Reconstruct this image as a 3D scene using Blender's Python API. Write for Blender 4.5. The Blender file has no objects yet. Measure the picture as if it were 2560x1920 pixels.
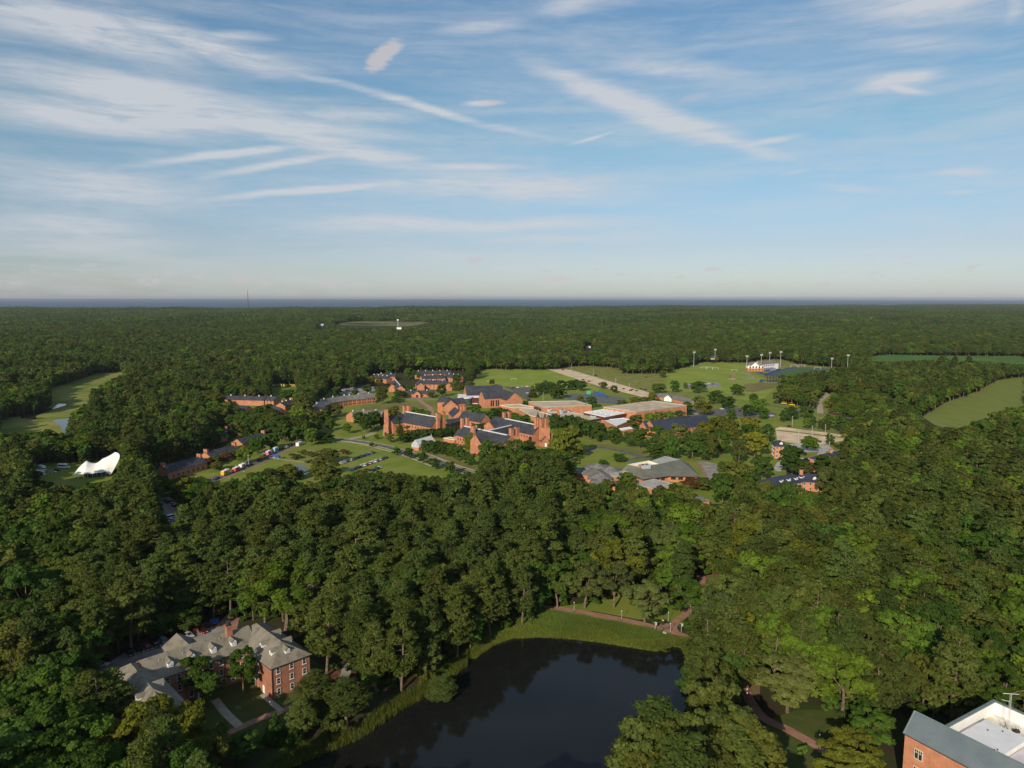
import bpy, bmesh, math, random
import numpy as np
from mathutils import Vector, Matrix

# ------------------------------------------------------------------ camera, world, sun
SC = bpy.context.scene
COL = SC.collection
R = math.radians
EYE = 115.0; PITCH = R(6.81); ROLL = R(0.10); FPX = 1808.0
cam_d = bpy.data.cameras.new("camera"); cam = bpy.data.objects.new("camera", cam_d); COL.objects.link(cam)
cam_d.sensor_fit = 'HORIZONTAL'; cam_d.sensor_width = 36.0; cam_d.lens = 36.0 * FPX / 2560.0
cam_d.clip_start = 1.0; cam_d.clip_end = 150000.0
cam.matrix_world = Matrix.Translation((0, 0, EYE)) @ Matrix.Rotation(R(90) - PITCH, 4, 'X') @ Matrix.Rotation(ROLL, 4, 'Z')
SC.camera = cam
SC.view_settings.view_transform = 'Standard'; SC.view_settings.look = 'None'
SC.view_settings.exposure = EXPOSURE = 0.0; SC.view_settings.gamma = 1.0
SC.render.engine = 'CYCLES'
SC.cycles.max_bounces = 6; SC.cycles.diffuse_bounces = 3; SC.cycles.glossy_bounces = 2; SC.cycles.transmission_bounces = 3
SC.cycles.transparent_max_bounces = 4; SC.cycles.volume_bounces = 0
SC.cycles.use_denoising = True
SC.cycles.sample_clamp_indirect = 4.0
SUN_EL, SUN_AZ = 25.0, 203.0          # azimuth clockwise from +Y: the sun stands behind the viewer, a little to the left
SKY_STRENGTH = 0.092

def build_world():
    w = bpy.data.worlds.new("World"); SC.world = w; w.use_nodes = True
    nt = w.node_tree; N = nt.nodes; L = nt.links; N.clear()
    out = N.new('ShaderNodeOutputWorld'); bg = N.new('ShaderNodeBackground'); bg.inputs['Strength'].default_value = SKY_STRENGTH
    L.new(bg.outputs[0], out.inputs['Surface'])
    sky = N.new('ShaderNodeTexSky'); sky.sky_type = 'NISHITA'; sky.sun_disc = False
    sky.sun_elevation = R(SUN_EL); sky.sun_rotation = R(SUN_AZ)
    sky.altitude = 100; sky.air_density = 1.0; sky.dust_density = 0.7; sky.ozone_density = 3.0
    tc = N.new('ShaderNodeTexCoord'); sep = N.new('ShaderNodeSeparateXYZ'); L.new(tc.outputs['Generated'], sep.inputs[0])
    def math_(op, a, b=None, clamp=False):
        m = N.new('ShaderNodeMath'); m.operation = op; m.use_clamp = clamp
        for i, v in ((0, a), (1, b)):
            if v is None: continue
            if isinstance(v, (int, float)): m.inputs[i].default_value = v
            else: L.new(v, m.inputs[i])
        return m.outputs[0]
    az = math_('MULTIPLY', math_('ARCTAN2', sep.outputs[0], sep.outputs[1]), 57.29578)
    el = math_('MULTIPLY', math_('ARCSINE', sep.outputs[2]), 57.29578)
    comb = N.new('ShaderNodeCombineXYZ'); L.new(az, comb.inputs[0]); L.new(el, comb.inputs[1])
    def noise(vec, scale, detail, rough=0.55, dist=0.0):
        n = N.new('ShaderNodeTexNoise'); n.inputs['Scale'].default_value = scale; n.inputs['Detail'].default_value = detail
        n.inputs['Roughness'].default_value = rough; n.inputs['Distortion'].default_value = dist
        L.new(vec, n.inputs['Vector']); return n
    def mapping(vec, loc=(0, 0, 0), rot=0.0, scl=(1, 1, 1), typ='POINT'):
        m = N.new('ShaderNodeMapping'); m.vector_type = typ
        m.inputs['Location'].default_value = loc; m.inputs['Rotation'].default_value = (0, 0, rot); m.inputs['Scale'].default_value = scl
        L.new(vec, m.inputs['Vector']); return m.outputs[0]
    def rng(val, a, b, c, d, smooth=True):
        m = N.new('ShaderNodeMapRange'); m.interpolation_type = 'SMOOTHSTEP' if smooth else 'LINEAR'
        m.inputs['From Min'].default_value = a; m.inputs['From Max'].default_value = b
        m.inputs['To Min'].default_value = c; m.inputs['To Max'].default_value = d
        L.new(val, m.inputs['Value']); return m.outputs[0]
    # a slow warp makes every band of cirrus bend
    wn = noise(mapping(comb.outputs[0], scl=(0.06, 0.14, 1)), 1.0, 3)
    warp = N.new('ShaderNodeVectorMath'); warp.operation = 'MULTIPLY_ADD'
    L.new(wn.outputs['Color'], warp.inputs[0]); warp.inputs[1].default_value = (4.0, 1.6, 0); L.new(comb.outputs[0], warp.inputs[2])
    pos = warp.outputs[0]                  # offset by (+2.5, +1.3)
    WX, WY = 2.0, 0.8
    def stroke(p0, p1, width, strength):   # a band of cirrus between two bearings (azimuth, elevation in degrees)
        cx, cy = (p0[0]+p1[0])/2 + WX, (p0[1]+p1[1])/2 + WY
        dx, dy = p1[0]-p0[0], p1[1]-p0[1]
        m = mapping(pos, (cx, cy, 0), math.atan2(dy, dx), (math.hypot(dx, dy)/2*1.15, width, 1), 'TEXTURE')
        ln = N.new('ShaderNodeVectorMath'); ln.operation = 'LENGTH'; L.new(m, ln.inputs[0])
        return rng(ln.outputs['Value'], 0.0, 1.0, strength, 0.0)
    strokes = CLOUD_BANDS
    tot = None
    for s in strokes:
        v = stroke(*s)
        tot = v if tot is None else math_('MAXIMUM', tot, math_('ADD', v, math_('MULTIPLY', tot, 0.5)))
    # fine streaks along the main drift direction (falling to the right) and a second, level set
    n1 = noise(mapping(pos, rot=R(17), scl=(0.07, 0.62, 1)), 1.0, 6, 0.6, 0.5).outputs['Fac']
    n2 = noise(mapping(pos, rot=R(-7), scl=(0.05, 0.9, 1)), 1.0, 5, 0.6, 0.4).outputs['Fac']
    n3 = noise(mapping(pos, rot=R(10), scl=(0.4, 1.6, 1)), 1.0, 6, 0.7).outputs['Fac']
    streak = math_('ADD', math_('MULTIPLY', n1, 0.62), math_('ADD', math_('MULTIPLY', n2, 0.28), math_('MULTIPLY', n3, 0.25)))
    n4 = noise(mapping(pos, rot=R(20), scl=(0.22, 2.4, 1)), 1.0, 8, 0.68, 0.8).outputs['Fac']
    wisp = math_('ADD', math_('MULTIPLY', streak, 0.55), math_('MULTIPLY', n4, 0.45))
    base = rng(streak, 0.40, 0.85, 0.0, 0.48)
    body = math_('MULTIPLY', tot, rng(wisp, 0.30, 0.66, 0.18, 1.2))
    cirrus = math_('ADD', base, body)
    # small low cumulus just above the horizon and a few loose puffs higher up
    pn = noise(mapping(comb.outputs[0], scl=(0.55, 1.5, 1)), 1.0, 5, 0.6).outputs['Fac']
    band = math_('MULTIPLY', rng(el, 0.3, 1.0, 0.0, 1.0), rng(el, 1.6, 3.6, 1.0, 0.0))
    cumulus = math_('MULTIPLY', rng(pn, 0.56, 0.68, 0.0, 0.6), band)
    puff = None
    for s in PUFFS:
        cx, cy = s[0] + WX, s[1] + WY
        m = mapping(pos, (cx, cy, 0), R(s[4]), (s[2], s[3], 1), 'TEXTURE')
        ln = N.new('ShaderNodeVectorMath'); ln.operation = 'LENGTH'; L.new(m, ln.inputs[0])
        v = rng(math_('ADD', ln.outputs['Value'], math_('MULTIPLY', math_('SUBTRACT', n3, 0.5), 1.6)), 0.45, 1.0, s[5], 0.0)
        puff = v if puff is None else math_('MAXIMUM', puff, v)
    mixc = N.new('ShaderNodeMix'); mixc.data_type = 'RGBA'
    L.new(math_('MINIMUM', cirrus, 0.86), mixc.inputs['Factor'])
    grade = N.new('ShaderNodeMix'); grade.data_type = 'RGBA'; grade.blend_type = 'MULTIPLY'; grade.inputs['Factor'].default_value = 1.0
    L.new(sky.outputs[0], grade.inputs['A'])
    ramp = N.new('ShaderNodeValToRGB'); es = ramp.color_ramp.elements; L.new(rng(el, 0.0, 30.0, 0.0, 1.0, False), ramp.inputs[0])
    for i, (deg, c) in enumerate(SKY_TINT):
        e = es[i] if i < 2 else es.new(deg / 30.0)
        e.position = deg / 30.0; e.color = (*(q * 0.6 for q in c), 1)
    gain = N.new('ShaderNodeVectorMath'); gain.operation = 'SCALE'; gain.inputs['Scale'].default_value = 1 / 0.6
    L.new(ramp.outputs[0], gain.inputs[0]); L.new(gain.outputs[0], grade.inputs['B'])
    L.new(grade.outputs['Result'], mixc.inputs['A']); mixc.inputs['B'].default_value = CLOUD_COL
    mixp = N.new('ShaderNodeMix'); mixp.data_type = 'RGBA'
    L.new(math_('MINIMUM', math_('ADD', cumulus, puff), 0.8), mixp.inputs['Factor'])
    L.new(mixc.outputs['Result'], mixp.inputs['A']); mixp.inputs['B'].default_value = PUFF_COL
    L.new(mixp.outputs['Result'], bg.inputs['Color'])
    w.cycles.sampling_method = 'MANUAL'; w.cycles.sample_map_resolution = 512

def band(x0, y0, x1, y1, w, s):            # photo bearings of a band's two ends -> azimuth/elevation
    f = lambda x, y: (math.degrees(math.atan2(x - 1280, FPX)), math.degrees(math.atan2((745 - y) * math.cos(math.atan2(x - 1280, FPX)), FPX)))
    return (f(x0, y0), f(x1, y1), w, s)
CLOUD_BANDS = [
    band(-160, 10, 640, 190, 2.0, 0.85), band(-160, 150, 1040, 370, 2.0, 0.95), band(-160, 270, 760, 350, 1.7, 0.8), band(380, 270, 1180, 450, 1.1, 0.9),
    band(250, 40, 860, 230, 1.3, 0.8), band(540, 120, 760, 130, 0.5, 0.6), band(620, 165, 1420, 372, 0.42, 0.85), band(-160, 420, 620, 520, 2.2, 0.6), band(-200, 560, 520, 600, 2.2, 0.5),
    band(230, 445, 860, 365, 0.45, 0.85), band(470, 465, 880, 395, 0.45, 0.8), band(430, 515, 1180, 450, 0.45, 0.95), band(700, 300, 1130, 310, 0.7, 0.5),
    band(820, 470, 1700, 480, 1.7, 0.75), band(1000, 430, 1350, 425, 0.5, 0.7), band(500, 560, 1700, 560, 0.9, 0.6), band(1100, 600, 1750, 590, 0.5, 0.5), band(800, 640, 1700, 650, 0.9, 0.25),
    band(1260, 165, 1900, 400, 1.5, 1.0), band(1420, 170, 1900, 215, 1.0, 0.5), band(1780, 390, 1990, 350, 0.35, 0.85), band(1650, 330, 1960, 420, 0.7, 0.6),
    band(2080, 250, 2350, 190, 0.75, 0.9), band(2150, 235, 2310, 250, 0.35, 0.6), band(2050, 120, 2450, 140, 0.9, 0.4), band(1300, 70, 1560, 20, 1.2, 0.35),
    band(1950, 20, 2600, 50, 2.0, 0.55), band(2440, 100, 2480, 10, 0.8, 0.5), band(1960, 475, 2230, 490, 0.45, 0.5), band(2270, 440, 2480, 430, 0.5, 0.45), band(2300, 490, 2450, 480, 0.25, 0.4),
    band(1150, 288, 1255, 283, 0.26, 0.9), band(1060, 120, 1340, 90, 0.8, 0.6), band(1400, 385, 1530, 340, 0.22, 0.6), band(1900, 460, 2000, 440, 0.3, 0.3),
]
def puff(x, y, rx, ry, rot, s):
    f = band(x, y, x, y, 0, 0)[0]
    return (f[0], f[1], rx, ry, rot, s)
PUFFS = [puff(970, 175, 2.2, 0.75, 38, 0.8), puff(1175, 650, 0.8, 0.35, 0, 0.6), puff(397, 705, 0.5, 0.3, 15, 0.5), puff(625, 700, 1.0, 0.5, 0, 0.4),
         puff(835, 710, 0.7, 0.5, 20, 0.35), puff(1380, 700, 1.8, 0.4, 0, 0.4), puff(1220, 283, 1.4, 0.28, 3, 0.55), puff(1720, 265, 1.5, 0.3, 8, 0.25)]
CLOUD_COL = (6.7, 6.9, 7.3, 1); PUFF_COL = (6.3, 5.9, 6.1, 1); SKY_TINT = [(0, (1.02, 1.07, 1.30)), (1.5, (.98, 1.0, 1.16)), (4, (.92, .91, 1.02)), (12, (1.10, 1.18, 1.05)), (22, (1.02, 1.22, 1.20))]   # colour of the air by elevation
build_world()
sun_d = bpy.data.lights.new("sun", 'SUN'); sun_d.energy = 4.8; sun_d.angle = R(0.5); sun_d.color = (1.0, 0.865, 0.68)
sun = bpy.data.objects.new("sun", sun_d); COL.objects.link(sun)
_sd = Vector((math.sin(R(SUN_AZ)) * math.cos(R(SUN_EL)), math.cos(R(SUN_AZ)) * math.cos(R(SUN_EL)), math.sin(R(SUN_EL))))
sun.rotation_euler = _sd.to_track_quat('Z', 'Y').to_euler()

# ------------------------------------------------------------------ where a bearing in the survey photograph meets a level at height z
def P(px, py, z=0.0):
    u, v = (px - 1280) / FPX, (py - 960) / FPX
    c, s = math.cos(ROLL), math.sin(ROLL)
    u, v = u * c + v * s, -u * s + v * c
    dy = math.cos(PITCH) - v * math.sin(PITCH); dz = -math.sin(PITCH) - v * math.cos(PITCH)
    t = (z - EYE) / dz
    return (u * t, dy * t)
def _sheet(x0, y0, k): return lambda x, y, z=0.0: P(x0 + x / k, y0 + y / k, z)
A = _sheet(900, 880, 3.687); B = _sheet(1400, 860, 2.765); Cc = _sheet(0, 880, 3.687); D = _sheet(500, 880, 3.687)
E = _sheet(200, 1480, 3.16); F = _sheet(1200, 1400, 3.16); G = _sheet(1860, 1480, 3.16); S = lambda x, y, z=0.0: P(x, y, z)
Hh = _sheet(940, 1000, 7.373); I = _sheet(1000, 960, 5.53); J = _sheet(1400, 980, 5.53); K = _sheet(1820, 860, 7.373)

# ------------------------------------------------------------------ materials
MATS = {}
def mat(name, col, var=0.12, scale=1.0, rough=0.8, detail=4, metal=0.0, stretch=(1, 1, 1), col2=None, thr=(0.4, 0.65), spec=0.3, objcol=False):
    if name in MATS: return MATS[name]
    m = bpy.data.materials.new(name); m.use_nodes = True; nt = m.node_tree; N = nt.nodes; L = nt.links
    b = N['Principled BSDF']; b.inputs['Roughness'].default_value = rough; b.inputs['Metallic'].default_value = metal
    b.inputs['Specular IOR Level'].default_value = spec
    tc = N.new('ShaderNodeTexCoord'); mp = N.new('ShaderNodeMapping'); mp.inputs['Scale'].default_value = [scale * s for s in stretch]
    L.new(tc.outputs['Object'], mp.inputs['Vector'])
    n = N.new('ShaderNodeTexNoise'); n.inputs['Scale'].default_value = 1.0; n.inputs['Detail'].default_value = detail; L.new(mp.outputs[0], n.inputs['Vector'])
    r = N.new('ShaderNodeMapRange'); r.inputs['From Min'].default_value = thr[0]; r.inputs['From Max'].default_value = thr[1]; L.new(n.outputs['Fac'], r.inputs['Value'])
    mx = N.new('ShaderNodeMix'); mx.data_type = 'RGBA'; L.new(r.outputs[0], mx.inputs['Factor'])
    if objcol:
        oi = N.new('ShaderNodeObjectInfo'); L.new(oi.outputs['Color'], mx.inputs['A']); L.new(oi.outputs['Color'], mx.inputs['B'])
    else:
        c2 = col2 or tuple(min(1, c * (1 + var)) for c in col); c1 = col if col2 else tuple(c * (1 - var) for c in col)
        mx.inputs['A'].default_value = (*c1, 1); mx.inputs['B'].default_value = (*c2, 1)
    L.new(mx.outputs['Result'], b.inputs['Base Color'])
    MATS[name] = m; return m
def brick_mat(name, c1, c2, mortar, s=1.0):
    """Running-bond brick on upright walls; a broad noise gives the weathered tone."""
    if name in MATS: return MATS[name]
    m = bpy.data.materials.new(name); m.use_nodes = True; nt = m.node_tree; N = nt.nodes; L = nt.links
    b = N['Principled BSDF']; b.inputs['Roughness'].default_value = 0.9; b.inputs['Specular IOR Level'].default_value = 0.15
    tc = N.new('ShaderNodeTexCoord'); sp = N.new('ShaderNodeSeparateXYZ'); L.new(tc.outputs['Object'], sp.inputs[0])
    ad = N.new('ShaderNodeMath'); ad.operation = 'ADD'; L.new(sp.outputs[0], ad.inputs[0]); L.new(sp.outputs[1], ad.inputs[1])
    cb = N.new('ShaderNodeCombineXYZ'); L.new(ad.outputs[0], cb.inputs[0]); L.new(sp.outputs[2], cb.inputs[1])
    bt = N.new('ShaderNodeTexBrick'); L.new(cb.outputs[0], bt.inputs['Vector']); bt.inputs['Scale'].default_value = s
    bt.inputs['Color1'].default_value = (*c1, 1); bt.inputs['Color2'].default_value = (*c2, 1); bt.inputs['Mortar'].default_value = (*mortar, 1)
    bt.inputs['Brick Width'].default_value = 0.44; bt.inputs['Row Height'].default_value = 0.15; bt.inputs['Mortar Size'].default_value = 0.012
    n = N.new('ShaderNodeTexNoise'); n.inputs['Scale'].default_value = 0.35; n.inputs['Detail'].default_value = 6; L.new(tc.outputs['Object'], n.inputs['Vector'])
    r = N.new('ShaderNodeMapRange'); r.inputs['From Min'].default_value = 0.3; r.inputs['From Max'].default_value = 0.7; r.inputs['To Min'].default_value = 0.78; r.inputs['To Max'].default_value = 1.12
    L.new(n.outputs['Fac'], r.inputs['Value'])
    mx = N.new('ShaderNodeVectorMath'); mx.operation = 'SCALE'; L.new(bt.outputs['Color'], mx.inputs[0]); L.new(r.outputs[0], mx.inputs['Scale'])
    L.new(mx.outputs[0], b.inputs['Base Color']); MATS[name] = m; return m
def roof_mat(name, c1, c2, streak=(0.5, 0.5, 3.0), rough=0.75, stain=None):
    """Shingles in courses with weather streaks running down the slope."""
    if name in MATS: return MATS[name]
    m = bpy.data.materials.new(name); m.use_nodes = True; nt = m.node_tree; N = nt.nodes; L = nt.links
    b = N['Principled BSDF']; b.inputs['Roughness'].default_value = rough; b.inputs['Specular IOR Level'].default_value = 0.25
    tc = N.new('ShaderNodeTexCoord')
    def nz(scale, detail, st=(1, 1, 1)):
        mp = N.new('ShaderNodeMapping'); mp.inputs['Scale'].default_value = [scale * q for q in st]; L.new(tc.outputs['Object'], mp.inputs['Vector'])
        n = N.new('ShaderNodeTexNoise'); n.inputs['Scale'].default_value = 1; n.inputs['Detail'].default_value = detail; L.new(mp.outputs[0], n.inputs['Vector']); return n.outputs['Fac']
    a = N.new('ShaderNodeMapRange'); a.inputs['From Min'].default_value = 0.38; a.inputs['From Max'].default_value = 0.62; L.new(nz(0.16, 5), a.inputs['Value'])
    mx = N.new('ShaderNodeMix'); mx.data_type = 'RGBA'; mx.inputs['A'].default_value = (*c1, 1); mx.inputs['B'].default_value = (*c2, 1); L.new(a.outputs[0], mx.inputs['Factor'])
    f = N.new('ShaderNodeMapRange'); f.inputs['To Min'].default_value = 0.82; f.inputs['To Max'].default_value = 1.18; L.new(nz(2.2, 3, (1, 1, 2.5)), f.inputs['Value'])
    sc = N.new('ShaderNodeVectorMath'); sc.operation = 'SCALE'; L.new(mx.outputs['Result'], sc.inputs[0]); L.new(f.outputs[0], sc.inputs['Scale'])
    last = sc.outputs[0]
    if stain:
        q = N.new('ShaderNodeMapRange'); q.inputs['From Min'].default_value = 0.50; q.inputs['From Max'].default_value = 0.66; L.new(nz(0.55, 4, (1, 1, 0.28)), q.inputs['Value'])
        m2 = N.new('ShaderNodeMix'); m2.data_type = 'RGBA'; L.new(q.outputs[0], m2.inputs['Factor']); L.new(last, m2.inputs['A']); m2.inputs['B'].default_value = (*stain, 1); last = m2.outputs['Result']
    L.new(last, b.inputs['Base Color']); MATS[name] = m; return m
def leaf_mat(name, col, hue=0.07, dry=None):
    """Leaves: each clump and each tree has its own tone; some light passes through."""
    m = bpy.data.materials.new(name); m.use_nodes = True; nt = m.node_tree; N = nt.nodes; L = nt.links
    N.remove(N['Principled BSDF']); out = N['Material Output']
    at = N.new('ShaderNodeAttribute'); at.attribute_name = 'tint'; oi = N.new('ShaderNodeObjectInfo')
    r1 = N.new('ShaderNodeMapRange'); r1.inputs['To Min'].default_value = 0.66; r1.inputs['To Max'].default_value = 1.34; L.new(at.outputs['Fac'], r1.inputs['Value'])
    r2 = N.new('ShaderNodeMapRange'); r2.inputs['To Min'].default_value = 0.72; r2.inputs['To Max'].default_value = 1.30; L.new(oi.outputs['Random'], r2.inputs['Value'])
    mu = N.new('ShaderNodeMath'); mu.operation = 'MULTIPLY'; L.new(r1.outputs[0], mu.inputs[0]); L.new(r2.outputs[0], mu.inputs[1])
    mx = N.new('ShaderNodeMix'); mx.data_type = 'RGBA'
    fr = N.new('ShaderNodeMath'); fr.operation = 'FRACT'; m7 = N.new('ShaderNodeMath'); m7.operation = 'MULTIPLY'; m7.inputs[1].default_value = 7.31
    L.new(oi.outputs['Random'], m7.inputs[0]); L.new(m7.outputs[0], fr.inputs[0]); L.new(fr.outputs[0], mx.inputs['Factor'])
    g, y = (col[0] * (1 - hue * 1.2), col[1], col[2] * (1 + hue * 1.0)), (dry or (col[0] * (1 + hue * 2.0), col[1] * 1.04, col[2] * (1 - hue)))
    mx.inputs['A'].default_value = (*g, 1); mx.inputs['B'].default_value = (*y, 1)
    sc = N.new('ShaderNodeVectorMath'); sc.operation = 'SCALE'; L.new(mx.outputs['Result'], sc.inputs[0]); L.new(mu.outputs[0], sc.inputs['Scale'])
    d = N.new('ShaderNodeBsdfDiffuse'); t = N.new('ShaderNodeBsdfTranslucent'); s = N.new('ShaderNodeMixShader'); s.inputs[0].default_value = 0.38
    L.new(sc.outputs[0], d.inputs['Color']); L.new(sc.outputs[0], t.inputs['Color']); L.new(d.outputs[0], s.inputs[1]); L.new(t.outputs[0], s.inputs[2]); L.new(s.outputs[0], out.inputs['Surface'])
    MATS[name] = m; return m
LG = 1.38
def lc(r, g, b): return (r * LG * 1.0, g * LG * 1.05, b * LG * .80)
M_PINE = leaf_mat('pine_needles', lc(.062, .082, .024)); M_PINE2 = leaf_mat('pine_needles_olive', lc(.064, .080, .024))
M_GREEN = leaf_mat('leaves_green', lc(.050, .090, .018)); M_DARK = leaf_mat('leaves_dark', lc(.044, .074, .018))
M_LIME = leaf_mat('leaves_lime', lc(.080, .122, .020)); M_OLIVE = leaf_mat('leaves_olive', lc(.076, .086, .024))
M_YEL = leaf_mat('leaves_yellowing', lc(.105, .112, .020)); M_GREY = leaf_mat('leaves_greygreen', lc(.080, .095, .036))
M_RUST = leaf_mat('leaves_rust', lc(.11, .055, .03)); M_REED = leaf_mat('reed_blades', lc(.100, .124, .030), 0.18)
M_BARK = mat('bark', (.16, .115, .085), .35, 1.5); M_DEAD = mat('dead_wood', (.24, .20, .17), .3, 1.5)
BRK = brick_mat('campus_brick', (.50, .21, .112), (.43, .17, .088), (.45, .26, .17)); BRK2 = brick_mat('hall_brick', (.37, .15, .088), (.31, .12, .07), (.36, .23, .165))
BRK3 = brick_mat('orange_brick', (.51, .21, .11), (.45, .18, .09), (.47, .29, .20), 0.7)
SLATE = roof_mat('slate_roof', (.040, .045, .058), (.058, .062, .074), stain=(.030, .028, .030)); NAVY = roof_mat('navy_roof', (.030, .038, .066), (.040, .048, .078))
GREYR = roof_mat('grey_shingles', (.185, .163, .122), (.228, .205, .158), stain=(.145, .127, .096)); WEATH = roof_mat('weathered_shingles', (.15, .145, .135), (.21, .20, .185), stain=(.11, .10, .095))
GREENR = roof_mat('greygreen_roof', (.125, .130, .105), (.165, .165, .135)); BLUER = roof_mat('bluegrey_slate', (.105, .135, .155), (.135, .165, .18)); BROWNR = roof_mat('brown_shingles', (.16, .135, .115), (.21, .175, .15))
GRAVEL = mat('flat_gravel_roof', (.50, .405, .28), .16, .12); CONC = mat('concrete', (.40, .385, .34), .14, .3); WHITE = mat('white_paint', (.80, .80, .78), .05, .6, .6); MEMB = mat('white_membrane', (.73, .73, .735), .1, .18, .6, detail=8, col2=(.62, .61, .60), thr=(.45, .8))
TRIM = mat('cream_trim', (.66, .61, .50), .06, .8); GLASS = mat('window_glass', (.025, .03, .035), .3, .7, .12, spec=.6); DARKM = mat('dark_metal', (.035, .035, .037), .2, 1, .5); STEEL = mat('galvanised_steel', (.42, .43, .44), .1, 2, .45)
MAROON = mat('maroon_fascia', (.075, .033, .035), .2, .5, .6); GREENGL = mat('green_glass', (.055, .10, .085), .3, .3, .15, spec=.6); GHGLASS = mat('greenhouse_glass', (.42, .45, .47), .12, .9, .25, spec=.6)
ASPH = mat('asphalt', (.13, .125, .115), .22, .25, .95, spec=.08); ASPHL = mat('worn_asphalt', (.27, .255, .225), .18, .2, .95, spec=.08); SAND = mat('bare_sand', (.62, .48, .31), .18, .08); PATHC = mat('pale_path', (.42, .36, .26), .15, .3)
BPATH = brick_mat('brick_paving', (.37, .20, .145), (.29, .15, .11), (.38, .27, .2)); CONCW = mat('concrete_walk', (.36, .33, .25), .12, .6)
LAWN = mat('lawn', (.142, .200, .028), .2, .06, .95, col2=(.215, .225, .050), thr=(.38, .66), detail=8, spec=.05); LAWN2 = mat('field_turf', (.185, .25, .034), .15, .03, .95, col2=(.25, .28, .058), detail=8, spec=.05); BRIGHT = mat('outfield_turf', (.12, .20, .015), .1, .05, .95, spec=.05)
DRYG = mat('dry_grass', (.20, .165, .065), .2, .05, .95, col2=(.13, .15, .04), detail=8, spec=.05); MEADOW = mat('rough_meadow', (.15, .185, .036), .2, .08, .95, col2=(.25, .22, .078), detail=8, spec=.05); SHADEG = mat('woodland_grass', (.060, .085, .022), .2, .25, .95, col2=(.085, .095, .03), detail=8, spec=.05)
MARSH = mat('marsh_grass', (.14, .18, .036), .2, .03, .95, col2=(.26, .25, .07), detail=8, spec=.05); LITTER = mat('leaf_litter', (.13, .062, .038), .3, .5, .95, spec=.05); CLAYD = mat('clay', (.185, .115, .062), .2, .3, .95, detail=8, col2=(.14, .12, .045))
TRACKB = mat('blue_track', (.035, .05, .16), .1, .5); TURFG = mat('artificial_turf', (.05, .11, .03), .1, .1); COURT = mat('court_surface', (.13, .14, .135), .12, .3, .95, spec=.08); TARP = mat('blue_tarp', (.03, .16, .42), .1, 1)
TYRE = mat('tyre_rubber', (.02, .02, .02), .1, 2); PAINT = mat('car_paint', (1, 1, 1), .1, 1, .25, spec=.6, objcol=True); LAMPG = mat('headlight_glass', (.75, .75, .72), .1, 1, .15); REDL = mat('tail_light', (.30, .012, .012), .1, 1, .2)
YELL = mat('yellow_board', (.70, .46, .03), .1, 1); GREENB = mat('green_box', (.04, .36, .2), .1, 1); BLUEP = mat('blue_plastic', (.03, .10, .32), .1, 1); SKIN = mat('skin', (.45, .27, .19), .1, 4); CLOTH = mat('clothing', (1, 1, 1), .1, 2, .9, objcol=True)
CANVAS = mat('tent_fabric', (.80, .79, .76), .05, .2, .6); WOODB = mat('weathered_timber', (.16, .12, .09), .25, 2); IVY = leaf_mat('ivy', lc(.13, .17, .012))
def water_mat(name, col, rough, bump, scale):
    m = bpy.data.materials.new(name); m.use_nodes = True; nt = m.node_tree; N = nt.nodes; L = nt.links
    b = N['Principled BSDF']; b.inputs['Base Color'].default_value = (*col, 1); b.inputs['Roughness'].default_value = rough; b.inputs['IOR'].default_value = 1.33; b.inputs['Specular IOR Level'].default_value = 0.5
    tc = N.new('ShaderNodeTexCoord'); n = N.new('ShaderNodeTexNoise'); n.inputs['Scale'].default_value = scale; n.inputs['Detail'].default_value = 3; L.new(tc.outputs['Object'], n.inputs['Vector'])
    bp = N.new('ShaderNodeBump'); bp.inputs['Strength'].default_value = bump; bp.inputs['Distance'].default_value = 0.05; L.new(n.outputs['Fac'], bp.inputs['Height']); L.new(bp.outputs[0], b.inputs['Normal'])
    MATS[name] = m; return m
M_POND = water_mat('pond_water', (.010, .011, .010), .05, .12, 1.6); M_SEA = water_mat('sea_water', (.025, .085, .16), .7, .0, .01); M_CREEK = water_mat('creek_water', (.03, .035, .03), .06, .02, .5)

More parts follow.
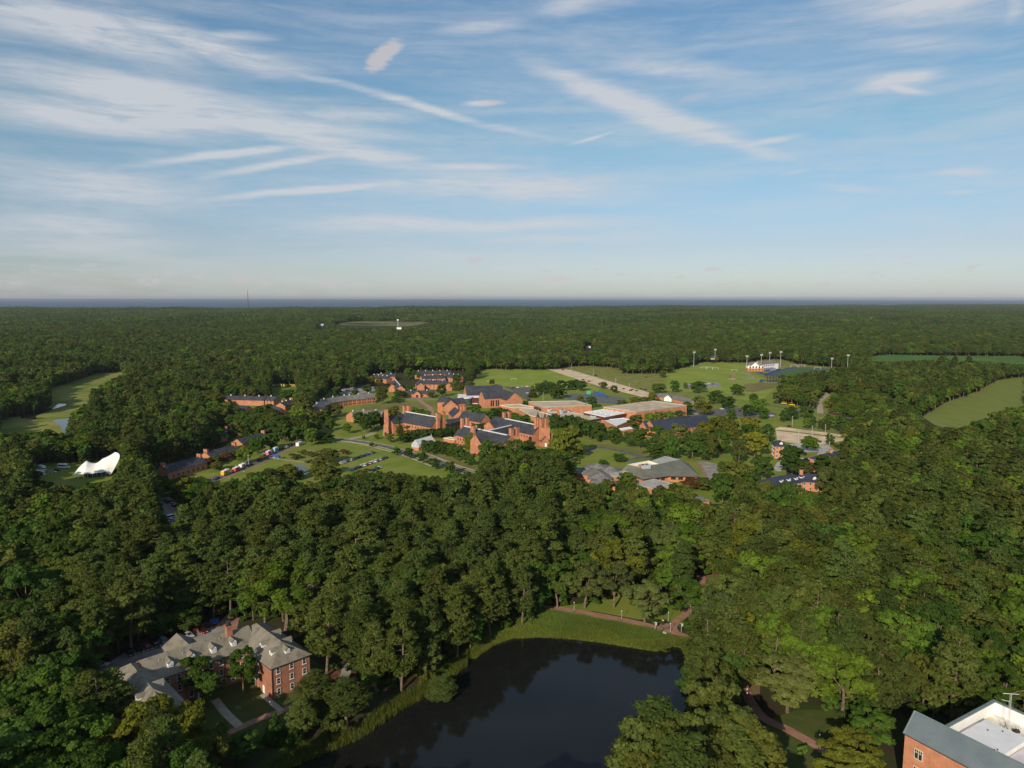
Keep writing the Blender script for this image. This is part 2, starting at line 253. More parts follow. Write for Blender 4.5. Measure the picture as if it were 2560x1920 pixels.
# ------------------------------------------------------------------ mesh and object helpers
class MB:
    """Collects polygons with a material each; build() links them as one mesh object."""
    def __init__(s): s.v = []; s.f = []; s.m = []; s.mats = []
    def mi(s, m):
        if m not in s.mats: s.mats.append(m)
        return s.mats.index(m)
    def poly(s, pts, m):
        b = len(s.v); s.v += [tuple(p) for p in pts]; s.f.append(tuple(range(b, b + len(pts)))); s.m.append(s.mi(m))
    def mesh(s, pts, faces, m):
        b = len(s.v); s.v += [tuple(p) for p in pts]; k = s.mi(m)
        for f in faces: s.f.append(tuple(b + i for i in f)); s.m.append(k)
    def box(s, c, size, m, rz=0.0, taper=1.0):
        x, y, z = (q / 2 for q in size); ca, sa = math.cos(rz), math.sin(rz); pts = []
        for dz in (-z, z):
            k = taper if dz > 0 else 1.0
            for dx, dy in ((-x, -y), (x, -y), (x, y), (-x, y)):
                dx, dy = dx * k, dy * k; pts.append((c[0] + dx * ca - dy * sa, c[1] + dx * sa + dy * ca, c[2] + dz))
        s.mesh(pts, [(3, 2, 1, 0), (4, 5, 6, 7), (0, 1, 5, 4), (1, 2, 6, 5), (2, 3, 7, 6), (3, 0, 4, 7)], m)
    def prism(s, ring, z0, z1, m, mtop=None):
        if sum(ring[i][0] * ring[(i + 1) % len(ring)][1] - ring[(i + 1) % len(ring)][0] * ring[i][1] for i in range(len(ring))) < 0: ring = ring[::-1]
        n = len(ring); pts = [(x, y, z0) for x, y in ring] + [(x, y, z1) for x, y in ring]
        s.mesh(pts, [(i, (i + 1) % n, n + (i + 1) % n, n + i) for i in range(n)], m)
        s.poly([(x, y, z1) for x, y in ring], mtop or m)
    def tube(s, p0, p1, r0, r1, m, n=6, cap=True):
        p0, p1 = Vector(p0), Vector(p1); d = (p1 - p0).normalized(); a = d.orthogonal().normalized(); b = d.cross(a); pts = []
        for p, r in ((p0, r0), (p1, r1)):
            for i in range(n): q = p + (a * math.cos(2 * math.pi * i / n) + b * math.sin(2 * math.pi * i / n)) * r; pts.append(tuple(q))
        f = [(i, (i + 1) % n, n + (i + 1) % n, n + i) for i in range(n)]
        if cap: f += [tuple(range(n, 2 * n)), tuple(range(n - 1, -1, -1))]
        s.mesh(pts, f, m)
    def data(s, name):
        me = bpy.data.meshes.new(name); me.from_pydata(s.v, [], s.f); me.polygons.foreach_set('material_index', s.m)
        for m in s.mats: me.materials.append(m)
        me.update(); return me
    def build(s, name, parent=None, loc=None):
        o = bpy.data.objects.new(name, s.data(name)); COL.objects.link(o)
        if parent is not None: o.parent = parent
        if loc is not None: o.location = loc
        return o
def link(name, data, parent=None, loc=(0, 0, 0), rz=0.0):
    o = bpy.data.objects.new(name, data); COL.objects.link(o); o.parent = parent; o.location = loc; o.rotation_euler = (0, 0, rz); return o
def tag(o, label, cat, group=None):
    o['label'] = label; o['category'] = cat
    if group: o['group'] = group
    return o
def thing(name, label, cat, loc=(0, 0, 0), rz=0.0, group=None):
    return tag(link(name, None, None, loc, rz), label, cat, group)
def setting(o, kind='structure'):
    o['kind'] = kind; return o
ORD = 'first second third fourth fifth sixth seventh eighth ninth tenth eleventh twelfth thirteenth fourteenth fifteenth sixteenth seventeenth eighteenth'.split()
V2 = lambda p: Vector((p[0], p[1]))

# ------------------------------------------------------------------ terrain
def smooth(a, b, x): t = np.clip((x - a) / (b - a), 0, 1); return t * t * (3 - 2 * t)
_rs = np.random.RandomState(5); _waves = [(_rs.uniform(0, 6.28), _rs.uniform(0.6, 1.4), _rs.uniform(0, 6.28)) for _ in range(14)]
def roll(x, y):
    h = 0
    for i, (a, k, p) in enumerate(_waves):
        w = k * 2 * math.pi / (380 + 120 * i); h = h + np.sin((x * math.cos(a) + y * math.sin(a)) * w + p) * (0.5 + 0.09 * i)
    return h / 5.0
def shore_y(x): return 8000 + 0.46 * x + 260 * np.sin(x / 900.0) + 120 * np.sin(x / 310.0 + 1)
WATER_Z = -1.1
POND = [S(*p, WATER_Z) for p in ((600, 1990), (700, 1925), (900, 1840), (1000, 1770), (1062, 1738), (1100, 1712), (1150, 1672), (1190, 1640), (1230, 1612), (1275, 1595), (1350, 1591), (1430, 1596), (1500, 1604), (1560, 1614), (1640, 1626), (1680, 1614), (1708, 1618), (1730, 1660), (1738, 1720), (1725, 1800), (1700, 1880), (1680, 1990))]
def inside(poly, x, y):
    x, y = np.asarray(x, float), np.asarray(y, float); r = np.zeros(x.shape, bool); n = len(poly)
    for i in range(n):
        (x0, y0), (x1, y1) = poly[i], poly[(i + 1) % n]
        if y0 == y1: continue
        r ^= ((y0 > y) != (y1 > y)) & (x < (x1 - x0) * (y - y0) / (y1 - y0) + x0)
    return r
def edge_dist(poly, x, y):
    d = np.full(np.shape(x), 1e9)
    for i in range(len(poly)):
        a, b = np.array(poly[i]), np.array(poly[(i + 1) % len(poly)]); e = b - a; t = np.clip(((x - a[0]) * e[0] + (y - a[1]) * e[1]) / (e @ e), 0, 1)
        d = np.minimum(d, np.hypot(x - a[0] - t * e[0], y - a[1] - t * e[1]))
    return d
def terrain(x, y):
    x, y = np.asarray(x, float), np.asarray(y, float); d = np.hypot(x, y)
    h = smooth(1500, 3200, d) * (roll(x, y) * 15 + 2)
    h = np.where(y > shore_y(x), -14.0, h * (1 - .6 * smooth(5000, 8500, d)))
    near = d < 420
    if near.any():
        sd = np.where(inside(POND, x, y), -1, 1) * edge_dist(POND, x, y)
        h = np.where(near, h - 3.2 * (1 - smooth(-3.0, 4.0, sd)), h)
    return h
WATER_Z = -1.1
def build_ground():
    rad = np.concatenate([np.arange(0, 110, 15), np.arange(110, 320, 2.6), 320 * 1.022 ** np.arange(0, 75), 320 * 1.022 ** 75 * 1.05 ** np.arange(0, 52)])
    rad = rad[rad < 17000]; na = 620; ang = np.linspace(0, 2 * np.pi, na, endpoint=False)
    rr, aa = np.meshgrid(rad[1:], ang, indexing='ij'); x, y = (rr * np.sin(aa)).ravel(), (rr * np.cos(aa)).ravel(); z = terrain(x, y)
    v = np.vstack([[[0, 0, 0]], np.stack([x, y, z], 1)]); nr = len(rad) - 1
    i = np.arange(nr - 1)[:, None]; j = np.arange(na)[None, :]; k = (j + 1) % na; a = 1 + i * na + j; b = 1 + i * na + k
    q = np.stack([a, b, b + na, a + na], -1).reshape(-1, 4); t = [(0, 1 + (m + 1) % na, 1 + m) for m in range(na)]
    me = bpy.data.meshes.new('ground'); me.from_pydata(v.tolist(), [], [tuple(f[::-1]) for f in q.tolist()] + t); me.materials.append(MATS['ground']); me.update()
    setting(link('ground', me))
def ground_mat():
    m = bpy.data.materials.new('ground'); m.use_nodes = True; nt = m.node_tree; N = nt.nodes; L = nt.links; b = N['Principled BSDF']; b.inputs['Roughness'].default_value = 1; b.inputs['Specular IOR Level'].default_value = 0.05
    tc = N.new('ShaderNodeTexCoord'); n = N.new('ShaderNodeTexNoise'); n.inputs['Scale'].default_value = .09; n.inputs['Detail'].default_value = 9; L.new(tc.outputs['Object'], n.inputs['Vector'])
    r = N.new('ShaderNodeValToRGB'); e = r.color_ramp.elements; e[0].position = .36; e[0].color = (.052, .038, .024, 1); e[1].position = .62; e[1].color = (.040, .056, .017, 1); L.new(n.outputs['Fac'], r.inputs[0]); L.new(r.outputs[0], b.inputs['Base Color']); MATS['ground'] = m
ground_mat(); build_ground()
def sheet(name, pts, m, z, kind='structure', sub=0):
    mb = MB(); mb.poly([(x, y, z) for x, y in pts], m); me = mb.data(name)
    bm = bmesh.new(); bm.from_mesh(me); bmesh.ops.triangulate(bm, faces=bm.faces[:])
    if sub: bmesh.ops.subdivide_edges(bm, edges=bm.edges[:], cuts=sub, use_grid_fill=True)
    for f in bm.faces:
        f.normal_update()
        if f.normal.z < 0: f.normal_flip()
    if sub:
        for v in bm.verts: v.co.z = float(terrain(v.co.x, v.co.y)) + z
    bm.to_mesh(me); bm.free(); return setting(link(name, me), kind)
def strip_pts(line, w):
    L_, R_ = [], []
    for i, p in enumerate(line):
        a, b = V2(line[max(0, i - 1)]), V2(line[min(len(line) - 1, i + 1)]); d = (b - a).normalized(); n = Vector((-d.y, d.x)) * w / 2; L_.append(tuple(V2(p) + n)); R_.append(tuple(V2(p) - n))
    return L_, R_
def smooth_line(line, k=4):
    out = []
    for i in range(len(line) - 1):
        p0, p1, p2, p3 = (V2(line[max(0, min(len(line) - 1, j))]) for j in (i - 1, i, i + 1, i + 2))
        for s in range(k):
            t = s / k; out.append(tuple(0.5 * (2 * p1 + (p2 - p0) * t + (2 * p0 - 5 * p1 + 4 * p2 - p3) * t * t + (3 * p1 - p0 - 3 * p2 + p3) * t ** 3)))
    return out + [tuple(line[-1])]
def ribbon(name, line, w, m, z, kerb=None):
    line = smooth_line(line); a, b = strip_pts(line, w); mb = MB()
    for i in range(len(line) - 1): mb.poly([(*b[i], z), (*b[i + 1], z), (*a[i + 1], z), (*a[i], z)], m)
    o = setting(mb.build(name))
    if kerb:
        kb = MB()
        for off in (w / 2 + .12, -w / 2 - .12):
            c, d = strip_pts(line, abs(off) * 2); side = c if off > 0 else d
            for i in range(len(line) - 1):
                p, q = V2(side[i]), V2(side[i + 1]); kb.box(((p.x + q.x) / 2, (p.y + q.y) / 2, z + .03), ((q - p).length, .24, .22), kerb, math.atan2(q.y - p.y, q.x - p.x))
        setting(kb.build('kerb'))
    return o
# ------------------------------------------------------------------ grounds: lawns, roads, water
def near_pts(f, L): return [f(*p) for p in L]
sheet('sea', [(-75000, 4600), (75000, 4600), (75000, 68000), (-75000, 68000)], M_SEA, -5.0)
sheet('pond_water', [(x, y) for x, y in POND], M_POND, WATER_Z)
# campus lawn: one sheet under everything from the car meadow to the sports ground
sheet('lawn', [(-205, 415), (-60, 440), (60, 400), (135, 395), (175, 450), (215, 560), (300, 700), (395, 880), (480, 1010), (330, 1010), (200, 850), (60, 960), (-60, 960), (-190, 900), (-330, 830), (-330, 700), (-230, 600)], LAWN, .02)
sheet('tent_lawn', near_pts(Cc, [(300, 1040), (560, 1000), (760, 1030), (1130, 1010), (1200, 1120), (1000, 1260), (620, 1290), (330, 1240)]), LAWN, .02)
sheet('meadow', near_pts(B, [(-60, 420), (0, 130), (400, 150), (740, 170), (980, 110), (1400, 95), (1700, 120), (2020, 160), (2020, 240), (1600, 250), (1560, 380), (1900, 300), (1960, 560), (2100, 640), (1850, 780), (1500, 800), (1200, 480), (300, 480)]), MEADOW, .012)
sheet('sports_lawn', near_pts(A, [(1020, 310), (1060, 240), (1090, 150), (1340, 78), (1560, 85), (1730, 120), (1760, 165), (2120, 300), (2212, 340), (2180, 372), (1560, 345)]), LAWN2, .05)
sheet('meadow', near_pts(A, [(1940, 150), (2212, 148), (2420, 190), (2560, 240), (2640, 330), (2560, 350), (2212, 235)]), MEADOW, .04)
sheet('playing_field', near_pts(B, [(735, 330), (735, 185), (980, 125), (1290, 125), (1300, 190), (1345, 215), (1520, 260), (1500, 300), (1360, 420), (1150, 345), (850, 330)]), LAWN2, .05)
sheet('dry_meadow', near_pts(B, [(1280, 275), (1430, 262), (1510, 270), (1490, 305), (1330, 335), (1240, 320)]), DRYG, .08)
sheet('sand_lot', near_pts(A, [(1735, 162), (1830, 150), (1960, 170), (2560, 345), (2700, 385), (2640, 425), (2212, 318), (1900, 218)]), SAND, .10)
sheet('sand_lot', near_pts(B, [(1490, 585), (1520, 572), (1960, 628), (1990, 660), (1850, 690), (1700, 705), (1500, 665)]), SAND, .08)
sheet('verge', near_pts(B, [(1495, 592), (1960, 645), (1960, 652), (1495, 600)]), MEADOW, .12)
sheet('marsh', near_pts(Cc, [(-300, 770), (-300, 640), (60, 600), (330, 590), (420, 540), (480, 480), (470, 330), (640, 285), (900, 195), (1150, 165), (1180, 200), (900, 400), (900, 560), (700, 720), (640, 800), (400, 800)]), MARSH, .03)
sheet('creek', near_pts(Cc, [(180, 580), (400, 540), (480, 510), (540, 478), (610, 478), (605, 492), (480, 530), (420, 552), (330, 590), (340, 618), (190, 612)]), M_CREEK, .07)
sheet('creek', near_pts(Cc, [(478, 628), (640, 612), (660, 700), (600, 760), (560, 700), (545, 670)]), M_CREEK, .07)
sheet('cornfield', near_pts(lambda x, y, z=0: S(1700 + x / 2.572, 700 + y / 2.572), [(1560, 880), (1700, 790), (1900, 720), (2050, 640), (2212, 620), (2300, 700), (2400, 900), (1900, 1010), (1640, 935)]), MATS.get('corn') or mat('corn', (.13, .17, .034), .2, .30, .95, detail=2, stretch=(3.2, .08, 1), col2=(.20, .22, .06), thr=(.35, .65), spec=.05), .06)
for q in ([(1215, 490), (1330, 480), (1700, 488), (2300, 492), (2300, 560), (2212, 552), (1700, 520), (1215, 525)],):
    sheet('crop_field', near_pts(lambda x, y, z=0: S(1700 + x / 2.572, 700 + y / 2.572), q), mat('soy', (.08, .155, .036), .1, .02, .95, spec=.05), .3, sub=3)
for q in ([(835, 811), (900, 803), (1075, 806), (1080, 812), (1010, 818), (850, 817)], [(-60, 802), (36, 803), (36, 809), (-60, 809)], [(405, 790), (440, 788), (440, 794), (405, 795)], [(2090, 892), (2150, 895), (2110, 915)]):
    sheet('far_field', near_pts(S, q), mat('hayfield', (.14, .15, .055), .1, .02, .95, spec=.05), .4, sub=3)
sheet('baseball_field', near_pts(D, [(655, 310), (900, 312), (880, 380), (640, 390)]), BRIGHT, .06)
sheet('pond_lawn', near_pts(F, [(505, 385), (900, 330), (1080, 260), (1240, 240), (1480, 250), (1640, 300), (1640, 450), (1560, 520), (1440, 470), (1250, 470), (900, 405)]), LAWN, .03)
sheet('bank_lawn', near_pts(F, [(300, 345), (490, 372), (1120, 474), (1560, 588), (1720, 652), (1640, 640), (1500, 600), (1300, 548), (1000, 505), (600, 450), (350, 430)]), MEADOW, .03)
sheet('clearing', near_pts(F, [(1680, 60), (1990, 90), (2000, 190), (1850, 270), (1730, 260)]), CLAYD, .05)
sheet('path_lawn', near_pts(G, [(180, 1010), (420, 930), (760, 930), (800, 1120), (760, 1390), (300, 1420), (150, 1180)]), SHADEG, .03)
# near brick hall grounds
HC = Vector((-68.8, 195.8)); HU = Vector((.719, .695)); HV = Vector((-.695, .719))
def hl(a, b): p = HC + HU * a + HV * b; return (p.x, p.y)
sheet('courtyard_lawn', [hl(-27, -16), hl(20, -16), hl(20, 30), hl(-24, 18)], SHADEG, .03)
sheet('parking_lot', near_pts(E, [(60, 660), (370, 470), (840, 330), (1060, 275), (1240, 280), (1260, 330), (900, 420), (300, 640), (150, 720)]), ASPHL, .05)
sheet('brick_plaza', near_pts(E, [(1060, 280), (1180, 160), (1260, 200), (1240, 300)]), BPATH, .07)
sheet('leaf_litter', near_pts(E, [(300, 430), (900, 250), (1100, 220), (1060, 278), (840, 326), (380, 465)]), LITTER, .04)
ribbon('walkway', near_pts(E, [(1065, 850), (1150, 955), (1260, 1062)]), 2.4, CONCW, .07)
ribbon('walkway', near_pts(E, [(1440, 810), (1520, 880), (1595, 942)]), 1.7, CONCW, .07)
ribbon('brick_path', near_pts(E, [(1170, 1115), (1290, 1060), (1450, 990), (1610, 935), (1760, 860)]), 2.4, BPATH, .05)
ribbon('path', near_pts(E, [(2070, 700), (2100, 640), (2110, 560)]), 3.0, ASPHL, .06)
sheet('leaf_litter', near_pts(E, [(1860, 640), (2080, 600), (2190, 640), (2200, 780), (1900, 680)]), LITTER, .045)
# brick path round the pond
ribbon('brick_path', near_pts(F, [(300, 340), (490, 370), (740, 400), (1120, 470), (1380, 530), (1560, 580), (1720, 645), (1850, 720), (1960, 800), (2040, 900), (2090, 1020)]) + near_pts(G, [(60, 880), (160, 1000), (350, 1090), (600, 1235), (740, 1340), (900, 1500)]), 3.1, BPATH, .08)
sheet('brick_plaza', near_pts(F, [(1360, 520), (1450, 500), (1540, 505), (1560, 545), (1590, 590), (1480, 600), (1400, 560)]), BPATH, .06)
ribbon('brick_path', near_pts(F, [(1520, 540), (1560, 470), (1620, 430), (1700, 300), (1745, 200), (1760, 120)]), 2.6, BPATH, .075)
sheet('clay_bank', near_pts(F, [(2010, 780), (2140, 820), (2212, 920), (2212, 1120), (2150, 1060), (2120, 960), (2040, 860)]), CLAYD, .05)
# campus roads
road = near_pts(D, [(60, 1215), (100, 1185), (450, 1046), (700, 925), (880, 845), (1010, 815), (1150, 800), (1250, 803), (1480, 830), (1700, 870), (1900, 925), (2060, 975)]) + near_pts(A, [(690, 995), (790, 1045), (1000, 1115), (1120, 1160)])
ribbon('road', road, 7.2, ASPH, .07, CONC)
ribbon('road', near_pts(D, [(1380, 800), (1470, 785), (1540, 770), (1610, 745)]), 5, CONCW, .06)
ribbon('pavement', near_pts(D, [(120, 1200), (460, 1075), (640, 990), (760, 935), (890, 868)]), 2.2, mat('brown_path', (.27, .17, .10), .15, .4), .06)
ribbon('pavement', near_pts(D, [(1240, 826), (1400, 835), (1560, 868), (1800, 930), (2000, 1000), (2150, 1060)]), 1.8, PATHC, .06)
ribbon('pavement', near_pts(A, [(560, 930), (640, 945), (900, 1045), (1120, 1110)]), 1.8, PATHC, .06)
sheet('mulch_bed', near_pts(A, [(540, 930), (620, 925), (900, 990), (1130, 1075), (1120, 1100), (890, 1040), (640, 940)]), DRYG, .045)
sheet('dry_lawn', near_pts(B, [(190, 690), (300, 690), (420, 715), (600, 735), (620, 765), (560, 775), (430, 735), (250, 708)]), DRYG, .045)
ribbon('road', near_pts(B, [(190, 745), (260, 715), (420, 740), (560, 780), (640, 800)]), 5.5, ASPH, .07)
ribbon('road', near_pts(B, [(560, 780), (500, 800), (455, 802)]), 5, ASPH, .075)
ribbon('brick_path', near_pts(A, [(520, 410), (545, 440), (580, 470), (640, 510), (660, 560), (650, 600)]), 5, mat('brick_plaza_paving', (.36, .19, .13), .12, .5), .06)
ribbon('road', near_pts(A, [(380, 437), (540, 432), (720, 437)]), 6, ASPHL, .05)
sheet('dry_lawn', near_pts(A, [(0, 505), (380, 462), (560, 470), (620, 520), (560, 540), (0, 560)]), DRYG, .04)
sheet('dry_lawn', near_pts(A, [(570, 490), (640, 455), (720, 450), (720, 520), (640, 500)]), DRYG, .045)
sheet('parking_lot', near_pts(A, [(1300, 318), (1560, 325), (1620, 380), (1560, 445), (1500, 420), (1380, 345)]), ASPH, .06)
sheet('parking_lot', near_pts(D, [(1200, 318), (1480, 300), (1650, 330), (1600, 375), (1280, 395)]), ASPHL, .06)
sheet('tennis_court', near_pts(B, [(20, 350), (260, 345), (460, 375), (420, 420), (150, 395), (60, 385)]), COURT, .06)
sheet('parking_lot', near_pts(B, [(950, 810), (1010, 812), (1180, 850), (1170, 870), (1090, 860), (1110, 940), (1020, 950)]), ASPHL, .06)
ribbon('pavement', near_pts(B, [(960, 825), (990, 880), (1020, 945)]), 2.4, mat('brown_path', None), .08)
ribbon('road', near_pts(B, [(1500, 880), (1530, 820), (1620, 790), (1780, 790), (1800, 720), (1640, 690)]), 5, CONC, .06)
sheet('parking_lot', near_pts(B, [(1600, 690), (1720, 700), (1850, 695), (1900, 740), (1700, 750), (1560, 700)]), CONC, .05)
ribbon('dirt_track', near_pts(B, [(1800, 480), (1795, 430), (1790, 400), (1830, 365), (1865, 335)]), 6, mat('dirt', (.40, .33, .23), .12, .2), .06)
ribbon('road', near_pts(B, [(1430, 420), (1560, 440), (1700, 470), (1850, 485), (2060, 522)]), 6, ASPH, .05)
sheet('parking_lot', near_pts(B, [(860, 455), (1330, 440), (1500, 480), (1480, 510), (1000, 495), (860, 480)]), ASPH, .055)
sheet('parking_lot', near_pts(B, [(840, 280), (1090, 265), (1120, 290), (1090, 303), (860, 300)]), ASPHL, .07)
ribbon('path', near_pts(K, [(0, 705), (250, 680), (440, 635), (430, 590), (330, 545), (270, 520), (200, 510)]), 4.5, ASPHL, .09)
ribbon('running_track', near_pts(K, [(560, 520), (700, 560), (900, 500), (1290, 425), (1500, 440), (2000, 470)]), 9, TRACKB, .09)
sheet('turf_pitch', near_pts(K, [(760, 545), (1280, 440), (1950, 470), (1600, 560), (900, 600)]), TURFG, .085)
sheet('long_jump_pad', near_pts(K, [(565, 705), (600, 652), (675, 655), (630, 708)]), TRACKB, .1)
sheet('small_lot', near_pts(Cc, [(1340, 1290), (1500, 1340), (1560, 1340), (1800, 1440), (1740, 1600), (1520, 1600), (1440, 1450)]), ASPHL, .05)
sheet('reed_pond', near_pts(D, [(870, 1045), (910, 1030), (985, 1060), (1010, 1110), (960, 1140), (880, 1110)]), M_CREEK, .05)
sheet('reed_pond', near_pts(D, [(1248, 935), (1262, 925), (1290, 955), (1285, 968), (1255, 962)]), M_CREEK, .05)
sheet('reed_pond', near_pts(D, [(300, 1270), (340, 1235), (400, 1225), (420, 1245), (360, 1280)]), M_CREEK, .05)
sheet('rough_grass', near_pts(D, [(800, 1000), (820, 940), (900, 915), (1050, 890), (1250, 880), (1380, 940), (1270, 1000), (1000, 1010)]), MEADOW, .035)
ribbon('footbridge_path', near_pts(D, [(640, 985), (780, 995), (980, 1020)]), 2.0, PATHC, .06)
fs_ = MB(); fs_.prism([(-26000, 24000), (-10000, 26500), (-2000, 27800), (-2000, 28500), (-10000, 27800), (-26000, 25500)], -6, 24, mat('far_land', (.05, .07, .04), .2, .002)); setting(fs_.build('far_shore'))

# ------------------------------------------------------------------ buildings
class Bld:
    def __init__(s, name, label, cat, o, group=None):
        s.o = Vector((o[0], o[1], 0)); s.root = thing(name, label, cat, s.o, 0, group); s.parts = {}
    def mb(s, part): return s.parts.setdefault(part, [MB()])[-1]
    def new(s, part): s.parts.setdefault(part, []).append(MB()); return s.parts[part][-1]
    def done(s):
        out = {}
        for k, L in s.parts.items():
            for m in L:
                if not m.v: continue
                m.v = [(x - s.o.x, y - s.o.y, z) for x, y, z in m.v]; out.setdefault(k, []).append(m.build(k, s.root))
        s.built = out; return s
    def gable(s, p0, p1, w, ze, zr, wall, roof, hip0=0, hip1=0, over=.45, z0=-.4, part='roof', cap=None, skip=''):
        p0, p1 = V2(p0), V2(p1); d = (p1 - p0).normalized(); n = Vector((-d.y, d.x)); h = w / 2; W = s.mb('wall'); Rf = s.mb(part)
        c = [p0 - n * h, p1 - n * h, p1 + n * h, p0 + n * h]; r0, r1 = p0 + d * hip0, p1 - d * hip1
        q = lambda p, z: (p.x, p.y, z)
        for i, (a, b) in enumerate(((0, 1), (2, 3))): W.poly([q(c[a], z0), q(c[b], z0), q(c[b], ze), q(c[a], ze)], wall)
        for i, (a, b, hp, rp) in enumerate(((1, 2, hip1, r1), (3, 0, hip0, r0))):
            pts = [q(c[a], z0), q(c[b], z0), q(c[b], ze)] + ([] if hp else [q(rp, zr)]) + [q(c[a], ze)]; W.poly(pts, wall)
        sl = (zr - ze) / h; e = ze - over * sl + .10; zt = zr + .10; o0 = .3 if not hip0 else over; o1 = .3 if not hip1 else over
        k = [p0 - n * (h + over) - d * o0, p1 - n * (h + over) + d * o1, p1 + n * (h + over) + d * o1, p0 + n * (h + over) - d * o0]
        t0, t1 = (r0, r1) if hip0 or hip1 else (None, None); t0 = r0 if hip0 else p0 - d * o0; t1 = r1 if hip1 else p1 + d * o1
        top = [[q(k[0], e), q(k[1], e), q(t1, zt), q(t0, zt)], [q(k[2], e), q(k[3], e), q(t0, zt), q(t1, zt)]]
        if hip1: top.append([q(k[1], e), q(k[2], e), q(t1, zt)])
        if hip0: top.append([q(k[3], e), q(k[0], e), q(t0, zt)])
        for p in top: Rf.poly(p, roof); Rf.poly([(x, y, z - .22) for x, y, z in p[::-1]], TRIM if not hip0 else roof)
        ring = [q(k[0], e), q(k[1], e)] + ([] if hip1 else [q(t1, zt)]) + [q(k[2], e), q(k[3], e)] + ([] if hip0 else [q(t0, zt)])
        for i in range(len(ring)):
            a, b = ring[i], ring[(i + 1) % len(ring)]; Rf.poly([a, b, (b[0], b[1], b[2] - .22), (a[0], a[1], a[2] - .22)], cap or roof)
        return c
    def flat(s, pts, z, wall, roof, z0=-.4, par=.45, parmat=None, part='roof'):
        pts = [tuple(p) for p in pts]; ar = sum(pts[i][0] * pts[(i + 1) % len(pts)][1] - pts[(i + 1) % len(pts)][0] * pts[i][1] for i in range(len(pts)))
        if ar < 0: pts = pts[::-1]
        W = s.mb('wall'); n = len(pts)
        for i in range(n):
            a, b = pts[i], pts[(i + 1) % n]; W.poly([(*a, z0), (*b, z0), (*b, z), (*a, z)], wall)
        c = sum((V2(p) for p in pts), Vector((0, 0))) / n; inn = [V2(p) + (c - V2(p)).normalized() * .6 for p in pts]
        Rf = s.mb(part); Rf.poly([(p.x, p.y, z - .02) for p in inn], roof)
        cp = s.mb('parapet'); m = parmat or TRIM
        out = [V2(p) + (V2(p) - c).normalized() * .08 for p in pts]
        for i in range(n):
            a, b, a2, b2 = out[i], out[(i + 1) % n], inn[i], inn[(i + 1) % n]; t = z + par
            cp.poly([(a.x, a.y, t), (b.x, b.y, t), (b2.x, b2.y, t), (a2.x, a2.y, t)], m); cp.poly([(a.x, a.y, z - .1), (b.x, b.y, z - .1), (b.x, b.y, t), (a.x, a.y, t)], m)
            cp.poly([(b2.x, b2.y, z - .1), (a2.x, a2.y, z - .1), (a2.x, a2.y, t), (b2.x, b2.y, t)], m)
    def chimney(s, p, size, z0, z1, m, rz=0, cap=True, part='chimney', taper=1):
        c = s.new(part); c.box((p[0], p[1], (z0 + z1) / 2), (size[0], size[1], z1 - z0), m, rz, taper)
        if cap: c.box((p[0], p[1], z1 + .12), (size[0] * taper + .3, size[1] * taper + .3, .3), m, rz); c.box((p[0], p[1], z1 + .33), (size[0] * taper - .3, size[1] * taper - .3, .12), DARKM, rz)
    def ridge_strip(s, p0, p1, w, z, m, part='ridge_skylight'):
        p0, p1 = V2(p0), V2(p1); c = (p0 + p1) / 2; d = p1 - p0; s.new(part).box((c.x, c.y, z), (d.length, w, .45), m, math.atan2(d.y, d.x))
    def vents(s, p0, p1, n, z, size=.8, m=None):
        for i in range(n):
            p = V2(p0).lerp(V2(p1), (i + .5) / n); v = s.new('roof_vent'); v.box((p.x, p.y, z + .5), (size, size, 1.3), m or STEEL); v.box((p.x, p.y, z + 1.25), (size * 1.4, size * 1.4, .22), m or STEEL)
_win = {}
def win_mesh(w, h, style):
    key = (round(w, 2), round(h, 2), style)
    if key not in _win:
        f = MB(); p = MB(); fm = {'white': mat('window_frame', (.60, .585, .54), .06, 2), 'cream': TRIM, 'brick': mat('soldier_course', (.30, .11, .06), .1, 1)}[style]; b = .09
        for x, z, sx, sz in ((-w / 2 - b / 2, 0, b, h + 2 * b), (w / 2 + b / 2, 0, b, h + 2 * b), (0, h / 2 + b / 2, w, b), (0, -h / 2 - b / 2, w, b)): f.box((x, -.05, z), (sx, .16, sz), fm)
        if style == 'white': f.box((0, -.05, 0), (w, .06, .07), fm); f.box((0, -.08, -h / 2 - b - .06), (w + .5, .3, .12), fm)
        if style == 'cream':
            f.box((0, -.05, h * .17), (w, .08, .10), fm); f.box((0, -.05, 0), (.12, .08, h), fm)
            for x in (-w / 4, w / 4): f.box((x, -.05, h * .33), (.07, .07, h * .33), fm)
        p.box((0, -.01, 0), (w, .06, h), GLASS); _win[key] = (f.data('window'), p.data('pane'))
    return _win[key]
def windows(b, pa, pb, zs, ts, w=1.0, h=1.7, style='brick', pane=True):
    """Windows on the wall from pa to pb, the outside on the right-hand side of that line; ts are fractions along it."""
    pa, pb = V2(pa), V2(pb); d = (pb - pa).normalized(); n = Vector((d.y, -d.x)); f, p = win_mesh(w, h, style)
    for z in zs:
        for t in ts:
            q = pa.lerp(pb, t) + n * .03; o = link('window', f, b.root, (q.x - b.o.x, q.y - b.o.y, z), math.atan2(d.y, d.x)); link('pane', p, o)
def fr(n, a=.06, b=.94): return [a + (b - a) * (i + .5) / n for i in range(n)]

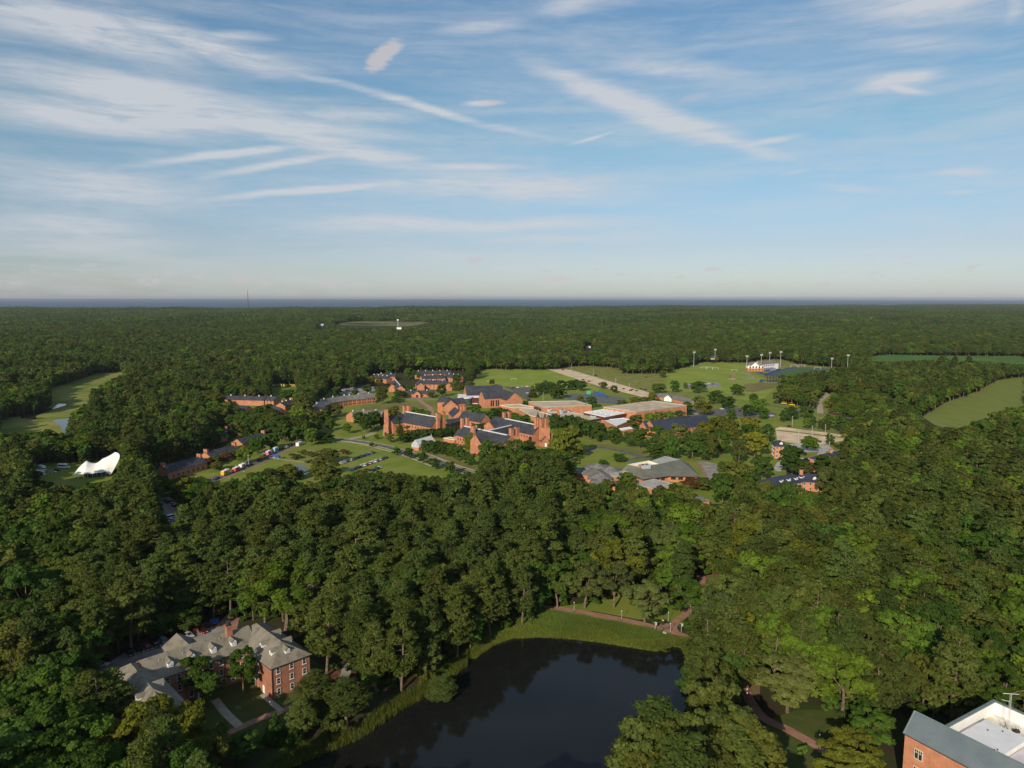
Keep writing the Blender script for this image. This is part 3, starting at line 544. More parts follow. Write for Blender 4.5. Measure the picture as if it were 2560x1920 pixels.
# --- brick residence hall by the pond
b = Bld('brick_hall', 'U-shaped three-storey brick hall with grey shingle roof and white dormers by the pond', 'building', HC)
Wd = b.gable(hl(6.1, 0), hl(6.1, 28), 12.2, 9.7, 13.5, BRK2, GREYR, 5.6, 5.6)
b.gable(hl(-30.2, -1.2), hl(-30.2, 28.3), 11.6, 9.72, 13.45, BRK2, GREYR, 5.6, 5.6); b.gable(hl(-27.5, 22.9), hl(3.5, 22.9), 13.4, 9.68, 13.4, BRK2, GREYR)
b.gable(hl(-13.5, 24), hl(-13.5, 35), 8.2, 9.6, 12.3, BRK2, GREYR)
gt = b.new('gutter')
for p, q_ in ((hl(-.5, -.5), hl(12.7, -.5)), (hl(-.5, -.5), hl(-.5, 15.8)), (hl(-24.2, 15.75), hl(-.6, 15.75)), (hl(-24, -1.7), hl(-24, 15.6)), (hl(-36.5, -1.7), hl(-24, -1.7)), (hl(12.7, -.5), hl(12.7, 28))): gt.tube((*p, 9.42), (*q_, 9.42), .12, .12, DARKM, 5)
for a_, b_ in ((.15, -.12), (12.0, -.12), (-.12, 12.5), (-20, 16.05), (-7, 16.05)): b.new('downpipe').tube((*hl(a_, b_), 0), (*hl(a_, b_), 9.3), .09, .09, DARKM, 5)
for z in (1.9, 5.0, 8.1):
    windows(b, hl(0, 0), hl(12.2, 0), (z,), (.17, .51, .84), 1.0, 1.6, 'white'); windows(b, hl(0, 16), hl(0, 0), (z,), (.25, .45) if z > 3 else (.3,), 1.0, 1.6, 'white')
    windows(b, hl(-24.4, 16.2), hl(0, 16.2), (z,), (.06, .19, .32, .44, .56, .68, .81, .94) if z > 3 else (.06, .19, .32, .7, .82), 1.0, 1.6, 'white'); windows(b, hl(-24.4, -1.2), hl(-24.4, 16.2), (z,), (.15, .4, .65), 1.0, 1.6, 'white'); windows(b, hl(-36, -1.2), hl(-24.4, -1.2), (z,), (.2, .5, .8), 1.0, 1.6, 'white')
dr = b.new('door'); p = hl(-.06, 5.2); dr.box((p[0], p[1], 1.15), (1.15, .14, 2.3), WHITE, math.atan2(HV.y, HV.x))
pt = b.new('portico')
for a_ in (-15.2, -11.8): pt.tube((*hl(a_, 14.6), 0), (*hl(a_, 14.6), 3.4), .2, .17, WHITE, 8)
p = hl(-13.5, 15.3); pt.box((p[0], p[1], 3.65), (4.6, 2.2, .5), WHITE, math.atan2(HU.y, HU.x)); pt.box((p[0] + .1, p[1] + .1, 4.3), (3.4, 1.6, .8), WHITE, math.atan2(HU.y, HU.x), .5)
def dormer(bl, p, face, z, w=1.5, depth=2.3, h=1.45, roofm=GREYR):
    """White-fronted gabled dormer; face is the direction it looks, z the sill height."""
    f = Vector(face).normalized(); sd = Vector((-f.y, f.x)); p = V2(p); q = lambda a, c, zz: (p.x + f.x * a + sd.x * c, p.y + f.y * a + sd.y * c, zz); k = w / 2; m = bl.new('dormer')
    m.mesh([q(0, -k, z), q(0, k, z), q(0, k, z + h), q(0, 0, z + h + .75), q(0, -k, z + h)], [(0, 1, 2, 3, 4)], WHITE)
    for c in (-k, k): m.poly([q(0, c, z), q(-depth, c, z + .4), q(-depth, c, z + h), q(0, c, z + h)], WHITE)
    for c in (-1, 1): m.poly([q(.22, c * (k + .2), z + h - .12), q(.22, 0, z + h + .82), q(-depth - .9, 0, z + h + .82), q(-depth, c * (k + .2), z + h - .12)], roofm)
    m.mesh([q(.04, -k * .6, z + .3), q(.04, k * .6, z + .3), q(.04, k * .6, z + h + .05), q(.04, -k * .6, z + h + .05)], [(0, 1, 2, 3)], mat('dormer_sash', (.55, .56, .56), .2, 3))
for a_ in (-21.2, -15.2, -9.0, -3.0): dormer(b, hl(a_, 18.0), -HV, 10.75)
dormer(b, hl(2.1, 10.8), -HU, 10.8); dormer(b, hl(2.1, 4.6), -HU, 10.8); dormer(b, hl(6.2, 2.0), -HV, 10.8); dormer(b, hl(10.2, 8), HU, 10.8); dormer(b, hl(10.2, 15), HU, 10.8); pass
dormer(b, hl(-26.3, 9), HU, 10.8); dormer(b, hl(-34.0, 5.5), -HU, 10.8); dormer(b, hl(-34.0, 12), -HU, 10.8)
dormer(b, hl(-30.2, .8), -HV, 10.8)
b.chimney(hl(-2.8, 22.0), (1.7, 1.7), 11.5, 15.6, BRK2, .75); b.new('chimney_pot').tube((*hl(-2.8, 22.0), 15.7), (*hl(-2.8, 22.0), 17.2), .55, .7, DARKM, 10)
for a_, b_ in ((-19.5, 19.6), (-17, 20.6), (-23.5, 20.8), (-6, 21.5), (3.0, 9.0), (3.4, 13.5)):
    zz = 9.7 + 3.7 * (1 - abs((b_ - 22.9) / 6.7)) if a_ < 0 else 9.7 + 3.8 * (1 - abs(a_ - 6.1) / 6.1); b.new('vent_pipe').tube((*hl(a_, b_), zz - .2), (*hl(a_, b_), zz + .75), .08, .08, STEEL, 6)
b.done()

# --- corner building with the slate roof and the sunken white roof well
GE = Vector((91.3, 157.2)); GS = Vector((.51, -.86)); GT = Vector((.86, .51))
def gl(s_, t_): p = GE + GS * s_ + GT * t_; return (p.x, p.y)
g3 = lambda s_, t_, z: (*gl(s_, t_), z)
b = Bld('slate_roofed_building', 'orange brick building with blue-grey slate roof around a white sunken roof well', 'building', GE)
W = b.mb('wall'); W.poly([g3(0, .25, -.4), g3(60, .25, -.4), g3(60, .25, 15), g3(0, .25, 15)], BRK3); W.poly([g3(.3, .25, -.4), g3(.3, .25, 15), g3(.3, 3.7, 18.7), g3(.3, 7.2, 15), g3(.3, 7.2, -.4)], BRK3)
W.poly([g3(.3, 7.2, -.4), g3(.3, 7.2, 15), g3(6.2, 7.2, 15), g3(6.2, 7.2, -.4)], BRK3); W.poly([g3(6.2, 7.2, -.4), g3(6.2, 7.2, 18), g3(6.2, 26.2, 18), g3(6.2, 26.2, -.4)], BRK3); W.poly([g3(6.2, 26.2, -.4), g3(6.2, 26.2, 18), g3(60, 26.2, 18), g3(60, 26.2, -.4)], BRK3); W.poly([g3(60, 0.25, -.4), g3(60, 26.2, -.4), g3(60, 26.2, 14), g3(60, .25, 14)], BRK3)
Rf = b.mb('roof'); Rf.mesh([g3(0, -.25, 14.75), g3(60, -.25, 14.75), g3(60, 3.7, 19), g3(0, 3.7, 19), g3(0, 7.5, 14.85), g3(6.4, 7.5, 14.85), g3(6.4, 3.7, 19)], [(0, 1, 2, 3), (3, 6, 5, 4)], BLUER)
for z_ in (.0,): Rf.mesh([g3(0, -.25, 14.75), g3(60, -.25, 14.75), g3(60, -.25, 14.5), g3(0, -.25, 14.5)], [(0, 1, 2, 3)], DARKM)
vg = b.new('verge'); GUT = mat('green_metal_trim', (.15, .19, .18), .1, 1, .5)
vg.tube(g3(-.05, -.3, 14.75), g3(-.05, 3.7, 19.05), .2, .2, GUT, 6); vg.tube(g3(-.05, 3.7, 19.05), g3(60, 3.7, 19.05), .16, .16, GUT, 6)
WHITE0 = WHITE; WHITE = mat('stained_white_wall', (.80, .785, .75), .1, .5, .7, stretch=(1, 1, .15), col2=(.70, .67, .61), thr=(.52, .75)); pw = b.new('parapet')
def slab(m, s0, s1, t0, t1, z0, z1, mt):
    c = [(s0, t0), (s1, t0), (s1, t1), (s0, t1)]; m.mesh([g3(*q, z0) for q in c] + [g3(*q, z1) for q in c], [(0, 1, 5, 4), (1, 2, 6, 5), (2, 3, 7, 6), (3, 0, 4, 7), (4, 5, 6, 7), (3, 2, 1, 0)], mt)
slab(pw, 6.4, 6.9, 3.9, 26, 13, 18.2, WHITE); slab(pw, 6.9, 46, 25.5, 26, 13, 18.2, WHITE); slab(pw, 6.2, 6.98, 3.9, 26.2, 18.2, 18.45, GUT); slab(pw, 6.98, 46, 25.42, 26.2, 18.2, 18.45, GUT); slab(pw, 6.9, 46, 3.75, 3.95, 13, 18.6, WHITE)
fl = b.new('roof_well_floor'); slab(fl, 6.9, 46, 3.95, 25.5, 12.6, 15.3, mat('dirty_membrane', (.55, .50, .38), .2, .35, .7, col2=(.72, .70, .64)))
pl = b.new('roof_plant_room'); slab(pl, 8.6, 17.2, 5.5, 18.2, 15.3, 16.75, WHITE); slab(pl, 8.4, 17.4, 5.4, 18.4, 16.75, 16.9, MEMB); slab(pl, 7.2, 8.3, 5.0, 17.5, 15.3, 15.9, MEMB)
sm = b.new('membrane_seam')
for i in range(4): slab(sm, 8.4, 17.4, 7.6 + i * 2.6, 7.66 + i * 2.6, 16.9, 16.93, mat('seam', (.5, .5, .51), .1, 1))
for a_, c_ in ((15.6, 7.4), (15.9, 8.1), (11, 14), (13, 16.4)): b.new('roof_outlet').tube(g3(a_, c_, 16.9), g3(a_, c_, 17.15), .16, .12, DARKM, 8)
WHITE = WHITE0; lw = b.new('lower_roof'); slab(lw, 17.5, 30, 5, 24, 15.31, 15.6, mat('lilac_membrane', (.60, .57, .58), .1, .3))
def G_s(x, y, z): p = V2(G(x, y, z)) - GE; return p.dot(GS)
for z in (11.2, 6.9, 2.6):
    for s_ in (G_s(1445, 1250, 11.2), G_s(1445, 1250, 11.2) + 8.5, G_s(1445, 1250, 11.2) + 17): windows(b, gl(s_ - 1, .25), gl(s_ + 1, .25), (z,), (.5,), 1.7, 2.2, 'cream')
b.new('string_course').mesh([g3(0, .12, 8.9), g3(60, .12, 8.9), g3(60, .12, 9.2), g3(0, .12, 9.2), g3(0, .25, 9.2), g3(60, .25, 9.2)], [(0, 1, 2, 3), (3, 2, 5, 4)], BRK3)
po = b.new('porch'); sp_ = G_s(1450, 1392, 9.5)
po.mesh([g3(sp_ - 2, -4.6, 7), g3(sp_ + 8, -4.6, 7), g3(sp_ + 3, -4.6, 10.2), g3(sp_ - 2, .2, 7), g3(sp_ + 8, .2, 7), g3(sp_ + 3, .2, 10.2)], [(0, 2, 5, 3), (1, 4, 5, 2), (0, 1, 2)], BLUER); po.mesh([g3(sp_ - 1.6, -4.4, -.4), g3(sp_ + 7.6, -4.4, -.4), g3(sp_ + 7.6, -4.4, 7.1), g3(sp_ - 1.6, -4.4, 7.1), g3(sp_ - 1.6, .2, -.4), g3(sp_ - 1.6, .2, 7.1)], [(0, 1, 2, 3), (0, 3, 5, 4)], BRK3)
b.done()
def height_at(x, y, py):
    for i in range(20000):
        z = i * .02; cd = y * math.cos(PITCH) - (z - EYE) * math.sin(PITCH); cv = -(y * math.sin(PITCH) + (z - EYE) * math.cos(PITCH))
        if 960 + cv / cd * FPX <= py: return z
    return z
# roof aerials
ap = G(2085, 1085, 15.3); az_ = height_at(*ap, 1480 + 798 / 3.16)
t = thing('antenna_mast', 'lattice radio mast with crossed aerials in the white roof well', 'antenna', (*ap, 15.3)); m = MB(); H_ = az_ - 15.3
for k in range(3):
    a0 = k * 2.094; m.tube((.28 * math.cos(a0), .28 * math.sin(a0), 0), (.16 * math.cos(a0), .16 * math.sin(a0), H_), .035, .03, STEEL, 5)
    for i in range(int(H_ / .6)):
        a1 = a0 + 2.094; m.tube((.27 * math.cos(a0), .27 * math.sin(a0), i * .6), (.25 * math.cos(a1), .25 * math.sin(a1), i * .6 + .6), .02, .02, STEEL, 4)
m.build('mast', t); m = MB(); m.tube((-1.7, .2, H_), (1.7, -.2, H_), .05, .05, WHITE, 5); m.build('aerial', t); m = MB(); m.tube((-.2, 0, H_ - 1.9), (-2.6, -.9, H_ - .9), .05, .05, WHITE, 5); m.build('aerial', t)
ap = G(2085, 1085, 15.3); q = G(1985, 1085, 15.3); t = thing('antenna_stand', 'dark pyramid-shaped aerial stand beside the lattice mast', 'antenna stand', (*G(2060, 1120, 15.3), 15.3)); m = MB()
for k in range(4): a0 = k * 1.571 + .4; m.tube((1.7 * math.cos(a0), 1.7 * math.sin(a0), 0), (0, 0, 2.1), .05, .05, DARKM, 5); m.tube((1.7 * math.cos(a0), 1.7 * math.sin(a0), .05), (1.7 * math.cos(a0 + 1.571), 1.7 * math.sin(a0 + 1.571), .05), .05, .05, DARKM, 5)
m.build('frame', t); m = MB(); m.tube((0, 0, 2), (0, 0, 3.2), .06, .04, DARKM, 5); m.build('pole', t)
t = thing('satellite_receiver', 'small dark receiver with tilted arms on the roof well floor', 'receiver', (*G(2150, 1110, 15.3), 15.3)); m = MB(); m.box((0, 0, .35), (1.3, .9, .5), DARKM); m.build('housing', t); m = MB()
for k in range(5): m.tube((k * .25 - .5, 0, .6), (k * .5 - 1, .6 * (-1) ** k, 1.3), .04, .03, DARKM, 4)
m.build('arm', t)

# --- two science halls with chimney towers
AX = Vector((.69, -.724)); BX = Vector((.724, .69)); ra = math.atan2(AX.y, AX.x)
b = Bld('science_hall', 'long brick science hall with dark slate roof and tall chimney pairs behind the greenhouse', 'building', (-78, 603))
r0, r1 = Vector((-92, 617.5)), Vector((-61, 588.5))
c_ = b.gable(r0, r1, 15.5, 9.7, 17, BRK, SLATE); b.ridge_strip(r0 + AX * 1, r1 - AX * 1.5, 1.7, 17.15, MEMB)
w0, w1 = Vector((-104.6, 605.5)), Vector((-92, 617.5)); b.gable(w0, w1, 13, 9.65, 15.3, BRK, SLATE)
ct = b.new('chimney_tower'); ct.box((-105.9, 598.6, 4.5), (5.2, 4.6, 9.8), BRK, .2, .62); ct.box((-106.4, 598.8, 15.2), (1.55, 2.2, 12.4), BRK, .2); ct.box((-104.7, 598.9, 15.2), (1.55, 2.2, 12.4), BRK, .2); ct.box((-105.5, 599.2, 15.0), (2.0, 1.6, 12.0), BRK, .2); ct.box((-105.55, 598.85, 21.5), (3.6, 2.6, .3), BRK, .2); ct.box((-105.9, 596.2, 1.6), (1.5, .2, 2.6), GLASS, .2)
for px, py in ((1190 - 60, 245), (1240, 225)):
    p = V2(Hh(px + (8 if px < 1200 else 0), py, 20.5)); b.chimney(p, (2.5, 2.6), 3, 20.5, BRK, ra)
for px in (527, 607): b.chimney(Hh(px, 110, 19.5), (2.6, 2.6), 8, 19.5, BRK, ra)
b.gable((-57.5, 613.5), (-41, 629.5), 9, 6.8, 10.6, BRK, SLATE)
b.gable((-43.0, 636.6), (-22.9, 616.6), 12.5, 9, 15, BRK, SLATE); b.gable((-47, 641), (-53, 664), 12, 9.1, 14.2, BRK, SLATE)
for px in (1575, 1630): b.chimney(Hh(px, 112, 18), (2.4, 2.2), 10, 18, BRK, ra)
n_ = BX * -1
windows(b, V2((-57.5, 613.5)) + Vector((.69, -.72)) * 4.5, V2((-41, 629.5)) + Vector((.69, -.72)) * 4.5, (2.4, 5.2), fr(7), .95, 1.3)
ee = V2((-43, 636.6)) - BX * 6.25; e2 = V2((-22.9, 616.6)) - BX * 6.25; windows(b, ee, e2, (2.4, 6.4), fr(7), .95, 1.4); windows(b, e2, e2 + BX * 12.5, (2.4, 5.6), fr(4), .95, 1.6)
e3 = r0 - BX * 7.75; e4 = r1 - BX * 7.75; windows(b, e3, e4, (2.6, 7.0), fr(10), 1, 1.6); windows(b, w0 + AX * 6.5, w1 + AX * 6.5, (2.6, 7.0), fr(4), .9, 1.5)
b.done()
b = Bld('science_hall', 'brick science hall with ivy-clad wall and twin-shafted chimney towers beside the tree row', 'building', (-5, 560))
r0, r1 = Vector((-37.6, 555)), Vector((-1.4, 515.6)); A5 = (r1 - r0).normalized(); N5 = Vector((-A5.y, A5.x))
b.gable(r0, r1, 15, 9.7, 15.7, BRK, SLATE); b.ridge_strip(r0 + A5 * 1, r0 + A5 * 21, 1.6, 15.85, MEMB); b.ridge_strip(r0 + A5 * 23, r1 - A5 * 3, 1.6, 15.85, MEMB)
b.gable(r0 - A5 * 7 + N5 * 1, r0 + A5 * 1 + N5 * 1, 10, 8, 12.5, BRK, SLATE)
g0 = r0 + A5 * 30 - N5 * 13; b.gable(g0, r0 + A5 * 30, 12, 9.6, 15.2, BRK, SLATE)
for px, tp in ((860, 475), (930, 470)): b.chimney(I(px, tp, 19), (2.3, 2.2), 6, 19, BRK, ra)
cp_ = V2(I(1010, 585, 18.5)); b.chimney(cp_, (3.6, 2.3), 0, 18.5, BRK, ra, taper=.96)
for px, tp in ((1540, 613), (1615, 600)): b.chimney(I(px, tp, 19.5), (2.5, 2.8), 4, 19.5, BRK, ra)
p = V2(I(1578, 720, 14)); b.new('chimney_tower').box((p.x, p.y, 8.5), (6.6, 3.2, 11), BRK, .3)
r2, r3 = Vector((-14.5, 599.5)), Vector((21.9, 557.0)); A6 = (r3 - r2).normalized(); N6 = Vector((-A6.y, A6.x))
b.gable(r2, r3, 16, 9.7, 15.8, BRK, SLATE); b.ridge_strip(r2 + A6 * 14, r3 - A6 * 2, 1.7, 15.95, MEMB)
b.gable(r2 - N6 * 11 + A6 * 6, r2 + A6 * 6, 13, 9.6, 14, BRK, SLATE)
for px, tp in ((1440, 395), (1505, 385)): b.chimney(I(px, tp, 19), (2.4, 2.3), 8, 19, BRK, ra)
for px, tp in ((1882, 465), (1912, 465)): b.chimney(I(px, tp, 22), (2.2, 2.6), 8, 22, BRK, ra)
for px, tp in ((1958, 480), (2022, 475)): b.chimney(I(px, tp, 21.5), (2.3, 2.8), 4, 21.5, BRK, ra)
tw = b.new('chimney_tower'); p = V2(I(1990, 865, 0)); tw.box((p.x + .6, p.y + 3.0, 7), (7.6, 5, 15), BRK, .18, .93); tw.box((p.x + 5.5, p.y + 6, 4.5), (2.2, 2.2, 9.6), BRK, .18)
pp = V2(I(2010, 865, 0)); b.gable(pp + Vector((0, -.6)), pp + Vector((-1.6, 4.0)), 6.4, 4.6, 8.2, BRK, SLATE); dr = b.new('door'); dr.box((pp.x + .1, pp.y - .65, 1.4), (1.7, .2, 2.8), WHITE)
lk0, lk1 = r0 + A5 * 20, r2 + A6 * 28; b.gable(lk0, lk1, 9, 8.8, 13.2, BRK, SLATE); dl = (lk1 - lk0); b.ridge_strip(lk0 + dl * .2, lk0 + dl * .85, 1.5, 13.35, MEMB)
fl_ = [V2(I(q[0], q[1], 4.2)) for q in ((500, 775), (660, 735), (790, 765), (790, 800))]; b.flat([tuple(q) for q in (r0 - A5 * 2 - N5 * 7.6, r0 - A5 * 14 - N5 * 9, r0 - A5 * 14 - N5 * 3, r0 - A5 * 2 - N5 * 3)], 5.2, BRK, GRAVEL)
e3 = r0 - N5 * 7.5; e4 = r1 - N5 * 7.5
for t_ in (.05, .11, .17, .40, .46, .56): windows(b, e3, e4, (2.6, 7.0), (t_,), 1, 1.7)
windows(b, r2 - N6 * 8 + A6 * 34, r3 - N6 * 8, (2.6, 7.2), fr(6), .95, 1.5)
iv = b.new('ivy')
rg = random.Random(3)
def ivy_on(iv, base, d, n, w, h, k, seed):
    r = random.Random(seed)
    for i in range(k):
        a = r.gauss(0, .3) * w; zz = r.random() ** .8 * h; a *= (1.15 - .6 * abs(zz / h - .45)); s_ = r.uniform(.25, .6); p = V2(base) + d * a + n * r.uniform(.05, .45); t1 = Vector((r.gauss(0, 1), r.gauss(0, 1), r.gauss(0, 1))).normalized() * s_; t2 = t1.cross(Vector((n.x, n.y, .5))).normalized() * s_; q = Vector((p.x, p.y, zz))
        iv.poly([q - t1, q - t2, q + t1, q + t2], IVY)
ivy_on(iv, e3.lerp(e4, .27), A5, -N5, 7, 10.5, 900, 2); ivy_on(iv, cp_ - N5 * 1.4, A5, -N5, 2.6, 14, 500, 4)
b.done()
# --- greenhouse
gp = [V2(A(478, 905)), V2(A(540, 912)), V2(A(692, 868))]; ax = (gp[2] - gp[1]).normalized(); nn = Vector((-ax.y, ax.x)); p0 = (gp[0] + gp[1]) / 2; p0 = gp[1] + nn * 3.2
b = Bld('greenhouse', 'small gabled greenhouse of pale glass on a low brick base beside the road', 'greenhouse', p0)
p1 = p0 + ax * 20; k = nn * 3.2; f = lambda p, z: (p.x, p.y, z)
W = b.mb('wall'); 
for a_, c_ in ((p0 - k, p1 - k), (p1 - k, p1 + k), (p1 + k, p0 + k), (p0 + k, p0 - k)): W.poly([f(a_, -.2), f(c_, -.2), f(c_, 2.3), f(a_, 2.3)], BRK)
gw = b.mb('glazing')
for a_, c_ in ((p0 - k, p1 - k), (p1 + k, p0 + k)): gw.poly([f(a_, 2.3), f(c_, 2.3), f(c_, 4.6), f(a_, 4.6)], GHGLASS)
for e_ in (p0, p1): gw.poly([f(e_ - k, 2.3), f(e_ + k, 2.3), f(e_ + k, 4.6), f(e_, 8.0), f(e_ - k, 4.6)], GHGLASS)
rf = b.mb('roof')
for s_ in (-1, 1): rf.poly([f(p0 + k * 1.05 * s_, 4.45), f(p1 + k * 1.05 * s_, 4.45), f(p1, 8.05), f(p0, 8.05)], GHGLASS)
fm = b.mb('frame')
for i in range(17):
    q_ = p0.lerp(p1, i / 16)
    for s_ in (-1, 1): fm.tube(f(q_ + k * s_ * 1.06, 2.3), f(q_ + k * s_ * 1.06, 4.5), .06, .06, WHITE, 4); fm.tube(f(q_ + k * s_ * 1.06, 4.5), f(q_, 8.15), .06, .06, WHITE, 4)
fm.tube(f(p0, 8.1), f(p1, 8.1), .1, .1, WHITE, 5); fm.tube(f(p1, 8.1), f(p1, 9.6), .12, .12, WHITE, 5)
for e_ in (p0 - ax * .06, p1 + ax * .06):
    for t_ in (-1, -.5, 0, .5, 1): fm.tube(f(e_ + k * t_, 2.3), f(e_ + k * t_, 8.0 - 3.4 * abs(t_)), .07, .07, WHITE, 4)
b.done()
# --- gabled hall with steep pyramid roof
b = Bld('gabled_hall', 'brick hall with a steep dark pyramid roof and wide gable facing the science hall', 'building', (-63, 715))
b.gable((-60.3, 706), (-64.2, 730), 14.6, 8.2, 14.6, BRK, SLATE); b.gable((-66, 726), (-50, 734), 11, 8.3, 13.2, BRK, SLATE); b.gable((-68.5, 717.5), (-69.9, 729.5), 12, 11.5, 18.6, BRK, SLATE, 5.9, 5.9)
windows(b, (-67.4, 704.85), (-53.1, 707.1), (3.4,), (.55, .72), 1.2, 1.6); b.done()
# --- auditorium with glass drum
b = Bld('auditorium', 'large brick auditorium with three dark gabled roofs and tall narrow windows', 'building', (-20, 765))
b.gable((-31.9, 756), (-6, 768), 15.5, 10, 17, BRK, SLATE); b.gable((2.8, 749.4), (-10, 776), 18.2, 9, 16.4, BRK, SLATE); b.gable((-51.7, 791.5), (-11.5, 800.5), 27, 9, 18, BRK, SLATE)
for t_ in (.37, .48, .66, .77): windows(b, (-28.6, 748.9), (-8, 758.4), (4.6,), (t_ * .9,), 1.3, 6.0)
windows(b, (-28.6, 748.9), (-8, 758.4), (5.8,), (.92, .97), .8, 1.6); windows(b, (-5.4, 745.4), (11, 753.4), (3.0,), (.3, .55, .75), 1.1, 1.5); b.done()
b = Bld('glass_foyer', 'curved green glass foyer under a flat pale roof joined to the auditorium', 'building', (-48, 768)); 
dc = Vector((-50.2, 770.5)); ring = [(dc.x + 7.6 * math.cos(t_), dc.y + 7.6 * math.sin(t_)) for t_ in np.linspace(math.pi * .9, math.pi * 2.1, 15)]
g_ = b.new('glass_wall'); 
for i in range(14): g_.poly([(*ring[i], -.2), (*ring[i + 1], -.2), (*ring[i + 1], 8.2), (*ring[i], 8.2)], GREENGL)
fm = b.new('mullion')
for q_ in ring: fm.tube((*q_, 0), (*q_, 8.2), .12, .12, DARKM, 4)
for zz in (2.7, 5.4): 
    for i in range(14): fm.tube((*ring[i], zz), (*ring[i + 1], zz), .1, .1, DARKM, 4)
rr_ = [(dc.x + 8.5 * math.cos(t_), dc.y + 8.5 * math.sin(t_)) for t_ in np.linspace(math.pi * .85, math.pi * 2.0, 14)]
rf = b.new('roof'); rf.prism(rr_ + [(-34, 770), (-33, 778), (-50, 790), (-60, 792)], 8.2, 9.1, MEMB)
w_ = b.new('red_glass_wall'); w_.poly([(-43.4, 768.5, -.2), (-33.5, 762, -.2), (-33.5, 762, 8.2), (-43.4, 768.5, 8.2)], mat('red_glazing', (.10, .035, .03), .25, .8, .2))
cn = b.new('canopy'); cn.box((-38.5, 761, 3.2), (6, 4, .4), MEMB, -.5); b.done()
# --- gymnasium group
b = Bld('gymnasium', 'broad flat-roofed brick gymnasium with buff gravel roof beyond the white roof', 'building', (120, 690)); b.flat([(88, 689), (144.4, 731.5), (171.5, 701.5), (114.3, 658.6)], 10.2, BRK3, GRAVEL, par=.7, parmat=CONC); b.done()
b = Bld('gymnasium', 'lower flat-roofed brick gymnasium with buff roof behind the vented plant roof', 'building', (50, 715)); b.flat([(17.0, 737), (30.8, 700), (79.5, 713), (67.5, 744)], 8.4, BRK3, GRAVEL, par=.6, parmat=CONC); b.done()
b = Bld('flat_roofed_hall', 'single-storey brick hall with stepped pale flat roofs beside the auditorium', 'building', (5, 715))
b.flat([(-12.4, 733), (7, 741), (22, 722), (2.4, 714)], 5.4, BRK3, GRAVEL); b.flat([(7, 713), (22, 721), (27, 702), (16, 680)], 4.4, BRK3, GRAVEL); b.flat([(16, 679), (27, 701), (44, 668), (30, 655)], 4.0, BRK3, GRAVEL); 
for q_ in ((24, 713), (26, 706)): b.new('screen_wall').box((q_[0], q_[1], 5.8), (6, .5, 2.6), DARKM, -.9)
b.done()
b = Bld('pool_hall', 'flat-roofed hall with white ribbed roof and maroon fascia before the big gymnasium', 'building', (85, 660))
b.flat([(92.8, 693), (110.2, 671), (84, 644.2), (67.5, 670.6)], 8.2, BRK3, MEMB, par=.4, parmat=WHITE)
fs = b.new('fascia')
for p_, q_ in (((110.4, 670.6), (84.1, 643.7)), ((84.1, 643.7), (67.2, 670.4))): d_ = V2(q_) - V2(p_); c0_ = (V2(p_) + V2(q_)) / 2; fs.box((c0_.x, c0_.y, 6.6), (d_.length + .3, .5, 2.4), MAROON, math.atan2(d_.y, d_.x))
for i in range(4): q_ = V2((88, 681)).lerp(V2((101, 665)), i / 3) - Vector((6, 4)) * .4; b.new('roof_rib').box((q_.x, q_.y, 8.6), (22, .8, .7), WHITE, .8)
b.flat([(40, 655.5), (53, 685), (85, 652), (62, 632.3)], 6.2, BRK3, GRAVEL, par=.5, parmat=STEEL)
d_ = Vector((62, 632.3)) - Vector((85, 652)); fs2 = b.new('fascia'); fs2.box((73.2, 641.9, 5.4), (30.6, .5, 2.0), DARKM, math.atan2(d_.y, d_.x)); fs2.box((50.8, 643.6, 5.4), (32.4, .5, 2.0), DARKM, math.atan2(-23.2, 22))
b.flat([(83.4, 645.5), (102.3, 656), (107.5, 645), (90.5, 615)], 5.2, BRK3, MEMB, par=.35, parmat=WHITE); b.flat([(90, 607), (101.5, 616), (103.5, 609), (93, 600)], 4.1, BRK3, WHITE, par=.3, parmat=WHITE)
windows(b, (93.2, 600.2), (103.3, 608.8), (2,), (.3, .5, .7), 1.1, 2.0); b.done()
for i, (x_, y_, w_, h_) in enumerate(((1745, 525, 4, 3), (1765, 535, 5, 2), (1865, 525, 5, 2.6), (1890, 545, 9, 2), (1930, 535, 4, 2.2), (2080, 500, 4, 3), (1800, 545, 3, 1.6), (2150, 590, 5, 1.6))):
    q_ = A(x_, y_, 7.5); t = thing('rooftop_unit', 'grey rooftop air unit on the flat roofs between the two gymnasiums', 'air handler', (q_[0], q_[1], 4.4 if i < 5 else 6.1), .3 * i, 'rooftop air units by the gymnasiums'); m = MB(); m.box((0, 0, h_ / 2), (w_, w_ * .6, h_), STEEL); m.build('casing', t); m = MB(); m.tube((0, 0, h_), (0, 0, h_ + .5), w_ * .2, w_ * .22, DARKM, 10); m.build('fan', t)
# --- navy-roofed hall, low school building, library
b = Bld('navy_roofed_hall', 'brick hall with long navy gable roof rising among trees beside the gymnasium', 'building', (140, 608)); b.gable((114.5, 593.5), (169, 625), 19.5, 6.6, 13.6, BRK, NAVY); b.gable((109.6, 596.5), (119, 601.5), 8.6, 8.2, 12.2, BRK, NAVY)
dd = Vector((.866, .5)); nd = Vector((.5, -.866))
for i in range(5): q_ = Vector((114.5, 593.5)) + dd * (23 + i * 5); b.new('roof_vent').box((q_.x, q_.y, 14.0), (3.2, 1.6, .9), mat('dark_vent', (.05, .04, .04), .1, 1), .52)
e0 = Vector((114.5, 593.5)) + nd * 9.75; windows(b, e0, e0 + dd * 60, (2.2, 4.8), fr(14), 1, 1.4); windows(b, e0 - nd * 19.5, e0, (3.0, 8), (.35, .65), 1, 1.6); b.done()
b = Bld('school_building', 'long low brick building with grey hipped roofs and white gable beyond the tennis courts', 'building', B(790, 370))
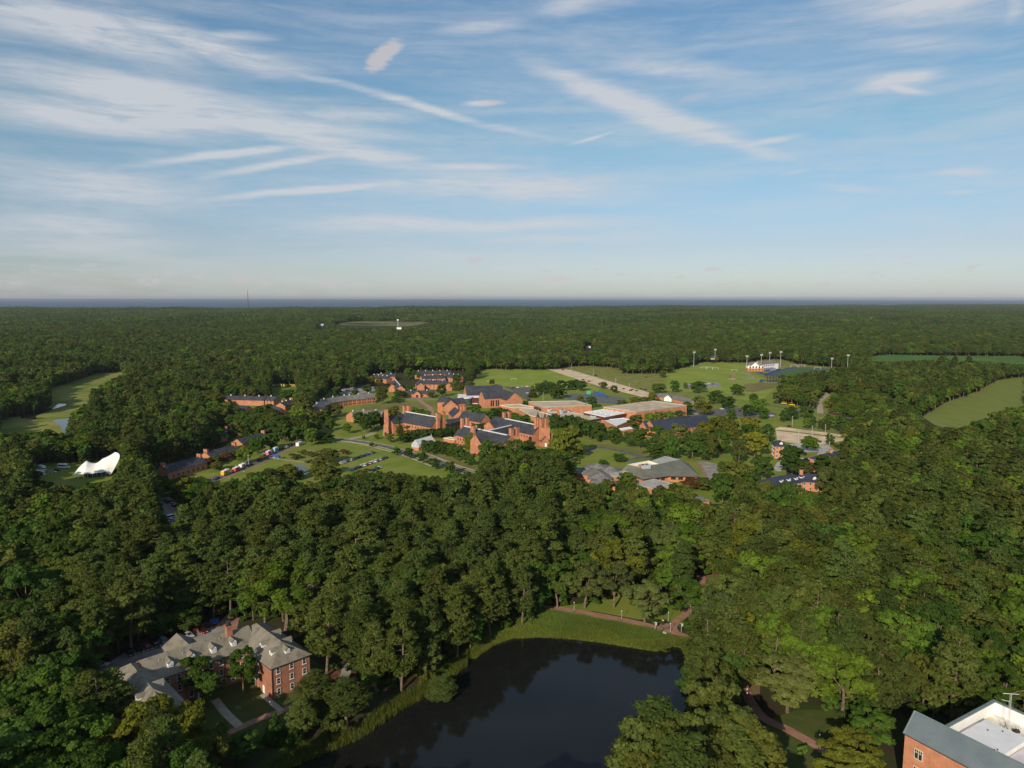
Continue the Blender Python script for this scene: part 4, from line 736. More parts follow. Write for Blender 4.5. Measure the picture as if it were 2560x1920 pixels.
q0, q1, q2, q3 = (V2(B(x_, y_, z_)) for x_, y_, z_ in ((672, 338, 6.5), (775, 350, 6.5), (790, 352, 6.5), (935, 385, 6.5))); b.gable(q0, q1, 15, 3.6, 6.6, BRK3, WEATH, 4, 0); b.gable(q2, q3, 15, 3.6, 6.5, BRK3, WEATH, 0, 4); qa = V2(B(745, 372, 4)); b.gable(qa, qa + (q1 - qa) * 1.0, 9, 3.7, 7, WHITE, WEATH); b.done()
b = Bld('library', 'low brick library with a broad grey-green hipped roof, flat top and roof plant', 'building', (95, 455))
ev = [(71.5, 458), (80.5, 434), (98, 442.5), (117.5, 441), (119, 475), (100, 492), (80, 480)]; z_e, z_t = 4.4, 8.6; tp = [V2(J(x_, y_, z_t)) for x_, y_ in ((930, 1000), (1090, 1035), (1390, 990), (1660, 932), (1450, 885), (1240, 945))]
ce = Vector((97, 460)); W = b.mb('wall'); wl = [V2(p) + (ce - V2(p)).normalized() * 2.2 for p in ev]
for i in range(7): a_, c_ = wl[i], wl[(i + 1) % 7]; W.poly([(a_.x, a_.y, -.3), (c_.x, c_.y, -.3), (c_.x, c_.y, z_e - .1), (a_.x, a_.y, z_e - .1)], BRK3)
rf = b.mb('roof'); f = lambda p, z: (p[0], p[1], z); E_ = [f(p, z_e) for p in ev]; T_ = [f(p, z_t) for p in tp]
for fc in ([E_[0], E_[1], T_[1], T_[0]], [E_[1], E_[2], T_[2], T_[1]], [E_[2], E_[3], T_[3], T_[2]], [E_[3], E_[4], T_[3]], [E_[4], E_[5], T_[4], T_[3]], [E_[5], E_[6], T_[5], T_[4]], [E_[6], E_[0], T_[0], T_[5]]): rf.poly(fc, GREENR)
for i in range(7): a_, c_ = E_[i], E_[(i + 1) % 7]; rf.poly([a_, c_, (c_[0], c_[1], z_e - .4), (a_[0], a_[1], z_e - .4)], mat('brown_fascia', (.12, .06, .045), .1, 1))
rf.poly([f(p, z_e - .4) for p in ev[::-1]], TRIM)
ft = b.new('flat_roof'); ft.poly([f(tp[2], z_t - .5), f(tp[3], z_t + .02), f(tp[4], z_t + .02), f(tp[5], z_t - .5)], CONC); pw_ = b.new('roof_well'); pw_.poly([f(tp[0], z_t - 1.6), f(tp[1], z_t - 1.6), f(tp[2], z_t - 1.6), f(tp[5], z_t - 1.6)], MEMB); pw_.poly([f(tp[2], z_t - 1.6), f(tp[5], z_t - 1.6), f(tp[5], z_t - .5), f(tp[2], z_t - .5)], mat('cream_wall', (.70, .66, .45), .05, 1)); pw_.poly([f(tp[5], z_t - 1.6), f(tp[0], z_t - 1.6), f(tp[0], z_t), f(tp[5], z_t)], mat('cream_wall', None))
for a_, c_, t_ in ((wl[2], wl[3], (.2, .45, .7)), (wl[1], wl[2], (.55, .8))): windows(b, a_, c_, (2.6,), t_, 2.8, 1.9)
b.done()
t = thing('rooftop_unit', 'boxy grey-blue air handler standing in the library roof well', 'air handler', (*J(1170, 1020, 9), 7.0), .4); m = MB(); m.box((0, 0, 1.4), (6.2, 4.6, 2.8), STEEL); m.build('casing', t); m = MB(); m.tube((-1.4, 0, 2.8), (-1.4, 0, 3.2), .9, .9, DARKM, 10); m.tube((1.4, 0, 2.8), (1.4, 0, 3.2), .9, .9, DARKM, 10); m.build('fan', t); m = MB(); m.box((-4.2, -.6, 1.6), (1.2, 1.2, 3.2), BRK3); m.build('brick_flue', t)
b = Bld('pavilion_wing', 'cluster of low square pavilions with grey pyramid roofs joined to the library', 'building', (60, 448))
for (x_, y_) in ((510, 988), (485, 1062), (700, 1035), (370, 1040), (560, 1120)): q_ = V2(J(x_, y_, 6.6)); b.gable(q_ - Vector((7, -1.6)), q_ + Vector((7, -1.6)), 13.4, 4.0 + .01 * x_ / 100, 6.7, BRK3, WEATH if y_ != 1062 else GREENR, 6.8, 6.8)
q_ = V2(J(880, 1130, 4)); b.flat([tuple(V2(J(x_, y_, 4.6))) for x_, y_ in ((640, 1140), (880, 1088), (1090, 1135), (830, 1190))], 4.6, BRK3, CONC, par=.25, parmat=CONC); q0 = V2(J(420, 1195, 5.5)); q1 = V2(J(800, 1225, 5.5)); b.gable(q0, q1, 11, 3.6, 5.6, BRK3, WEATH, 4, 4)
b.done()
b = Bld('flat_annexe', 'low annexe with stained pale flat roof in front of the library', 'building', (86, 424)); b.flat([tuple(J(x_, y_, 4)) for x_, y_ in ((1000, 1270), (1300, 1205), (1650, 1292), (1290, 1340))], 4.1, BRK3, mat('stained_concrete_roof', (.33, .30, .27), .2, .4, col2=(.46, .43, .39)), par=.2, parmat=CONC); b.done()
q0, q1 = V2(B(930, 1058, 4.5)), V2(B(1000, 1050, 4.5)); b = Bld('brick_cottage', 'small brick building with grey hipped roof below the library lawn', 'building', q0); b.gable(q0 - (q1 - q0) * .6, q1, 9, 3.2, 4.9, BRK3, WEATH, 3, 3); c_ = q1 + Vector((1.2, -4)); windows(b, q1 + Vector((-3, -4.5)), q1 + Vector((.8, -4.5)), (1.7,), (.3, .6), .9, 1.5); b.done()
# --- three dormitories with navy hipped roofs
def dorm(label, pts, zr, ze, w, chim=None, dorm_at=(), wall_w=(), hip=5):
    q0, q1 = (V2(B(x_, y_, zr)) for x_, y_ in pts); b = Bld('dormitory', label, 'building', q0, None); b.gable(q0, q1, w, ze, zr, BRK2 if False else BRK3, NAVY, hip, hip); d = (q1 - q0).normalized(); n = Vector((-d.y, d.x))
    if n.y > 0: n = -n
    for t_ in dorm_at: dormer(b, q0.lerp(q1, t_) + n * (w / 2 - 1.6), n, ze + .5, 2.0, 2.6, 1.5, NAVY)
    if chim is not None: b.chimney(q0.lerp(q1, chim), (1.8, 1.5), zr - 2, zr + 2, BRK3)
    pa, pb = (q0 + n * w / 2, q1 + n * w / 2)
    if (pb - pa).x < 0: pa, pb = pb, pa
    windows(b, pa, pb, (2, 5, 8), fr(max(3, int((pb - pa).length / 3.4))), 1, 1.5, 'white'); e_ = (q0, q1) if q0.x < q1.x else (q1, q0)
    windows(b, e_[0] - n * w / 2, e_[0] + n * w / 2, (2, 5, 8), (.25, .5, .75), 1, 1.5, 'white'); b.done()
dorm('brick dormitory with navy hipped roof beside the bare gravel car park', ((1475, 662), (1560, 665)), 12.5, 9.3, 13, None, (.55,), hip=4)
dorm('brick dormitory with navy roof and chimney, half hidden behind a round dark tree', ((1790, 765), (1935, 738)), 12.5, 9.3, 13, .55, (.2, .8))
dorm('long brick dormitory with five white dormers on its navy roof', ((1440, 925), (1640, 892)), 12.5, 9.3, 13, None, (.25, .5, .75, .98)); dorm('brick dormitory end wing with navy roof, chimney and a single white dormer', ((1655, 893), (1840, 905)), 12.6, 9.4, 12, .06, (.55,), hip=3)
# --- curved residence with weathered roof
def arc_building(label, f, line, zr, ze, w, nv):
    pts = smooth_line([V2(f(x_, y_, zr)) for x_, y_ in line], 3); b = Bld('curved_residence', label, 'building', pts[0]); a_, c_ = strip_pts(pts, w); oa, oc = strip_pts(pts, w + 1); W = b.mb('wall'); rf = b.mb('roof'); n = len(pts)
    for s_, so in ((a_, oa), (c_, oc)):
        for i in range(n - 1):
            W.poly([(*s_[i], -.3), (*s_[i + 1], -.3), (*s_[i + 1], ze), (*s_[i], ze)], BRK); rf.poly([(*so[i], ze - .2), (*so[i + 1], ze - .2), (*pts[i + 1], zr), (*pts[i], zr)], WEATH)
    for i in (0, n - 1): W.poly([(*a_[i], -.3), (*c_[i], -.3), (*c_[i], ze), (*pts[i], zr), (*a_[i], ze)], BRK)
    for i in range(nv): q_ = pts[int((i + .5) * (n - 1) / nv)]; v = b.new('roof_vent'); v.box((*q_, zr + .6), (1.3, 1.3, 1.6), STEEL, i * .3)
    lo, hi = (a_, c_) if sum(p[1] for p in a_) < sum(p[1] for p in c_) else (c_, a_)
    for i in range(1, n - 1):
        p_, q_ = (lo[i], lo[i + 1]) if lo[i][0] < lo[i + 1][0] else (lo[i + 1], lo[i]); windows(b, p_, q_, (1.9, 4.7), (.3, .7), 1.1, 1.5)
    b.done()
arc_building('long curved brick residence with a weathered grey roof and a row of roof vents', D, [(1062, 500), (1090, 460), (1180, 425), (1330, 402), (1460, 390), (1590, 378)], 10.5, 6.2, 13, 9)
arc_building('curved residence with weathered roof low behind the science hall', D, [(1390, 552), (1470, 540), (1580, 540), (1690, 542)], 9.5, 6.0, 12, 3)
# --- townhouses and western residences, each a gabled block
def house(label, f, r0, r1, zr, ze, w, roof=SLATE, brick=BRK, vents=0, chims=(), group=None, wn=0, name='townhouse', hip=0):
    q0, q1 = V2(f(*r0, zr)), V2(f(*r1, zr)); b = Bld(name, label, 'building', q0, group); b.gable(q0, q1, w, ze, zr, brick, roof, hip, hip); d = (q1 - q0).normalized(); n = Vector((-d.y, d.x))
    if vents: b.vents(q0, q1, vents, zr - .3, .9, MEMB)
    for t_ in chims:
        for s_ in (-.9, .9): q_ = q0.lerp(q1, t_) + n * s_; b.chimney(q_, (1.3, 1.5), ze, zr + 1.6, brick, math.atan2(d.y, d.x))
    if n.y > 0: n = -n
    if wn:
        pa, pb = q0 + n * w / 2, q1 + n * w / 2
        if (pb - pa).x < 0: pa, pb = pb, pa
        windows(b, pa, pb, (2.0, 4.8) if ze > 5.5 else (2.0,), fr(wn), 1.0, 1.4)
    b.done(); return q0, q1
house('rear row of dark-roofed townhouses with white roof vents at the wood edge', A, (505, 176), (835, 172), 10.5, 6.5, 12, vents=5, wn=5)
house('middle row of dark-roofed townhouses with vents behind a round tree', A, (562, 217), (775, 208), 10.5, 6.5, 12, vents=3, wn=4); house('townhouse with a brick gable at the end nearest the playing field', A, (800, 200), (925, 212), 10.5, 6.5, 11, vents=3, wn=3)
house('front row of dark-roofed townhouses with tall white vents', A, (548, 258), (800, 262), 10.8, 6.5, 13, vents=3, wn=6); house('brick townhouse block with stepped gable at the front row end', A, (540, 262), (560, 285), 9.8, 6.5, 9, wn=1); house('townhouse cross wing with small brick gable in the front row', A, (790, 258), (815, 285), 10, 6.5, 9, wn=1)
house('townhouse row seen gable-on with white vents along the ridge', A, (322, 254), (372, 312), 10, 6, 11, vents=6); house('townhouse with brick gable beside the gable-on row', A, (345, 268), (300, 300), 9.2, 6, 9)
house('low brick gatehouse with dark roof and arched middle gable', A, (395, 357), (690, 352), 7.2, 3.9, 9, vents=2, wn=7)
q_ = A(533, 358, 7); 
b = Bld('gatehouse_porch', 'small brick gable with a dark archway in the middle of the gatehouse', 'porch', q_); b.gable((q_[0], q_[1] - 6.5), (q_[0] + .6, q_[1] + 3), 7.5, 4.2, 7.6, BRK, SLATE); b.new('archway').box((q_[0], q_[1] - 6.6, 1.5), (2.6, .25, 3.2), GLASS); b.done()
house('dark-roofed townhouse row with two brick gables near the pines', A, (112, 208), (270, 222), 9.5, 6, 11, vents=4); house('dark-roofed townhouse row behind the small pines', A, (150, 198), (330, 200), 9.5, 6, 10, vents=2)
house('long residence with dark roof and white vents behind the western trees', D, (222, 400), (610, 408), 9.5, 6, 12, vents=3, wn=0, name='residence'); house('residence end wing with brick gable facing the service road', D, (600, 404), (712, 412), 9.5, 6, 12, vents=1, wn=3, name='residence')
house('residence with orange brick gable and chimney beside the service road', D, (738, 465), (850, 436), 9, 5.4, 11, vents=3, chims=(.93,), wn=4, name='residence'); house('low dark roof residence tucked between round trees', D, (670, 490), (760, 520), 8, 5, 9, name='residence'); house('navy roof corner of a residence showing above the tree crowns', D, (372, 492), (450, 497), 9, 5.5, 11, NAVY, name='residence')
house('row residence nearest the white tent with paired chimneys at its gable', Cc, (1490, 1050), (1850, 960), 8.6, 5.2, 11, chims=(.03, .96), wn=7, name='row_residence'); house('row residence beside the food truck road with paired chimneys', Cc, (1890, 922), (2165, 855), 8.6, 5.2, 11, chims=(.03, .97), wn=6, name='row_residence')
house('row residence farther up the food truck road, mostly behind trees', D, (340, 800), (590, 742), 8.6, 5.2, 11, chims=(.97,), wn=5, name='row_residence'); house('two-storey brick house with dark roof and white porch among tall trees', D, (165, 712), (245, 706), 9.6, 6.6, 9, chims=(.95,), name='brick_house')
# --- field house with grandstand
q0, q1 = V2(K(470, 330, 13.5)), V2(K(860, 297, 13.5)); b = Bld('field_house', 'white-gabled field house on a brick ground floor beside the running track', 'building', (395, 1150)); d = (q1 - q0).normalized(); n = Vector((d.y, -d.x))
b.gable(q0 + d * 10, q1, 15, 9.4, 13.6, WHITE, BROWNR, 0, 5); fc = V2(K(480, 500, 0)); 
b.gable((374, 1146.5), (398, 1146.5), 11, 9.2, 13.2, WHITE, BROWNR, 4, 4); b.gable((384.6, 1139.5), (384.6, 1150), 11, 9.3, 14.2, WHITE, BROWNR)
bb_ = b.new('brick_base'); bb_.box((386, 1145.2, 2.2), (25.2, 12.6, 4.6), BRK3)
for i in range(5): b.new('opening').box((376.5 + i * 4.9, 1138.7, 6.6), (2.6, .3, 2.8), mat('dim_interior', (.10, .09, .075), .2, 1)); b.new('opening').box((376.5 + i * 4.9, 1138.7, 2.3), (2.6, .3, 1.2), GLASS)
for i in range(7): p_ = q0 + d * (14 + i * 5) + n * 7.7; b.new('opening').box((p_.x, p_.y, 6.8), (2.0, .3, 2.4), mat('dim_interior', None), math.atan2(d.y, d.x))
b.done()
g0 = V2(K(660, 480, 1)); t = thing('grandstand', 'stepped blue grandstand in front of the field house', 'grandstand', (*(q0 + d * 22 + n * 16), 0), math.atan2(d.y, d.x)); m = MB()
for i in range(7): m.box((0, 6 - i * 1.6, 3.4 - i * .45), (34, 1.6, .35), mat('bench_metal', (.22, .25, .30), .15, 1))
m.build('bench_rows', t); m = MB(); m.box((0, -5.4, 1.0), (40, .3, 1.6), TRACKB); bn = m.build('banner', t)
def writing(text, parent, size, m, loc, rot=(math.pi / 2, 0, 0), name='lettering', ext=.03):
    c = bpy.data.curves.new(name, 'FONT'); c.body = text; c.size = size; c.align_x = 'CENTER'; c.align_y = 'CENTER'; c.extrude = ext; o = bpy.data.objects.new(name + '_curve', c); COL.objects.link(o)
    dg = bpy.context.evaluated_depsgraph_get(); me = bpy.data.meshes.new_from_object(o.evaluated_get(dg)); bpy.data.objects.remove(o); me.materials.clear(); me.materials.append(m); q = link(name, me, parent, loc); q.rotation_euler = rot; return q
writing('HOME OF THE SEAHAWKS', bn, 1.5, WHITE, (0, -5.62, 1.0))
# baseball outfield fence
p0, p1 = V2(D(668, 320, 0)), V2(D(895, 322, 0)); d = p1 - p0; t = thing('outfield_fence', 'dark outfield fence with yellow lettering above bright green grass', 'fence', (*((p0 + p1) / 2), 0), math.atan2(d.y, d.x)); m = MB(); m.box((0, 0, 1.9), (d.length, .25, 3.8), DARKM); pn = m.build('panel', t); writing('SEAHAWKS BASEBALL', pn, 4.3, YELL, (-4.5, -.16, 1.9)); m = MB(); m.box((-d.length / 2 + 1.4, -.2, 2.2), (2.2, .1, 2.2), WHITE); m.build('emblem_board', pn)
# batting cage, pole lights, goals
t = thing('batting_cage', 'black netted batting cage with a blue top beyond the sports field', 'batting cage', (356, 985, 0), .02); m = MB()
for x_ in (-8, -4, 0, 4, 8):
    for y_ in (-4.5, 4.5): m.tube((x_, y_, 0), (x_, y_, 10), .22, .22, DARKM, 5)
m.build('frame', t); m = MB(); m.box((0, 0, 10.3), (18, 10.5, 1.1), TRACKB); m.build('top_band', t); m = MB(); m.box((0, 0, .12), (17, 9, .2), CONC); m.build('floor_slab', t)
m = MB()
for i in range(33):
    for y_ in (-4.6, 4.6): m.tube((-8 + i * .5, y_, 0), (-8 + i * .5, y_, 9.9), .035, .035, DARKM, 3, False)
for k in range(14):
    for y_ in (-4.6, 4.6): m.tube((-8, y_, .7 * k + .3), (8, y_, .7 * k + .3), .035, .035, DARKM, 3, False)
m.build('net', t)
def mast(f, bx, by, ty, label, nm='floodlight_mast'):
    x, y = f(bx, by); px, py = (0, 0); _k = {B: (860, 2.765), K: (860, 7.373)}[f]; h = height_at(x, y, _k[0] + ty / _k[1]); t = thing(nm, label, 'floodlight', (x, y, 0), 0, 'floodlight masts round the sports ground'); m = MB(); m.tube((0, 0, 0), (0, 0, h), .42, .24, STEEL, 8); m.build('pole', t); m = MB(); m.box((0, -.2, h - .5), (4.2, .4, .3), STEEL); m.box((0, -.2, h + .8), (4.2, .4, .3), STEEL); m.build('cross_arm', t)
    for zz in (0, 1.3):
        for k in range(4): m = MB(); m.box((-1.65 + k * 1.1, -.7, h - .4 + zz), (.85, .7, .8), mat('lamp_housing', (.55, .56, .56), .05, 1)); m.build('lamp', t)
for bx, by, ty, l in ((924, 155, 56, 'tall floodlight mast at the wood edge, farthest from the field house'), (1070, 130, 37, 'floodlight mast by the scoreboard behind the practice field')): mast(B, bx, by, ty, l)
for bx, by, ty, l in ((340, 490, 220, 'floodlight mast standing before the field house brick corner'), (605, 490, 195, 'floodlight mast in front of the white gable'), (763, 400, 155, 'floodlight mast rising behind the field house roof ridge'), (962, 430, 140, 'floodlight mast at the far end of the field house'), (1905, 465, 260, 'shorter floodlight mast at the pitch edge beside the trees'), (2200, 470, 200, 'outermost floodlight mast beyond the turf pitch')): mast(K, bx, by, ty, l)
def goal(p, rz, w, h, label, group):
    t = thing('goal', label, 'goal', (*p, 0), rz, group); m = MB(); m.tube((-w / 2, 0, 0), (-w / 2, 0, h), .11, .11, WHITE, 5); m.tube((w / 2, 0, 0), (w / 2, 0, h), .11, .11, WHITE, 5); m.tube((-w / 2, 0, h), (w / 2, 0, h), .11, .11, WHITE, 5); m.build('frame', t); m = MB()
    for s_ in (-1, 1): m.tube((s_ * w / 2, 0, h), (s_ * w / 2, 1.6, 0), .06, .06, WHITE, 4)
    for i in range(9): x_ = -w / 2 + i * w / 8; m.tube((x_, .05, h), (x_, 1.6, 0), .02, .02, WHITE, 3, False)
    m.build('net', t)
for x_, y_, l in ((995, 172, 'first in the row of white goals, nearest the wood mast'), (1032, 174, 'middle goal of the row of three on the practice field'), (1075, 178, 'third goal of the row, closest to the mown field'), (1206, 190, 'white goal standing alone beside the field house path')): goal(B(x_, y_), .05, 9 if x_ > 1100 else 10, 3.2, l, 'goals on the practice field')
goal(A(1415, 262), .05, 7.3, 2.6, 'white football goal in the middle of the sports lawn', None); goal(A(1190, 275), .9, 5, 2.2, 'small white goal at the west side of the sports lawn', None)
for x_, l in ((1215, 'white box goal nearest the field house on the turf pitch'), (1360, 'white box goal in the corner of the turf pitch'), (1650, 'white goal beside the pitch fence')): goal(K(x_, 430 if x_ < 1500 else 470), .1, 11, 4.0, l, 'goals on the turf pitch')
t = thing('scoreboard', 'dark scoreboard with a yellow band on two posts at the wood edge', 'scoreboard', (*B(1053, 135), 0)); m = MB(); m.box((0, 0, 10), (7, .5, 7.5), TRACKB); bd = m.build('board', t); m = MB(); m.box((0, -.3, 8.2), (6.6, .1, 1.6), YELL); m.build('band', bd); m = MB(); m.tube((-2, 0, 0), (-2, 0, 7), .2, .2, DARKM, 5); m.build('post', t); m = MB(); m.tube((2, 0, 0), (2, 0, 7), .2, .2, DARKM, 5); m.build('post', t)
t = thing('playground_hut', 'grey timber play hut standing on a sand patch beside the path', 'hut', (*K(85, 640), 0)); m = MB(); m.box((0, 0, 2), (7, 5, 4), WOODB); m.build('wall', t); m = MB(); m.mesh([(-4, -3, 4), (4, -3, 4), (4, 3, 4), (-4, 3, 4), (-1, 0, 7.5), (1, 0, 7.5)], [(0, 1, 5, 4), (1, 2, 5), (2, 3, 4, 5), (3, 0, 4)], WOODB); m.build('roof', t)
sheet('sand_patch', [K(x_, y_) for x_, y_ in ((-10, 645), (60, 630), (170, 640), (100, 660))], SAND, .12)
for i, (x_, y_, w_) in enumerate(((228, 350, 30),)):
    p0, p1 = V2(B(228, 345)), V2(B(318, 368)); d = p1 - p0; t = thing('windscreen', 'long blue windscreen on the tennis court fence', 'fence', (*((p0 + p1) / 2), 0), math.atan2(d.y, d.x)); m = MB(); m.box((0, 0, 2), (d.length, .15, 3.6), BLUEP); m.build('panel', t); m = MB()
    for k in range(7): m.tube((-d.length / 2 + k * d.length / 6, .15, 0), (-d.length / 2 + k * d.length / 6, .15, 4.2), .08, .08, DARKM, 4)
    m.build('frame', t)
t = thing('green_board', 'bright green practice board beside the tennis courts', 'board', (*B(198, 348), 0)); m = MB(); m.box((0, 0, 2.2), (5, .3, 4), GREENB); m.build('panel', t); m = MB(); m.tube((-2, .3, 0), (-2, .3, 4), .1, .1, STEEL, 4); m.tube((2, .3, 0), (2, .3, 4), .1, .1, STEEL, 4); m.build('stand', t)
# far landmarks
def far_house(p, w, label, roof=STEEL, h=5):
    z = float(terrain(*p)); t = thing('farm_building', label, 'building', (*p, z)); m = MB(); m.box((0, 0, h / 2), (w, w * .5, h), WHITE); m.build('wall', t); m = MB(); k = w * .28; m.mesh([(-w * .52, -k, h), (w * .52, -k, h), (w * .52, k, h), (-w * .52, k, h), (-w * .52, 0, h + w * .14), (w * .52, 0, h + w * .14)], [(0, 1, 5, 4), (2, 3, 4, 5), (0, 4, 3), (1, 2, 5)], roof); m.build('roof', t)
far_house(S(801, 819), 26, 'long white barn among the trees beside the hayfield', WHITE); far_house(S(1054, 805), 26, 'white farmhouse at the far edge of the hayfield', STEEL, 7); far_house(S(1471, 870), 9, 'small white house alone in the woods', BROWNR, 4); far_house(S(998, 822), 17, 'pale shed roof under the white water tank', STEEL, 6)
p = S(995, 818); z0 = float(terrain(*p)); t = thing('water_tank', 'white water tank on a slim tower standing above the far trees', 'water tower', (*p, z0)); m = MB(); m.tube((0, 0, 0), (0, 0, 22), 1.2, 1.0, STEEL, 10); m.build('column', t); m = MB(); m.tube((0, 0, 21), (0, 0, 23.5), 2, 4, MEMB, 16); m.tube((0, 0, 23.5), (0, 0, 27), 4, 4, MEMB, 16); m.tube((0, 0, 27), (0, 0, 28.5), 4, 1.5, MEMB, 16); m.build('tank', t)
p = S(621, 776); z0 = float(terrain(*p)); h_ = height_at(p[0], p[1], 727) - z0; t = thing('radio_mast', 'tall slender lattice radio mast on the wooded skyline', 'radio mast', (*p, z0)); m = MB()
for k in range(3): a0 = k * 2.094; m.tube((2.6 * math.cos(a0), 2.6 * math.sin(a0), 0), (.9 * math.cos(a0), .9 * math.sin(a0), h_ * .85), 1.7, 1.3, DARKM, 4)
for i in range(20): m.tube((2.4, 0, i * h_ / 24), (-1.3, 2, (i + 1) * h_ / 24), .9, .9, DARKM, 3)
m.build('lattice', t); m = MB(); m.tube((0, 0, h_ * .8), (0, 0, h_), 1.7, 1.2, DARKM, 5); m.build('spire', t)
# --- event tent
tc_ = Vector((-268, 456)); t = thing('event_tent', 'white stretched event tent with a tall arched end on the grass', 'tent', (*tc_, 0)); fr_ = {}
X0 = V2(Cc(690, 1120, 2.6)); X1 = V2(Cc(1060, 1100, 2)); dx = (X1 - X0); L_ = dx.length; dx.normalize(); dy_ = Vector((-dx.y, dx.x)); nu, nv_ = 26, 14; pts = []
for i in range(nu + 1):
    u = i / nu
    ridge = 9.3 - 30 * (u - .27) ** 2 * (1 if u < .27 else .0) if u < .27 else 9.3 - 2.6 * math.sin(min(1, (u - .27) / .4) * math.pi) * .8 + 4.4 * max(0, (u - .5) / .5) ** 1.8
    ridge = 3.2 + (9.3 - 3.2) * (u / .27) ** .8 if u < .27 else ridge
    edge = 2.6 if u < .8 else 2.6 * (1 - (u - .8) / .2)
    wid = 11.5 - 3.5 * abs(u - .45)
    for j in range(nv_ + 1):
        v = j / nv_ * 2 - 1; sag = abs(v) ** ((1.35 + 1.3 * u ** 3) if u > .12 else 1); z = ridge + (edge - ridge) * sag - .5 * math.sin(abs(v) * math.pi) * (u > .1); 
        if j in (0, nv_): z += .5 * abs(math.sin(u * 14))
        q_ = X0 + dx * (u * L_ + (3.4 * math.sin(math.pi * min(1, abs(v))) - 2.2 * abs(v) ** 3) * max(0, u - .75) ** 1.5 * 8) + dy_ * (v * wid * .95 + 5.5); pts.append((q_.x - tc_.x, q_.y - tc_.y, max(.1, z)))
m = MB(); m.mesh(pts, [(i * (nv_ + 1) + j, (i + 1) * (nv_ + 1) + j, (i + 1) * (nv_ + 1) + j + 1, i * (nv_ + 1) + j + 1) for i in range(nu) for j in range(nv_)], CANVAS); can = m.build('canopy', t)
for p_ in can.data.polygons: p_.use_smooth = True
for i in (0, 3, 6, 9, 12, 15, 18, 21):
    for j in (0, nv_): a_ = pts[i * (nv_ + 1) + j]; m = MB(); m.tube((a_[0], a_[1], 0), a_, .09, .09, WHITE, 5); m.build('leg', t)
a_ = pts[7 * (nv_ + 1) + 7]; m = MB(); m.tube((a_[0], a_[1], 0), a_, .14, .14, STEEL, 6); m.build('mast', t)
m = MB(); a_, c_ = pts[9 * (nv_ + 1)], pts[13 * (nv_ + 1)]; m.box(((a_[0] + c_[0]) / 2 + dy_.x * .4, (a_[1] + c_[1]) / 2 + dy_.y * .4, 1.3), (6, .15, 2.5), DARKM, math.atan2(dx.y, dx.x)); m.build('entrance_curtain', t)
for k, (x_, y_) in enumerate(((622, 1150), (625, 1170), (660, 1185), (700, 1192), (755, 1196), (820, 1190))): pp_ = Cc(x_, y_); t2 = thing('rope_post', 'pale rope barrier post on the grass in front of the tent', 'post', (*pp_, 0), 0, 'rope barrier posts before the tent'); m = MB(); m.tube((0, 0, 0), (0, 0, 1.1), .07, .05, YELL, 5); m.build('post', t2); m = MB(); m.box((0, 0, .05), (.4, .4, .1), DARKM); m.build('foot', t2)

